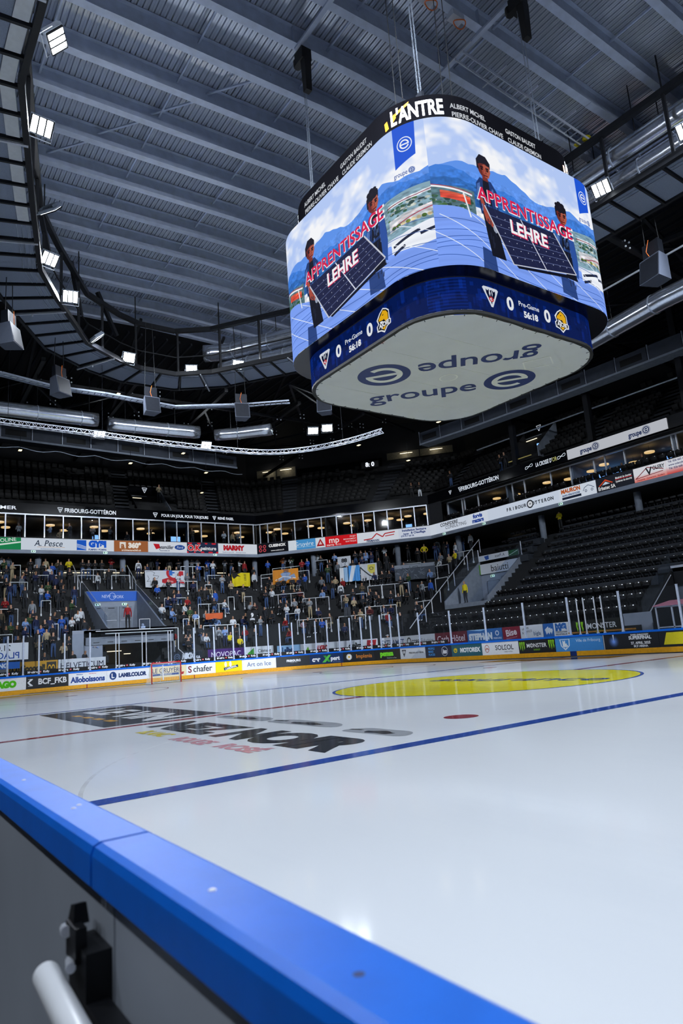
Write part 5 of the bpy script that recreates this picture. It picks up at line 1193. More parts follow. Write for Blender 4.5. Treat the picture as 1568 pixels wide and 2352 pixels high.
# service galleries below the outer roof
def gallery(label, pts, white, z=18.0):
    t = thing('service_gallery', label, 'gallery'); P = [Vector((*p, z)) for p in pts]
    for a, b in zip(P, P[1:]):
        d_ = (b - a).normalized(); nrm = Vector((-d_.y, d_.x, 0)); 
        mb = MB(); mb.hexa([a, b, b + nrm * 1.2, a + nrm * 1.2], [p + Vector((0, 0, .1)) for p in (a, b, b + nrm * 1.2, a + nrm * 1.2)]); obj('walkway', mb, M['grey_wall' if white else 'dark_steel'], t)
        mb = MB(); mb.beam(a + Vector((0, 0, .02)), b + Vector((0, 0, .02)), .08, .14); obj('edge_beam', mb, M['grey_wall'], t)
        L_ = (b - a).length; k = max(1, int(L_ / 2.0))
        for i in range(k):
            p, q = a.lerp(b, (i + .02) / k), a.lerp(b, (i + .98) / k); mb = MB()
            up = Vector((0, 0, 1.05)); mb.hexa([p, q, q + nrm * .03, p + nrm * .03], [x + up for x in (p, q, q + nrm * .03, p + nrm * .03)]); pn = obj('screen_panel', mb, M['screen_panel'], t)
            if i % 2 == 0:
                c0, c1 = p.lerp(q, .15), p.lerp(q, .85); mb = MB(); z0, z1 = Vector((0, 0, .3)), Vector((0, 0, .75)); w_ = nrm * -.008
                mb.hexa([c0 + z0 + w_, c1 + z0 + w_, c1 + z0, c0 + z0], [c0 + z1 + w_, c1 + z1 + w_, c1 + z1, c0 + z1]); obj('opening', mb, M['black'], pn)
            mb = MB(); mb.box(p.x - .03, p.y - .03, z, p.x + .03, p.y + .03, z + 1.15); obj('post', mb, M['galv'], t)
    return t
M['screen_panel'] = mat('gallery_panel', '#363c48', .7, 0, .15, 2)
gallery('dark service gallery with square openings across the end', [(-36.9, -3), (-37.3, 7.4), (-38.1, 16.1), (-39.0, 27.2)], False)
gallery('grey service gallery with mesh panels along the long stand', [(-27, 38.7), (-22.6, 39.4), (-13.7, 40.3), (-4.6, 40.8), (10, 41.2)], True)
cable = thing('loose_cable', 'pale cable sagging in waves along the end gallery', 'cable')
mb = MB(); mb.tube([(-37.2 - .065 * (y_ - 5), y_, 17.45 - .12 * abs(math.sin(y_ * 1.1)) + .05 * math.sin(y_ * 2.3)) for y_ in np.linspace(-2, 27.5, 70)], .03, 6); obj('cable', mb, M['galv'], cable)
pipe = thing('pipe', 'thin bluish pipe under the gallery of the long stand', 'pipe'); mb = MB(); mb.tube([(-24, 42.5, 17.1), (12, 43.4, 17.1)], .06, 8); obj('pipe', mb, M['galv'], pipe)
pipe = thing('pipe', 'bright straight pipe above the long duct', 'pipe'); mb = MB(); mb.tube([(-12, 30.5, 18.2), (10, 29.2, 18.2)], .05, 8); obj('pipe', mb, M['alu'], pipe)
# dark roof trusses over the stands with bolted joints
rt = struct('trim_2', 'black roof trusses over the stands with bolted joint plates')
def member(a, b, w=.22): mb = MB(); mb.beam(a, b, w, w); obj('truss_member', mb, M['black_steel'], rt)
def joint(p, n=4):
    mb = MB()
    for i in range(n): mb.ball((p[0] + .05, p[1] + (.17 if i % 2 else -.17), p[2] + (.15 if i > 1 else -.15)), .055, 7, 4)
    tag(obj('joint_bolts', mb, M['alu'], rt))
for i, y in enumerate((2, 8, 14, 20, 26, 32)):
    member((-26, y, 19.6), (-50, y * 1.12, 20.6), .24); member((-26, y, 23.6), (-36, y * 1.06, 20.0), .16); member((-36, y * 1.06, 20.0), (-46, y * 1.1, 23.0), .16)
    if i < 5: member((-30, y, 19.8), (-30, y + 6, 19.8), .2); member((-30, y, 19.8), (-40, y + 6, 20.3), .14); member((-40, y * 1.08, 20.3), (-30, y + 6, 19.8), .14)
    for x in (-30, -34.5, -40): joint((x, y + .5, 19.75)); joint((x + .8, y + 2.2, 19.85))
for i, x in enumerate((-22, -15, -8, -1, 6)):
    member((x, 28, 19.6), (x - 2, 52, 20.6), .24); member((x, 27, 23.6), (x, 36, 20.0), .16); member((x, 31, 19.8), (x + 7, 33, 19.8), .2); member((x, 31, 19.8), (x + 7, 42, 20.2), .14)
    joint((x, 29.5, 19.6)); joint((x + 2.4, 31.2, 19.7)); joint((x, 35, 19.8))
    mb = MB(); mb.box(x + 2.2, 41.8, 14.5, x + 2.6, 42.2, 22); obj('post', mb, M['black_steel'], rt)
for a in ((-33, 38), (-30, 41), (-37, 34)): member((-24, 24, 20), (*a, 20.4), .16); joint((a[0] * .7 - 24 * .3, a[1] * .7 + 24 * .3, 20.2))
# small hanging lamps over the upper seats
sl0 = None
for p in ((-29.5, 6.8, 17.6), (-34.0, 8.2, 16.2), (-26.5, 12.6, 18.3), (-34.6, 16.0, 16.2), (-34.5, 20.2, 17.4), (-35.6, 22.6, 16.3), (-44.9, 26.3, 17.0), (-29, 33.6, 18.0), (-21.6, 35.9, 18.0), (-9.0, 36.4, 18.4), (-2.8, 36.8, 19.2), (-29.0, 39.0, 17.2)):
    if sl0 is None:
        sl0 = thing('hanging_lamp', 'small warm hanging lamp over the upper stand', 'lamp', p, 0, 'hanging lamps of the upper stand')
        mb = MB(); mb.box(-.16, -.1, -.03, .16, .1, 0); obj('lens', mb, M['small_lens'], sl0); mb = MB(); mb.box(-.18, -.12, 0, .18, .12, .08); mb.tube([(0, 0, .08), (0, 0, 1.6)], .015, 5); obj('housing', mb, M['dark_steel'], sl0)
    else: dup(sl0, p)
sb2 = thing('small_scoreboard', 'small unlit scoreboard with white digits in the far corner', 'scoreboard', (-38.3, 42.0, 19.6), face_in(*NC))
mb = MB(); mb.box(-.9, 0, -.35, .9, .12, .35); obj('case', mb, M['black'], sb2)
obj('digits', text_mesh('digits', '8: 0', lambda a, b: (a, -.01, b), .42, bold=.03), M['sign_white_hot'] if 'sign_white_hot' in M else mat('lit_digits', '#fff', .5, 0, 0, emit='#eef4ff', es=1.2), sb2)
for p, lab in (((-40.0, 13.0, 16.2), 'lamp'), ):
    pass

# ================================================================ SCOREBOARD
board = thing('scoreboard', 'huge four-sided video cube with rounded corners hung over centre ice', 'scoreboard', (0, 15.2, 0))
def side_pt(H, R, s):
    a = PI / 4 * R; F = 2 * (H - R); L_ = F + 2 * a
    if s < a: t = -PI / 4 + s / R; return (H - R + R * math.cos(t), -(H - R) + R * math.sin(t))
    if s <= L_ - a: return (H, -(H - R) + s - a)
    t = (s - L_ + a) / R; return (H - R + R * math.cos(t), H - R + R * math.sin(t))
def rot4(p, k):
    for _ in range(k % 4): p = (-p[1], p[0])
    return p
def side_strip(H, R, z0, z1, k, n=64, u0=0.0, h1=None, th=.0):
    L_ = 2 * (H - R) + PI / 2 * R; mb = MB(); mb.uv = []; H1 = h1 if h1 is not None else H
    for i in range(n):
        a, b = i / n, (i + 1) / n
        pa, pb = rot4(side_pt(H, R, a * L_), k), rot4(side_pt(H, R, b * L_), k)
        L1_ = 2 * (H1 - R) + PI / 2 * R; qa, qb = rot4(side_pt(H1, R, a * L1_), k), rot4(side_pt(H1, R, b * L1_), k)
        mb.face([(*pa, z0), (*pb, z0), (*qb, z1), (*qa, z1)]); mb.uv += [(a - u0, 0), (b - u0, 0), (b - u0, 1), (a - u0, 1)]
    return mb
def S_screen():
    c = Canvas(7.58 / 4.45, 720, '#dfe9fb'); W_, H_ = c.w, c.h; rg = np.random.RandomState(4)
    def noise(nx, ny, seed):
        r = np.random.RandomState(seed).rand(ny + 2, nx + 2); X = np.linspace(0, nx, W_); Y = np.linspace(0, ny, H_); xi = X.astype(int); yi = Y.astype(int); fx = X - xi; fy = (Y - yi)[:, None]; fx = fx * fx * (3 - 2 * fx); fy = fy * fy * (3 - 2 * fy)
        a = r[yi][:, xi]; b = r[yi][:, xi + 1]; d_ = r[yi + 1][:, xi]; e = r[yi + 1][:, xi + 1]
        return (a * (1 - fx) + b * fx) * (1 - fy) + (d_ * (1 - fx) + e * fx) * fy
    n = .5 * noise(7, 6, 1) + .3 * noise(16, 14, 2) + .2 * noise(40, 32, 3)
    v = np.linspace(0, 1, H_)[:, None]; k = np.clip((n - .36) * 3.2, 0, 1)[:, :, None]
    c.a[:] = (np.array(hx('#b7cdfa')) * (1 - k) + np.array(hx('#fbfcff')) * k)
    # far mountains
    def ridge_poly(pts, col, wob=.006):
        P = []; xs = np.linspace(0, 1, 160); ys = np.interp(xs, [p[0] for p in pts], [p[1] for p in pts]) + wob * (np.interp(xs * 40, range(42), rg.rand(42)) - .5) * 2
        c.p(list(zip(xs, ys)) + [(1, .6), (0, .6)], col)
    ridge_poly([(0, .34), (.1, .30), (.2, .315), (.27, .29), (.34, .27), (.42, .32), (.5, .37), (.56, .36), (.66, .33), (.72, .31), (.8, .36), (.88, .35), (1, .25)], '#5f95ee')
    ridge_poly([(0, .33), (.08, .34), (.16, .40), (.26, .42), (.36, .40), (.48, .46), (.6, .42), (.72, .36), (.86, .40), (1, .34)], '#3f7fdc', .012)
    ridge_poly([(0, .40), (.1, .42), (.2, .47), (.4, .46), (.6, .48), (.8, .44), (1, .40)], '#2f6ab8', .012)
    tex = (.5 * noise(60, 40, 7) + .5 * noise(130, 90, 8))[:, :, None]; msk = ((v > .36) & (v < .56))[:, :, None]; c.a[:] = np.where(msk, c.a * (.85 + .3 * tex), c.a)
    # valley with fields and houses
    c.p([(0, .46), (.16, .50), (.16, .66), (0, .60)], '#5a7a84'); c.p([(.7, .46), (1, .42), (1, .72), (.7, .72)], '#86a8b8')
    for i in range(170):
        x = rg.choice([rg.uniform(0, .15), rg.uniform(.74, 1.0)]); y = rg.uniform(.5, .62) + (.03 if x < .3 else 0); w = rg.uniform(.004, .013)
        c.e(x, y, w * 1.5, w * .8, rg.choice(['#2f5a3c', '#44683a', '#2a4640', '#243c3c', '#c8ccc0', '#3c5a50']), al=.85)
    c.p([(.03, .50), (.14, .545), (.14, .595), (.03, .55)], '#e0503c'); c.p([(.03, .50), (.14, .545), (.14, .56), (.03, .515)], '#f06a4c')
    for yy in (.50, .515): c.line([(.74, yy), (.86, yy - .01), (1, yy - .06)], .008, '#e8ecf2'); 
    c.line([(.74, .508), (.86, .498), (1, .448)], .004, '#b04050')
    c.p([(.74, .60), (.9, .58), (1, .52), (1, .58), (.86, .66), (.74, .68)], '#cfd4da'); c.line([(.75, .64), (1, .54)], .012, '#e4d8dc'); c.line([(.75, .66), (1, .56)], .008, '#b05a6a')
    for i in range(12): x = .76 + .02 * i; c.e(x, .66 - .09 * (x - .74), .016, .012, rg.choice(['#4c6a2c', '#7a8a3c', '#d8c8a0', '#8a6a4a']))
    tx2 = (.6 * noise(70, 90, 21) + .4 * noise(30, 60, 22))[:, :, None]; msk = ((v > .46) & (v < .70))[:, :, None]; c.a[:] = np.where(msk, c.a * (.7 + .55 * tx2), c.a)
    # roof with its lines
    c.p([(0, .595), (.1, .62), (.2, .68), (.32, .71), (.5, .73), (.7, .76), (.8, .74), (.9, .68), (1, .62), (1, 1), (0, 1)], '#7ea2f8')
    c.p([(.74, .74), (.85, .70), (.95, .66), (1, .64), (1, .78), (.86, .84), (.74, .82)], '#f0f4fd')
    for a, b in (((.75, .78), (.86, .73)), ((.86, .76), (.92, .735)), ((.75, .83), (.80, .80))): c.line([a, b], .018, '#20263c')
    for i in range(7): y = .68 + .055 * i; c.line([(x, y + .03 * math.sin(6 * x + i) + .02 * x) for x in np.linspace(0, 1, 40)], .004, '#2c4f9c', .8)
    for x0, x1 in ((-.1, .22), (.02, .36), (.14, .52), (.30, .70), (.46, .88), (.62, 1.06), (.78, 1.2)): c.line([(x0, .66), (x1, 1.02)], .005, '#f2f6ff', .9)
    sh = (.5 * noise(5, 30, 11) + .5 * noise(3, 60, 12))[:, :, None]; msk = (v > .68)[:, :, None]; c.a[:] = np.where(msk, c.a * (.92 + .16 * sh), c.a)
    c.line([(.115, .52), (.135, .68)], .01, '#eef2f6'); c.line([(0, .465), (.15, .53)], .012, '#f2f4f8'); c.line([(0, .455), (.15, .52)], .004, '#c03040')
    # shadows on the roof under the two workers
    c.p([(.17, .86), (.23, .88), (.235, 1), (.165, 1)], '#1c356e', .85); c.p([(.60, .84), (.68, .86), (.69, .99), (.60, .97)], '#1c356e', .85)
    # workers
    def man(hx_, top, foot, lean, arm):
        c.p([(hx_ - .052, top + .30), (hx_ - .05, top + .215), (hx_ - .028, top + .165), (hx_ + .03, top + .165), (hx_ + .055, top + .22), (hx_ + .055 + lean, top + .37), (hx_ + .03, top + .42), (hx_ - .04, top + .42)], '#1f3a72')
        c.p([(hx_ - .052, top + .30), (hx_ - .046, top + .22), (hx_ - .03, top + .2), (hx_ - .035, top + .32)], '#4a6cae')
        c.p([(hx_ - .012, top + .16), (hx_ + .016, top + .16), (hx_ + .022, top + .34), (hx_ - .024, top + .34)], '#121624')
        c.p([(hx_ - .036, top + .36), (hx_ + .036, top + .36), (hx_ + .046, top + .56), (hx_ + .062, foot), (hx_ - .01, foot), (hx_ - .022, top + .56)], '#10131f')
        c.e(hx_, top + .085, .055, .068, '#6a2c26'); c.p([(hx_ - .014, top + .12), (hx_ + .014, top + .12), (hx_ + .016, top + .175), (hx_ - .012, top + .175)], '#7a3028')
        c.e(hx_ + .008, top + .10, .032, .045, '#9c4434')
        c.p([(hx_ - .036, top + .10), (hx_ - .036, top + .04), (hx_ - .016, top - .005), (hx_ + .016, top - .004), (hx_ + .036, top + .035), (hx_ + .034, top + .075), (hx_ + .01, top + .05), (hx_ - .02, top + .06), (hx_ - .028, top + .11)], '#191722')
        if arm: c.p([(hx_ - .046, top + .30), (hx_ - .024, top + .31), (hx_ + .0, top + .43), (hx_ + .022, top + .47), (hx_ + .012, top + .49), (hx_ - .02, top + .46)], '#a84a3a'); c.e(hx_ + .024, top + .49, .02, .03, '#9aa4b8')
    def face(hx_, top):
        c.p([(hx_ - .002, top + .06), (hx_ + .03, top + .06), (hx_ + .034, top + .1), (hx_ + .022, top + .145), (hx_ + .004, top + .15)], '#b05a46'); c.p([(hx_ - .03, top + .07), (hx_ - .012, top + .06), (hx_ - .008, top + .14), (hx_ - .022, top + .12)], '#6a2820')
        for dx in (-.010, .018): c.line([(hx_ + dx - .008, top + .082), (hx_ + dx + .008, top + .08)], .012, '#2a1010'); c.e(hx_ + dx, top + .095, .010, .007, '#1c0c0c')
        c.line([(hx_ + .006, top + .09), (hx_ + .012, top + .118), (hx_ + .004, top + .12)], .006, '#7c2c22'); c.line([(hx_ - .006, top + .136), (hx_ + .018, top + .134)], .008, '#5a1c1a')
    def folds(hx_, top, n, col, y0, y1, w, seed):
        r_2 = np.random.RandomState(seed)
        for i in range(n): x = hx_ + r_2.uniform(-w, w); y = top + r_2.uniform(y0, y1); c.line([(x, y), (x + r_2.uniform(-.008, .008), y + r_2.uniform(.02, .06))], r_2.uniform(.006, .014), col, .7)
    man(.225, .212, .90, 0, True); man(.66, .287, .85, .01, False)
    face(.225, .212); face(.66, .287)
    for h0, t0, sd in ((.225, .212, 1), (.66, .287, 2)): folds(h0, t0, 16, '#5f82c4', .2, .36, .045, sd); folds(h0, t0, 14, '#14254e', .2, .38, .045, sd + 5); folds(h0, t0, 8, '#20263a', .42, .6, .03, sd + 9)
    folds(.705, .287, 14, '#14254e', .25, .5, .014, 30); folds(.705, .287, 14, '#7a9ce0', .25, .5, .014, 31)
    for i in range(22): a = i * .9; c.e(.66 + .022 * math.cos(a), .315 + .028 * math.sin(a), .022, .016, '#15131c')
    c.p([(.685, .50), (.715, .52), (.725, .70), (.715, .83), (.69, .80)], '#2c52a0')
    # solar panel
    P = [(.205, .565), (.592, .545), (.702, .80), (.326, .905)]
    c.p(P, '#1d2244')
    def bi(a, b): return tuple((P[0][i] * (1 - a) + P[1][i] * a) * (1 - b) + (P[3][i] * (1 - a) + P[2][i] * a) * b for i in (0, 1))
    for i in range(1, 6): c.line([bi(0, i / 6), bi(1, i / 6)], .003, '#7886b8', .9)
    for i in range(1, 8): c.line([bi(i / 8, 0), bi(i / 8, 1)], .0015, '#4a5484', .6)
    for i in range(1, 9):
        for j in range(1, 7): x, y = bi(i / 9, j / 7); c.e(x, y, .0035, .0035, '#cfd6ee')
    c.line([bi(.5, 0), bi(.5, 1)], .009, '#d8dcec'); c.line([P[0], P[3]], .011, '#c8ccd8'); c.line([P[1], P[2]], .011, '#c8ccd8'); c.line([P[3], P[2]], .007, '#c8ccd8')
    c.p([(.34, .905), (.702, .81), (.70, .835), (.35, .92)], '#0e101c')
    # words
    c.t('APPRENTISSAGE', .4455, .494, .088, '#f6f7fb', bold=.03, fit=.583); c.t('APPRENTISSAGE', .4435, .489, .086, '#d81e4e', bold=.018, fit=.583)
    c.t('LEHRE', .443, .638, .088, '#d81e4e', bold=.045, fit=.228); c.t('LEHRE', .440, .633, .088, '#f6f7fb', bold=.03, fit=.228)
    # flag-shaped emblem and small wordmark in the corner
    c.p([(.79, -.01), (.878, -.01), (.872, .225), (.79, .285)], '#1a56d8'); e_logo(c, .834, .135, .055, None, '#f2f5fc')
    c.t('groupe', .808, .325, .032, '#1a3c94', bold=.0, fit=.055); e_logo(c, .852, .325, .022, '#1a3c94', '#e8f0fc')
    for i in range(0, H_, 6): c.a[i] *= .93
    return c
scr_mat = print_mat('screen_print', S_screen(), emit=.95, rough=.3)
def S_band():
    c = Canvas(6.9 / 1.15, 160, '#06070b')
    for s, x, y, f in (('ALBERT MICHEL', .118, .30, .192), ('PIERRE-OLIVIER CHAVE', .124, .54, .29), ('GASTON BAUDET', .435, .30, .20), ('CLAUDE GREMION', .445, .54, .222)): c.t(s, x, y, .13, '#dfe3ea', bold=.03, anchor='l', fit=f)
    return c
band_mat = print_mat('band_print', S_band(), emit=.8, rough=.3)
def S_ring():
    c = Canvas(6.7 / .98, 170, '#071c58'); rg = np.random.RandomState(9)
    for i in range(150):
        x, y = rg.rand(2); w = rg.uniform(.005, .03); h = rg.uniform(.06, .4); c.r(x, y - h / 2, x + w, y + h / 2, rg.choice(['#0a2f9a', '#04103c', '#0d3fb8', '#06164c', '#0b2680']), .35)
    for x in (0.0, .9):
        for i in range(10): c.r(x, i / 10, x + .1, i / 10 + .05, '#1648d0', .25)
    tri_logo(c, .217, .50, .62, '#dfe5f0', '#0b1230', '#c42c34')
    for x in (.33, .567): c.t('0', x, .50, .38, '#f2f5fa', bold=.04)
    c.t('Pre-Game', .45, .38, .15, '#e6ebf4', bold=.02); c.t('56:18', .455, .70, .19, '#f2f5fa', bold=.05)
    beast_logo(c, .665, .5, .76)
    return c
ring_mat = print_mat('ring_print', S_ring(), emit=.8, rough=.3)
for k, u0 in ((0, 0.0), (1, .05), (2, .05), (3, .088)):
    obj('screen', side_strip(4.2, 1.9, 10.82, 15.27, k, u0=u0), scr_mat, board)
    obj('name_band', side_strip(3.86, 2.0, 15.30, 16.45, k, u0=u0 * .9), band_mat, board)
    obj('score_ring', side_strip(3.76, 1.8, 9.86, 10.80, k, u0=u0 * .45), ring_mat, board)
def loop_pts(H, R, n=24): return [rot4(side_pt(H, R, (2 * (H - R) + PI / 2 * R) * i / n), k) for k in range(4) for i in range(n)]
def ring_plate(H0, H1, R0, R1, z, m, name):
    a, b = loop_pts(H0, R0), loop_pts(H1, R1); mb = MB(); mb.strip([[(*p, z) for p in a + a[:1]], [(*p, z) for p in b + b[:1]]]); return obj(name, mb, M[m], board)
M['board_black'] = mat('cube_black_panel', '#07080d', .22, 0, 0)
M['board_grey'] = mat('cube_grey_panel', '#4c5058', .5, 0, .1)
ring_plate(4.2, 3.7, 1.9, 1.8, 10.815, 'board_black', 'lower_soffit'); ring_plate(4.2, 3.8, 1.9, 2.0, 15.28, 'board_black', 'upper_ledge')
mb = MB(); mb.face([(*p, 16.45) for p in loop_pts(3.86, 2.0)]); obj('lid', mb, M['board_black'], board)
mb = MB(); a = loop_pts(3.76, 1.8); mb.strip([[(*p, z) for p in a + a[:1]] for z in (9.78, 9.86)]); obj('rim', mb, M['black'], board)
ring_plate(3.76, 3.64, 1.8, 1.7, 9.78, 'black', 'rim_soffit')
rg = random.Random(5); lp = loop_pts(3.68, 1.74); mb = MB()
mb.face([(p[0] * (1 - rg.random() * .012), p[1] * (1 - rg.random() * .012), 9.774) for p in lp][::-1]); M['base_cloth'] = mat('base_cloth', '#b9bcc0', .7, 0, .03, 1.5); obj('base_cloth', mb, M['base_cloth'], board)
mb = MB()
for i in range(0, len(lp), 2): p, q = lp[i], [c_ * .975 for c_ in lp[i]]; mb.tube([(*p, 9.782), (q[0], q[1], 9.768)], .012, 4, caps=False)
tag(obj('lacing', mb, M['dark_steel'], board), kind='stuff')
def bp(flip=1):
    k = flip / math.sqrt(2); return lambda a, b: ((a + b) * k, (a - b) * k, 9.767)
M['navy_print'] = mat('navy_print', '#14285e', .6, 0, .03); M['pale_line'] = mat('pale_line', '#cfd1ce', .6, 0, .03)
for fl in (1, -1):
    fn = bp(fl)
    g = text_mesh('lettering', 'groupe', lambda a, b: fn(-.95 + a, -1.0 + b), .92, bold=.012, fit=3.75); obj('lettering', g, M['navy_print'], board)
    def el(cx, cy, r0, r1, a0=0, a1=2 * PI, n=48, sq=1.0, dz=0.0):
        mb = MB(); f2 = lambda a, b: fn(cx + a, cy + b)
        mb.strip([[tuple(f2(r * math.cos(a0 + (a1 - a0) * i / n), sq * r * math.sin(a0 + (a1 - a0) * i / n)))[:2] + (9.767 - dz,) for i in range(n + 1)] for r in (r0, r1)]); return mb
    obj('emblem', el(2.03, -.95, .001, .86), M['navy_print'], board)
    obj('emblem_line', el(2.03, -.95, .42, .60, .02, 2 * PI - .85, dz=.002), M['pale_line'], board)
    mb = MB(); mb.face([tuple(fn(2.03 + a, -.95 + b))[:2] + (9.764,) for a, b in ((-.5, -.12), (.60, -.02), (.60, .14), (-.5, .06))]); obj('emblem_line', mb, M['pale_line'], board)
obj('emblem_ring', (lambda mb: mb)(MB()) if False else text_mesh('emblem_ring', 'O', lambda a, b: bp(1)(a, b), .62, bold=-.02), M['pale_line'], board)
fn = bp(1); mb = MB(); Pq = [(2.9, -.1 + .0), (3.9, .1), (3.7, .75), (2.75, .55)]
Pq = [(a * .86, b - .1) for a, b in Pq]
for a, b in zip(Pq, Pq[1:] + Pq[:1]): mb.beam(fn(*a), fn(*b), .045, .002)
obj('hatch_outline', mb, M['pale_line'], board)
mb = MB()
for k_ in (-2.2, -.75, .75, 2.2): mb.beam((k_, -3.4, 9.770), (k_, 3.4, 9.770), .015, .002)
obj('cloth_seam', mb, M['pale_line'], board)
# words L'ANTRE round the corners of the name band
def band_fn(k, s0, z):
    H, R = 3.875, 2.0; L_ = 2 * (H - R) + PI / 2 * R
    def f(a, b):
        s = s0 + a
        kk = k
        if s < 0: s += L_; kk = k - 1
        if s > L_: s -= L_; kk = k + 1
        return (*rot4(side_pt(H, R, s), kk % 4), z + b)
    return f
M['band_white'] = mat('band_letters', '#fff', .5, 0, 0, emit='#d4dae4', es=.6); M['band_flame'] = mat('band_flame', '#f80', .5, 0, 0, emit='#e8982c', es=.8)
for k in range(4):
    f = band_fn(k, -.16, 16.03)
    obj('lettering', text_mesh('lettering', "L'ANTRE", f, .46, bold=.03, fit=1.55), M['band_white'], board)
    mb = MB()
    for q in range(5):
        x = -.78 + .10 * q; mb.face([f(x, -.05 + .05 * q), f(x + .16, .03 + .05 * q), f(x + .2, .13 + .05 * q), f(x + .05, .06 + .05 * q)])
    mb.face([f(-.98, -.28), f(-.86, -.24), f(-.9, .02), f(-1.0, -.02)]); mb.face([f(-.72, -.14), f(-.6, -.02), f(-.66, .12), f(-.76, .02)])
    obj('flame_mark', mb, M['band_flame'], board)
# reddish status lights on the rim
# chains and hoists
def chain(parent, x, y, z0, z1, m='galv'):
    mb = MB(); k = int((z1 - z0) / .075)
    for i in range(k):
        z = z0 + i * .075; a = i % 2
        for sg in (-1, 1):
            d_ = .016 * sg; mb.beam((x + (d_ if a else 0), y + (0 if a else d_), z), (x + (d_ if a else 0), y + (0 if a else d_), z + .088), .011, .011)
    tag(obj('chain', mb, M[m], parent), kind='stuff')
def hoist(x, y, ztop, label, body=True, zb=16.45, dbl=.11):
    t = thing('chain_hoist', label, 'chain hoist')
    if body:
        mb = MB(); mb.box(x - .26, y - .2, ztop - .62, x + .26, y + .22, ztop - .12); mb.lathe((x - .36, y, ztop - .52), [(.14, 0), (.17, .05), (.17, .28), (.12, .32)], 12); obj('motor', mb, M['black'], t)
        mb = MB(); mb.tube([(x, y, ztop - .12), (x, y, ztop + .15)], .03, 6); obj('hook', mb, M['galv'], t)
        mb = MB(); mb.hexa([(x + .06, y - .12, ztop - 2.0), (x + .28, y - .12, ztop - 2.0), (x + .28, y + .12, ztop - 2.0), (x + .06, y + .12, ztop - 2.0)], [(x + .04, y - .15, ztop - .6), (x + .32, y - .15, ztop - .6), (x + .32, y + .15, ztop - .6), (x + .04, y + .15, ztop - .6)]); obj('chain_bag', mb, M['black'], t)
    chain(t, x - dbl / 2, y, zb, ztop - .55); chain(t, x + dbl / 2, y, zb, ztop - .55)
    mb = MB(); mb.box(x - .12, y - .05, zb - .02, x + .12, y + .05, zb + .3); obj('hook_block', mb, M['dark_steel'], t)
hoist(-2.88, 12.3, 23.6, 'black chain hoist with hanging bag over the names of the far side')
hoist(2.95, 17.65, 23.55, 'black chain hoist with hanging bag next to the cable ladder')
hoist(3.1, 12.1, 24.2, 'double chain running straight up from the lettered corner of the cube', body=False)
wires = thing('suspension_cables', 'thin black cables rising from the lettered corner of the cube to the roof', 'cable')
for x0, y0, x1, y1 in ((2.5, 11.7, 2.3, 11.9), (3.0, 11.5, 2.9, 11.6), (3.5, 12.6, 3.4, 12.9), (3.4, 13.1, 3.6, 13.0)):
    mb = MB(); mb.tube([(x0, y0, 16.4), (x1, y1, 23.9)], .014, 5); obj('cable', mb, M['black_steel'], wires)
jb = thing('junction_box', 'grey junction boxes with coiled orange cable on the roof beam above the cube', 'junction box')
for x, y in ((1.25, 13.0), (1.15, 15.0), (1.15, 16.4)):
    mb = MB(); z = ridge(y); mb.box(x - .18, y - .28, z - .22, x + .18, y + .28, z - .01); obj('case', mb, M['alu'], jb)
    mb = MB(); mb.tube([(x + .05 + .18 * math.sin(a), y + .25 * math.cos(a) + .15, z - .32 + .05 * math.sin(2 * a)) for a in [i * .45 for i in range(15)]], .022, 6); obj('cable_coil', mb, M['orange_cable'], jb)

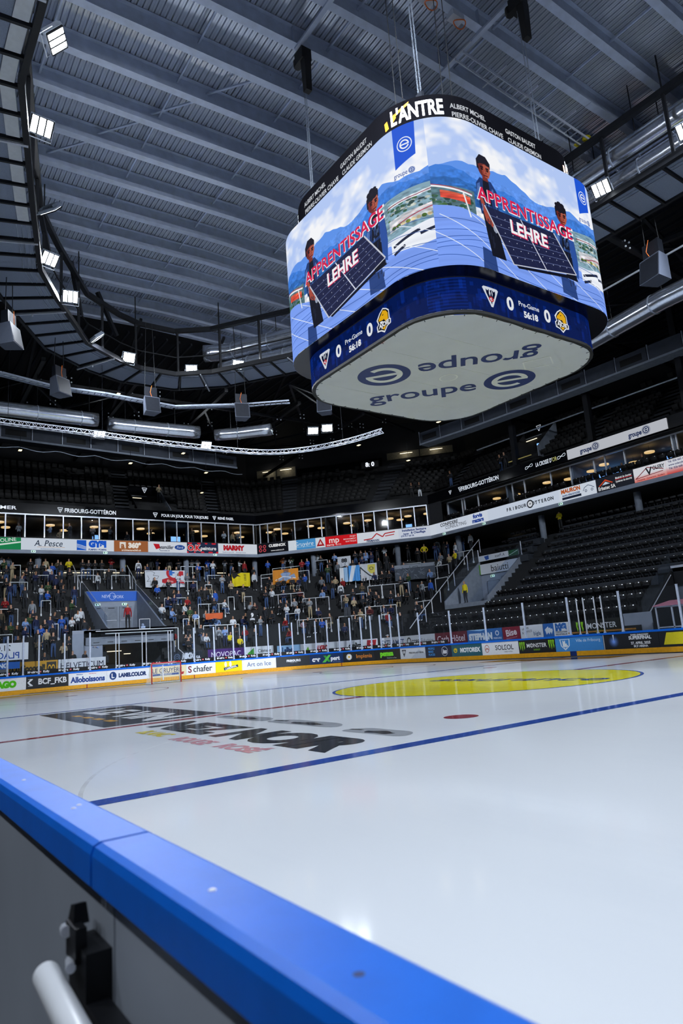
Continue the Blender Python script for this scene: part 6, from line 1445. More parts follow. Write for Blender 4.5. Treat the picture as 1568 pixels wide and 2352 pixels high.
# ================================================================ CRUSH BARRIERS, HANDRAILS, FLAGS
def d_of(x, y): return max(V1[0] - x, y - V2[1], NC[0] * (x - V1[0]) + NC[1] * (y - V1[1]))
def z_at(x, y): return step_at(d_of(x, y))[1]
def n_at(x, y):
    c = [(V1[0] - x, (-1, 0)), (y - V2[1], (0, 1)), (NC[0] * (x - V1[0]) + NC[1] * (y - V1[1]), NC)]
    return max(c)[1]
BARS = [(-42.84, 23.13, -42.86, 25.36), (-41.63, 25.13, -41.64, 26.56), (-40.73, 22.0, -40.72, 23.7), (-40.71, 24.44, -40.71, 25.07), (-38.92, 20.07, -38.88, 21.88), (-38.03, 22.6, -37.96, 24.4), (-37.96, 24.4, -37.99, 24.96), (-38.9, 25.73, -38.88, 26.27), (-38.92, 27.28, -38.9, 28.01), (-41.4, 30.4, -40.73, 30.92), (-36.19, 20.5, -36.16, 20.93), (-36.19, 21.45, -36.18, 21.8), (-35.29, 21.78, -35.27, 24.84), (-41.77, 28.06, -41.81, 29.31), (-41.39, 30.39, -37.91, 33.5), (-38.65, 29.22, -35.95, 31.58), (-35.27, 31.01, -33.51, 32.52), (-32.81, 33.33, -31.06, 34.74), (-33.94, 35.81, -32.96, 36.61), (-31.67, 35.38, -30.7, 36.18), (-34.85, 28.97, -33.98, 29.72), (-33.33, 29.14, -31.18, 31.0), (-30.72, 31.48, -29.09, 32.91), (-29.74, 33.46, -28.63, 34.5), (-41.69, 31.83, -39.54, 33.61), (-38.74, 34.5, -37.6, 35.42), (-31.32, 39.28, -30.12, 40.33), (-31.66, 35.39, -29.0, 37.7), (-29.78, 33.54, -27.84, 35.18), (-29.23, 40.07, -26.74, 40.34), (-26.61, 38.57, -25.17, 38.59), (-26.19, 35.79, -24.22, 35.74), (-26.87, 41.33, -24.74, 41.35), (-27.21, 37.66, -26.25, 37.62), (-40.74, 6.6, -40.72, 10.06), (-42.85, 9.24, -42.85, 9.93), (-42.84, 10.92, -42.85, 11.79), (-41.61, 10.78, -41.61, 12.62), (-42.84, 14.56, -42.84, 17.35), (-41.61, 13.95, -41.62, 15.49), (-41.62, 16.63, -41.63, 18.15), (-38.03, 6.8, -37.98, 8.95), (-38.94, 10.68, -38.92, 11.34), (-36.21, 10.42, -36.18, 11.26), (-35.28, 7.2, -35.25, 8.17)]
NUMW = ['first', 'second', 'third', 'fourth', 'fifth', 'sixth', 'seventh', 'eighth', 'ninth', 'tenth', 'eleventh', 'twelfth', 'thirteenth']
def zone(x, y):
    if x < -32 and y < 14: return 'in the packed block beside the blue-bannered tunnel'
    if x < -32 and y < 19: return 'around the blue-bannered tunnel'
    if n_at(x, y) == NC: return 'in the corner of the stand'
    if x < -32: return 'between the tunnel and the stand corner'
    return 'beside the white-signed corner tunnel'
def height_word(d):
    return 'at the top' if d > .6 else ('high up' if d > -2.2 else ('halfway up' if d > -5 else 'low down'))
for x0, y0, x1, y1 in BARS:
    mx, my = (x0 + x1) / 2, (y0 + y1) / 2; d = d_of(mx, my) - .02; j, zt = step_at(d); z = zt + 1.15
    l = math.hypot(x1 - x0, y1 - y0); nx, ny = n_at(mx, my)
    t = thing('crush_barrier', 'white tubular crush barrier %s %s' % (height_word(d), zone(mx, my).split(' beside the blue')[0]), 'barrier', (mx, my, zt), math.atan2(y1 - y0, x1 - x0), 'crush barriers ' + height_word(d) + ' ' + zone(mx, my))
    mb = MB(); mb.tube([(-l / 2, 0, 1.15), (l / 2, 0, 1.15)], .032, 8); obj('top_rail', mb, M['white_paint'], t)
    k = max(2, int(round(l / 1.1)) + 1)
    for i in range(k):
        x = -l / 2 + l * i / (k - 1); mb = MB(); mb.tube([(x, 0, 1.15), (x, 0, -.02)], .028, 8); mb.box(x - .05, -.05, -.01, x + .05, .05, .2); obj('leg', mb, M['white_paint'], t)
def hand(label, pts, posts, r=.035, cat='handrail'):
    t = thing('handrail', label, cat); mb = MB(); mb.tube(pts, r, 8); obj('rail', mb, M['alu'], t)
    a, b = Vector(pts[0]), Vector(pts[-1])
    for k in posts:
        p = a.lerp(b, k); mb = MB(); mb.tube([p, (p.x, p.y, z_at(p.x, p.y))], .028, 6); obj('post', mb, M['alu'], t)
hand('long sloping handrail down the aisle beside the white-signed corner tunnel', [(-25.05, 42.6, 9.5), (-24.3, 34.3, 3.2), (-24.1, 33.2, 2.35)], (.0, .2, .4, .6, .8))
hand('sloping handrail above the blue banner, beside the packed block', [(-43.2, 13.96, 9.6), (-40.9, 13.96, 7.8)], (.25, .6, 1))
hand('sloping handrail above the blue banner, on the corner side', [(-43.2, 18.42, 9.6), (-41.0, 18.42, 7.95)], (.25, .6, 1))
def flag(name, label, p, q, h, cv, cat='flag', lean=.25, sag=.05):
    """cloth hung from a rail between p and q"""
    p, q = Vector(p), Vector(q); n = 14; mb = MB(); mb.uv = []; nx, ny = n_at(p.x, p.y); nv = Vector((-nx, -ny, 0))
    def pt(a, b): w = .05 * math.sin(9 * a + 2 * b) * b + .03 * math.sin(23 * a) * b; return p.lerp(q, a) + nv * (.05 + lean * b * .3 + w) + Vector((0, 0, -h * b - sag * math.sin(3.1 * a * PI) * b * .6))
    for i in range(n):
        for j in range(6):
            a, b, c_, d_ = i / n, (i + 1) / n, j / 6, (j + 1) / 6
            mb.face([pt(a, d_), pt(b, d_), pt(b, c_), pt(a, c_)]); mb.uv += [(a, 1 - d_), (b, 1 - d_), (b, 1 - c_), (a, 1 - c_)]
    t = thing(name, label, cat); obj('cloth', mb, print_mat('cloth_print', cv, rough=.85), t, smooth=True); return t
def F_g(c):
    c.e(.72, .16, .46, .42, '#b8222e', hole=.66, a0=-.1, a1=PI + .5); c.r(.60, .0, .68, .30, '#2c6cc0'); c.r(.60, .10, .74, .18, '#2c6cc0'); c.p([(.86, .05), (.96, .05), (.96, .3), (.8, .3)], '#b8222e')
    c.p([(.42, .55), (.56, .45), (.95, .62), (1, .8), (.8, .72), (.6, .84), (.42, .74)], '#b01c28'); c.t('Krea', .62, .64, .13, '#f2f2f2', bold=.0, rot=.1)
    for pts in ([(.02, .1), (.14, .04), (.24, .14), (.2, .3), (.34, .34), (.30, .5), (.2, .46)], [(.06, .3), (.1, .5), (.04, .66), (.14, .62), (.12, .86), (.24, .9)], [(.2, .46), (.28, .6), (.22, .76), (.34, .94)]): c.line(pts, .02, '#50565e')
flag('flag', 'big pale flag with lion outline and red curved letter, beside the blue-bannered tunnel', (-41.5, 19.35, 8.95), (-41.5, 22.9, 8.95), 1.45, paint(F_g, 2.4, '#c9ced6', 128))
def F_y(c): c.p([(0, 0), (.5, .0), (.3, .12), (.5, .3), (.3, .26), (.1, .45), (.02, .3)], '#161616'); [c.r(.66, .12 + .08 * i, .78, .15 + .08 * i, '#2a2a20') for i in range(6)]
flag('flag', 'yellow flag with black beast head hung from a barrier', (-41.4, 27.35, 8.75), (-41.4, 29.2, 8.75), 1.25, paint(F_y, 1.35, '#d6c40c', 96))
def F_o(c): c.p([(.3, .3), (.5, .16), (.72, .3), (.62, .5), (.84, .34), (.9, .6), (.6, .74), (.5, .9), (.4, .74), (.16, .8), (.36, .5)], '#8aa0c4'); c.line([(.1, .7), (.4, .5), (.9, .66)], .05, '#e8eaf0'); [c.r(.42, .04 + .08 * i, .62, .08 + .08 * i, '#20305c') for i in range(3)]
flag('flag', 'orange flag with pale blue figure in the corner of the stand', (-40.45, 31.15, 8.85), (-38.6, 32.8, 8.85), 1.35, paint(F_o, 1.5, '#d88a2a', 96))
flag('flag', 'white and pale blue hanging cloth next to the blue flag', (-34.9, 34.85, 8.35), (-34.35, 35.35, 8.35), 1.3, paint(lambda c: c.r(.5, 0, 1, 1, '#9cc4ea'), .6, '#e4e8ee', 64))
flag('flag', 'sky blue flag with pale slanted stripe', (-34.3, 35.4, 8.45), (-33.55, 36.1, 8.45), 1.4, paint(lambda c: c.p([(.3, 0), (.7, 0), (.3, 1), (0, 1)], '#dfe8f2'), .8, '#4a98e0', 64))
flag('flag', 'white flag with yellow shield and dark diagonal stick', (-33.5, 36.15, 8.5), (-32.4, 37.15, 8.5), 1.5, paint(lambda c: (c.p([(.45, .08), (.9, .06), (.86, .56), (.62, .62), (.42, .4)], '#d8cc5a'), c.e(.66, .3, .14, .1, '#7a7440', hole=.6), c.line([(0, .2), (.5, .7), (.95, .9)], .06, '#20242c')), 1.0, '#c8ccd4', 80))
def F_gr(c): rg = np.random.RandomState(3); c.r(0, 0, 1, .22, '#8a929e'); [c.line([(x, y), (x + rg.uniform(-.1, .1), y + rg.uniform(-.2, .2)), (x + rg.uniform(-.15, .15), y + rg.uniform(-.2, .3))], .02, rg.choice(['#8a94a2', '#2a3038', '#6a7482'])) for x, y in rg.rand(40, 2)]
flag('banner', 'grey banner with scribbled pale drawing hung on the corner barriers', (-30.9, 37.9, 8.0), (-28.2, 40.2, 8.0), 1.35, paint(F_gr, 2.6, '#4a525e', 96), 'banner', .05)
flag('jersey', 'black jersey with white number nine spread over a rail', (-35.2, 25.55, 4.85), (-35.2, 26.45, 4.85), .95, paint(lambda c: (c.t('9', .5, .42, .34, '#e8eaee', bold=.05), c.r(.28, .68, .74, .84, '#c8ccd4')), .95, '#14161b', 64), 'jersey', .05)
flag('jersey', 'white hockey jersey with number eighty-eight hung at the top rail', (-36.6, 35.9, 9.6), (-35.6, 36.7, 9.6), .95, paint(lambda c: c.t('88', .5, .4, .34, '#20242c', bold=.05), 1.2, '#d8dde6', 64), 'jersey', .05)
flag('cloth', 'orange cloth hanging from a barrier low down in the end stand', (-35.2, 21.9, 4.7), (-35.2, 23.4, 4.75), .45, paint(None, 3, '#b8552c', 16), 'cloth', .1)
flag('cloth', 'dark grey cloth knotted over a barrier in the stand corner', (-30.35, 31.8, 4.5), (-29.95, 32.15, 4.5), .7, paint(None, 1, '#3a3e46', 16), 'cloth', .1)
def F_sheet(c): c.t('21.09 :', .42, .28, .32, '#16181c', bold=.0, fit=.74, flip=True); c.t('PLACE', .55, .72, .36, '#1f4fa8', bold=.01, fit=.72, flip=True)
sh = thing('paper_sign', 'white sheet with hand-painted mirror writing hung inside the glass', 'sign')
obj('sheet', curve_panel(bpath, 10.3, 13.05, .13, 2.02, 3.02, .012), print_mat('sheet_print', paint(F_sheet, 2.75 / 1.0, '#eef1f5', 128), rough=.8), sh)
sc = thing('scarf', 'blue scarf with white letters under the mirror-written sheet', 'scarf')
obj('scarf_cloth', curve_panel(bpath, 9.6, 12.6, .14, 1.52, 1.92, .012), print_mat('scarf_print', paint(lambda c: c.t('GONG', .6, .5, .6, '#dfe6f2', bold=.06, fit=.4), 7.5, '#1f5fb0', 40), rough=.8), sc)

# ================================================================ PEOPLE
def grow(vs, es, rad, sub=1):
    me = bpy.data.meshes.new('body'); me.from_pydata(vs, es, []); o = bpy.data.objects.new('body', me); COL.objects.link(o)
    o.modifiers.new('skin', 'SKIN')
    for i, r in enumerate(rad): me.skin_vertices[0].data[i].radius = r if isinstance(r, tuple) else (r, r)
    me.skin_vertices[0].data[0].use_root = True
    if sub: sm = o.modifiers.new('smooth', 'SUBSURF'); sm.levels = sub; sm.render_levels = sub
    bpy.context.view_layer.update(); dg = bpy.context.evaluated_depsgraph_get()
    out = bpy.data.meshes.new_from_object(o.evaluated_get(dg)); bpy.data.objects.remove(o)
    return out
def body(pose):
    """one continuous figure facing -Y; returns a mesh with slots skin, top, legs, hair, shoes"""
    sit = pose == 's'; V = []; E = []; Rr = []; K = []
    def add(p, r, kind, to=None):
        V.append(p); Rr.append(r); K.append(kind)
        if to is not None: E.append((to, len(V) - 1))
        return len(V) - 1
    hz = .50 if sit else .93
    ly = -.16 if sit else (-.02 if pose in 'fc' else 0)
    pel = add((0, 0, hz), (.145, .105), 2)
    wai = add((0, ly * .35, hz + .18), (.135, .10), 1, pel)
    che = add((0, ly * .75, hz + .40), (.165, .115), 1, wai)
    nek = add((0, ly - .01, hz + .56), .06, 0, che)
    hy = ly - (.06 if pose in 'fs' else .02)
    jw = add((0, hy - .004, hz + .615), (.058, .068), 0, nek)
    hd = add((0, hy, hz + .68), (.074, .088), 0, jw)
    tp = add((0, hy + .008, hz + .752), (.066, .08), 3, hd); t2 = add((0, hy + .012, hz + .80), (.028, .034), 3, tp)
    for s in (-1, 1):
        sh_ = add((s * .175, ly * .95, hz + .475), .062, 1, che)
        if pose == 'f': el, wr, hn = (s * .235, -.04, hz + .22), (s * .10, -.27, hz + .27), (s * .045, -.31, hz + .31)
        elif pose == 'c': el, wr, hn = (s * .25, -.07, hz + .22), (s * .02, -.21, hz + .25), (-s * .07, -.20, hz + .27)
        elif pose == 'h': el, wr, hn = (s * .33, .03, hz + .24), (s * .2, -.05, hz + .06), (s * .16, -.08, hz + .03)
        elif sit: el, wr, hn = (s * .24, ly - .08, hz + .22), (s * .13, -.40, hz + .14), (s * .05, -.45, hz + .13)
        else: el, wr, hn = (s * .235, .02, hz + .19), (s * .25, -.03, hz - .05), (s * .245, -.05, hz - .13)
        e_ = add(el, .048, 1, sh_); w_ = add(wr, .036, 1, e_); add(hn, .034, 0, w_)
        hp = add((s * .095, -.0, hz - .04), .088, 2, pel)
        if sit: kn = add((s * .13, -.44, .50), .065, 2, hp); an = add((s * .12, -.44, .10), .045, 2, kn); add((s * .13, -.60, .045), .045, 4, an)
        else: kn = add((s * .105, -.02, .50), .066, 2, hp); an = add((s * .115, .02, .10), .046, 2, kn); add((s * .14, -.14, .045), .045, 4, an)
    me = grow(V, E, Rr, 1)
    for m in range(5): me.materials.append(None)
    P = np.array(V)
    for p in me.polygons:
        c = np.array(p.center); best = None
        for a, b in E:
            ab = P[b] - P[a]; t = max(0, min(1, float((c - P[a]) @ ab / max(ab @ ab, 1e-9)))); dd = np.linalg.norm(c - P[a] - ab * t)
            kind = K[b] if t > .5 else K[a]
            if (a, b) == (che, nek): kind = 1 if t < .75 else 0
            if K[b] == 4: kind = 4
            if best is None or dd < best[0]: best = (dd, kind)
        k = best[1]
        if c[2] > hz + .60 and k in (0, 3): k = 3 if (c[2] > hz + .745 or (c[1] > hy + .03 and c[2] > hz + .64)) else 0
        p.material_index = k; p.use_smooth = True
    return me
BODY = {k: body(k) for k in 'fdchs'}; BODY['b'] = BODY['d']
CLOTH = {}
def cl(name, h, r=.8): CLOTH[name] = mat(name + '_cloth', h, r, 0, .15, 14)
for n_, h_ in (('black', '#14161a'), ('dark', '#20242c'), ('navy', '#18244a'), ('jeans', '#37517c'), ('white', '#ccd2da'), ('bwhite', '#8f969f'), ('grey', '#6c737d'), ('blue', '#2458b8'), ('wblue', '#7c9cd0'), ('yellow', '#e0cc10'), ('beige', '#a8997c'), ('brown', '#4c4434'), ('maroon', '#4c141c'), ('red', '#8c1018'), ('pink', '#b08c94'), ('orange', '#a85a1c'), ('green', '#2f4a2c')): cl(n_, h_)
SKIN = [mat('skin_light', '#c99a80', .6, 0, .08), mat('skin_mid', '#a87a5c', .6, 0, .08)]; HAIR = [mat('hair_dark', '#2c241e', .6, 0, .1), mat('hair_brown', '#5a4430', .6, 0, .1), mat('hair_fair', '#8a7350', .6, 0, .1), mat('hair_grey', '#8a8a88', .6, 0, .1)]
SHOE = [mat('shoe_white', '#c8ccd2', .6, 0, .05), mat('shoe_dark', '#15161a', .6, 0, .05)]
POSEW = {'f': 'standing with hands raised in front', 'd': 'standing with arms down', 'c': 'standing with arms folded', 'h': 'standing with hands on hips', 's': 'sitting leaning forward', 'b': 'standing turned away'}
WORD = {'bwhite': 'black-white jersey', 'wblue': 'white-and-blue top', 'yellow': 'yellow jacket', 'dark': 'charcoal top'}
rp_ = random.Random(11)
def ORD(n): return '%d%s' % (n, 'th' if 10 < n % 100 < 14 else {1: 'st', 2: 'nd', 3: 'rd'}.get(n % 10, 'th'))
SHORT = {'in the packed block beside the blue-bannered tunnel': 'of the packed block', 'around the blue-bannered tunnel': 'above the blue-bannered tunnel', 'in the corner of the stand': 'of the stand corner', 'between the tunnel and the stand corner': 'between tunnel and corner', 'beside the white-signed corner tunnel': 'by the white-signed tunnel'}
def person(x, y, z, pose, top, legs, rz, label=None, group=None, rnd=rp_):
    o = put(bpy.data.objects.new('person', BODY[pose]), None); o.location = (x, y, z); o.rotation_euler = (0, 0, rz + (PI if pose == 'b' else 0)); k = rnd.uniform(.94, 1.04); o.scale = (k, k, k)
    for i, m in enumerate((rnd.choice(SKIN + SKIN[:1]), CLOTH[top], CLOTH[legs], rnd.choice(HAIR + HAIR[:1]), SHOE[0] if rnd.random() < .4 else SHOE[1])): o.material_slots[i].link = 'OBJECT'; o.material_slots[i].material = m
    d = d_of(x, y); w = WORD.get(top, top + ' top'); lw = 'jeans' if legs == 'jeans' else legs + ' trousers'
    row = ORD(max(0, min(12, step_at(d)[0] // 2)) + 1)
    lab = label or '%s person in %s and %s, %s row %s' % ({'s': 'seated', 'b': 'turned-away'}.get(pose, 'standing'), w, lw, row, SHORT[zone(x, y)])
    tag(o, lab, 'person', group or 'spectators, %s row %s' % (row, SHORT[zone(x, y)]))
    return o
PEOPLE=[(-43.11,19.35,1.56,"b","white","navy"),(-43.62,20.59,2.07,"d","black","black"),(-43.50,22.29,1.95,"d","black","beige"),(-41.25,22.23,-0.30,"f","white","jeans"),(-41.30,23.06,-0.25,"f","grey","dark"),(-43.30,24.44,1.75,"c","grey","dark"),(-43.63,25.99,2.08,"f","blue","jeans"),(-43.50,26.63,1.95,"d","black","black"),(-43.50,27.72,1.95,"f","grey","dark"),(-43.57,28.39,2.02,"f","black","jeans"),(-40.81,26.18,-0.74,"c","bwhite","jeans"),(-41.34,27.07,-0.21,"d","black","black"),(-41.23,29.62,-0.32,"d","white","black"),(-38.61,29.34,-2.60,"f","dark","jeans"),(-38.84,24.50,-2.71,"b","blue","jeans"),(-39.29,23.21,-2.26,"b","black","jeans"),(-39.27,23.69,-2.28,"b","black","black"),(-39.53,21.55,-2.02,"s","navy","jeans"),(-39.49,21.03,-2.06,"s","black","grey"),(-37.78,19.45,-3.77,"s","white","dark"),(-37.64,20.05,-3.91,"s","wblue","jeans"),(-36.92,20.93,-4.63,"s","black","jeans"),(-37.02,22.75,-4.53,"s","grey","beige"),(-37.03,23.42,-4.52,"s","black","jeans"),(-38.09,27.32,-3.46,"s","bwhite","dark"),(-38.07,27.74,-3.48,"s","red","dark"),(-35.38,26.84,-6.17,"f","bwhite","jeans"),(-36.77,28.11,-4.75,"d","dark","dark"),(-36.97,27.29,-4.58,"f","black","jeans"),(-35.68,20.79,-5.87,"s","black","dark"),(-35.47,21.55,-6.08,"s","dark","jeans"),(-34.37,19.90,-7.18,"s","black","jeans"),(-34.33,20.31,-7.22,"s","dark","jeans"),(-34.40,21.63,-7.15,"s","white","jeans"),(-34.62,21.30,-6.93,"s","grey","dark"),(-34.50,22.72,-7.05,"b","bwhite","dark"),(-34.46,23.22,-7.09,"f","wblue","navy"),(-34.33,23.61,-7.22,"s","yellow","dark"),(-34.28,24.27,-7.27,"s","yellow","dark"),(-34.27,25.55,-7.28,"f","black","dark"),(-38.82,26.52,-2.73,"f","dark","black"),(-39.48,27.57,-2.07,"f","dark","beige"),(-36.05,24.82,-5.50,"s","white","dark"),(-36.15,23.38,-5.40,"s","wblue","dark"),(-41.01,24.84,-0.54,"s","black","beige"),(-41.71,23.90,0.16,"s","dark","dark"),(-41.19,29.64,-0.36,"d","white","black"),(-38.56,29.32,-2.64,"f","dark","jeans"),(-38.18,29.70,-2.62,"f","white","dark"),(-39.56,31.14,-0.63,"s","dark","dark"),(-39.02,31.39,-0.80,"s","black","jeans"),(-38.47,32.00,-0.71,"s","dark","beige"),(-37.94,32.37,-0.79,"s","navy","grey"),(-37.31,32.67,-0.98,"f","blue","dark"),(-34.14,31.01,-4.33,"c","bwhite","beige"),(-33.06,29.52,-6.17,"s","pink","jeans"),(-32.12,30.19,-6.29,"s","dark","dark"),(-31.71,31.38,-5.68,"s","brown","beige"),(-29.38,32.65,-6.28,"f","beige","jeans"),(-30.21,32.64,-5.74,"s","dark","dark"),(-29.55,33.81,-5.31,"s","maroon","dark"),(-36.31,30.04,-3.61,"s","dark","jeans"),(-35.75,30.44,-3.69,"s","bwhite","dark"),(-36.78,29.82,-3.46,"s","dark","dark"),(-37.82,30.63,-2.17,"s","navy","jeans"),(-36.94,31.23,-2.31,"s","black","dark"),(-36.54,31.51,-2.37,"s","maroon","dark"),(-31.99,34.02,-3.52,"f","dark","jeans"),(-31.56,34.64,-3.35,"f","brown","jeans"),(-33.49,33.84,-2.66,"b","white","dark"),(-34.31,33.50,-2.37,"b","black","jeans"),(-38.79,33.94,0.95,"f","blue","navy"),(-38.83,35.16,1.89,"f","white","black"),(-37.34,36.13,1.62,"f","wblue","dark"),(-35.72,37.32,1.43,"f","dark","jeans"),(-35.25,37.63,1.34,"f","dark","jeans"),(-34.83,37.91,1.27,"f","wblue","dark"),(-34.34,38.11,1.09,"f","navy","jeans"),(-41.40,32.82,1.86,"c","orange","jeans"),(-40.74,33.40,1.84,"c","green","dark"),(-41.87,33.55,2.71,"f","grey","dark"),(-41.38,33.99,2.71,"f","white","dark"),(-36.00,33.45,-1.27,"s","grey","dark"),(-35.28,33.49,-1.73,"s","navy","dark"),(-34.23,34.66,-1.55,"s","red","dark"),(-35.07,34.32,-1.25,"s","beige","dark"),(-34.57,32.65,-2.83,"s","wblue","black"),(-34.16,36.55,-0.19,"f","white","navy"),(-31.00,35.14,-3.35,"s","dark","dark"),(-30.57,35.43,-3.42,"s","black","grey"),(-30.92,41.59,1.41,"h","yellow","black"),(-30.25,42.60,1.71,"b","bwhite","jeans"),(-29.38,42.60,1.45,"b","black","dark"),(-28.91,42.84,1.69,"c","navy","jeans"),(-27.59,42.16,1.01,"b","white","jeans"),(-28.22,43.80,2.65,"d","black","dark"),(-27.49,43.55,2.40,"d","dark","jeans"),(-26.47,43.24,2.09,"d","white","dark"),(-33.25,40.19,1.92,"d","white","dark"),(-33.97,39.39,1.79,"f","white","dark"),(-34.75,39.22,2.19,"f","dark","dark"),(-35.02,38.70,1.98,"f","navy","jeans"),(-35.09,38.08,1.57,"f","wblue","dark"),(-35.48,37.82,1.63,"d","black","jeans"),(-32.34,40.90,1.84,"f","black","dark"),(-31.71,41.43,1.81,"s","dark","dark"),(-32.36,36.79,-1.21,"s","navy","black"),(-32.00,37.45,-0.96,"s","black","dark"),(-31.49,37.79,-1.05,"s","dark","dark"),(-29.61,37.42,-2.58,"f","dark","beige"),(-31.15,39.31,-0.14,"s","grey","dark"),(-30.29,39.24,-0.76,"s","black","jeans"),(-29.48,36.11,-3.63,"s","dark","jeans"),(-28.79,36.32,-3.95,"s","dark","beige"),(-30.87,34.95,-3.57,"s","dark","dark"),(-30.38,35.29,-3.64,"s","dark","grey"),(-29.43,32.70,-6.21,"d","beige","jeans"),(-29.55,33.89,-5.25,"s","maroon","grey"),(-28.68,34.68,-5.24,"s","navy","white"),(-28.22,35.02,-5.29,"s","navy","dark"),(-27.17,37.62,-3.53,"b","bwhite","dark"),(-26.12,37.48,-3.67,"b","blue","dark"),(-28.03,37.88,-3.27,"s","dark","dark"),(-26.02,35.94,-5.21,"s","dark","dark"),(-24.99,35.56,-5.59,"s","dark","jeans"),(-28.36,39.83,-1.32,"s","wblue","dark"),(-28.31,40.84,-0.31,"s","white","dark"),(-28.17,41.14,-0.01,"f","grey","dark"),(-26.69,40.55,-0.60,"f","beige","dark"),(-26.42,40.97,-0.18,"f","yellow","dark"),(-26.12,34.34,-6.81,"f","black","dark"),(-30.14,42.21,1.34,"f","navy","jeans"),(-30.50,44.85,3.70,"c","navy","jeans"),(-43.06,13.60,1.51,"c","yellow","black"),(-41.89,13.35,0.34,"f","black","black"),(-43.04,18.00,1.49,"c","yellow","black"),(-43.11,14.66,1.56,"f","black","jeans"),(-43.05,15.18,1.50,"f","dark","jeans"),(-43.05,15.69,1.50,"f","black","dark"),(-43.16,16.23,1.61,"c","black","dark"),(-41.67,16.44,0.12,"d","black","dark"),(-43.51,17.13,1.96,"c","red","dark"),(-41.71,17.57,0.16,"d","black","dark"),(-41.21,15.44,-0.34,"b","white","dark"),(-43.49,9.15,1.94,"d","grey","jeans"),(-43.49,8.67,1.94,"d","white","dark"),(-36.37,12.18,-5.18,"f","white","black"),(-36.17,11.49,-5.38,"f","blue","jeans")]
used = []
for x, y, d, po, t, l in PEOPLE:
    nx, ny = n_at(x, y); j, z = step_at(d)
    # keep the feet on the tread: shift to the middle of its step
    dx = DJ[j] + .22 - d; x += nx * dx; y += ny * dx
    if j >= 25 and d > 2.1: z = tread(DJ[25])
    if po == 's': z -= .3175 * .0; x += nx * .1; y += ny * .1
    zz = z if po != 's' else z - .06
    o = person(x, y, zz, po, t, l, face_in(nx, ny) + rp_.uniform(-.4, .4)); used.append((x, y))
    if t == 'bwhite' and po == 'b' or (t == 'white' and po == 'b'):
        num = obj('back_number', text_mesh('back_number', rp_.choice(['18', '27', '22', '8', '25', '11']), lambda a, b: (-a, .128, 1.24 + b), .17, bold=.04), M['black'], o)
# the packed block and the scattered rest
def clear(x, y, r): return all((x - a) ** 2 + (y - b) ** 2 > r * r for a, b in used)
TOPS = ['black'] * 9 + ['dark'] * 7 + ['navy'] * 4 + ['grey', 'white', 'white', 'blue', 'blue', 'beige', 'bwhite', 'brown', 'wblue', 'green', 'red']
LEGS = ['jeans'] * 4 + ['black'] * 3 + ['dark'] * 5 + ['beige']
def fill(n, y0, y1, j0, j1, poses, seg='end', s0=0, s1=0, r=.5):
    k = 0; tries = 0
    while k < n and tries < n * 30:
        tries += 1; j = rp_.randint(j0, j1); d = DJ[j] + .2
        if seg == 'end': x, y = V1[0] - d, rp_.uniform(y0, y1)
        else: x, y = spath(rp_.uniform(s0, s1), d)[:2]
        if not clear(x, y, r): continue
        if (14.0 < y < 18.5 and x > -41 and x < -32): continue
        nx, ny = n_at(x, y); po = rp_.choice(poses); z = tread(DJ[j])
        person(x, y, z - (.06 if po == 's' else 0), po, rp_.choice(TOPS), rp_.choice(LEGS), face_in(nx, ny) + rp_.uniform(-.7, .7)); used.append((x, y)); k += 1
fill(128, 2.6, 13.2, 0, 24, 'fffddcbc', r=.44)
fill(16, 18.9, 30, 22, 25, 'ffdc'); fill(22, 19.2, 27, 3, 20, 'ssfs'); fill(26, 0, 0, 3, 20, 'sssf', 'c', 30.5, 46, .6); fill(10, 0, 0, 21, 25, 'fdc', 'c', 31, 46)
# others named one by one
person(-33.95, 15.45, 3.72, 'b', 'red', 'black', face_in(-1, 0), 'person in dark red jacket standing on the platform under the blue banner', 'man on the tunnel platform')
person(-22.2, 37.4, 3.9, 'd', 'yellow', 'dark', face_in(0, 1), 'steward in yellow jacket standing inside the white-signed corner tunnel', 'steward in the corner tunnel')
person(-16.9, 42.9, tread(DJ[25]), 'c', 'yellow', 'black', face_in(0, 1), 'steward in yellow jacket standing at the top of the empty seat block', 'steward at the seat block')
for i, (x, y, t, l) in enumerate(((-33.2, 10.6, 'dark', 'jeans'), (-33.0, 11.3, 'blue', 'dark'))): person(x, y, .02, 'b' if i == 0 else 'f', t, l, face_in(-1, 0), None)
for s, d, z, t, l, lab in ((48.9, 1.4, 14.5, 'dark', 'jeans', 'dark figure'), (45.6, .9, 14.5, 'black', 'white', 'figure in white trousers and pale cap'), (44.9, .9, 14.5, 'black', 'black', 'dark figure beside the white-trousered one'), (54.6, 1.6, 14.98, 'black', 'jeans', 'person in jeans'), (55.1, 1.6, 14.98, 'black', 'dark', 'person in dark trousers'), (71.6, 2.3, 14.98, 'grey', 'beige', 'person in pale trousers'), (20.9, 2.4, 15.46, 'beige', 'dark', 'person in pale top')):
    x, y, nx, ny = spath(s, d); kk = int((d - .22) / .7); person(x, y, 14.02 + .48 * kk, 'f', t, l, face_in(nx, ny), lab + ' standing in the upper stand %s' % ('over the corner suites' if 30 < s < 47 else ('over the end suites' if s < 30 else 'over the long side suites')), 'people in the upper stand')
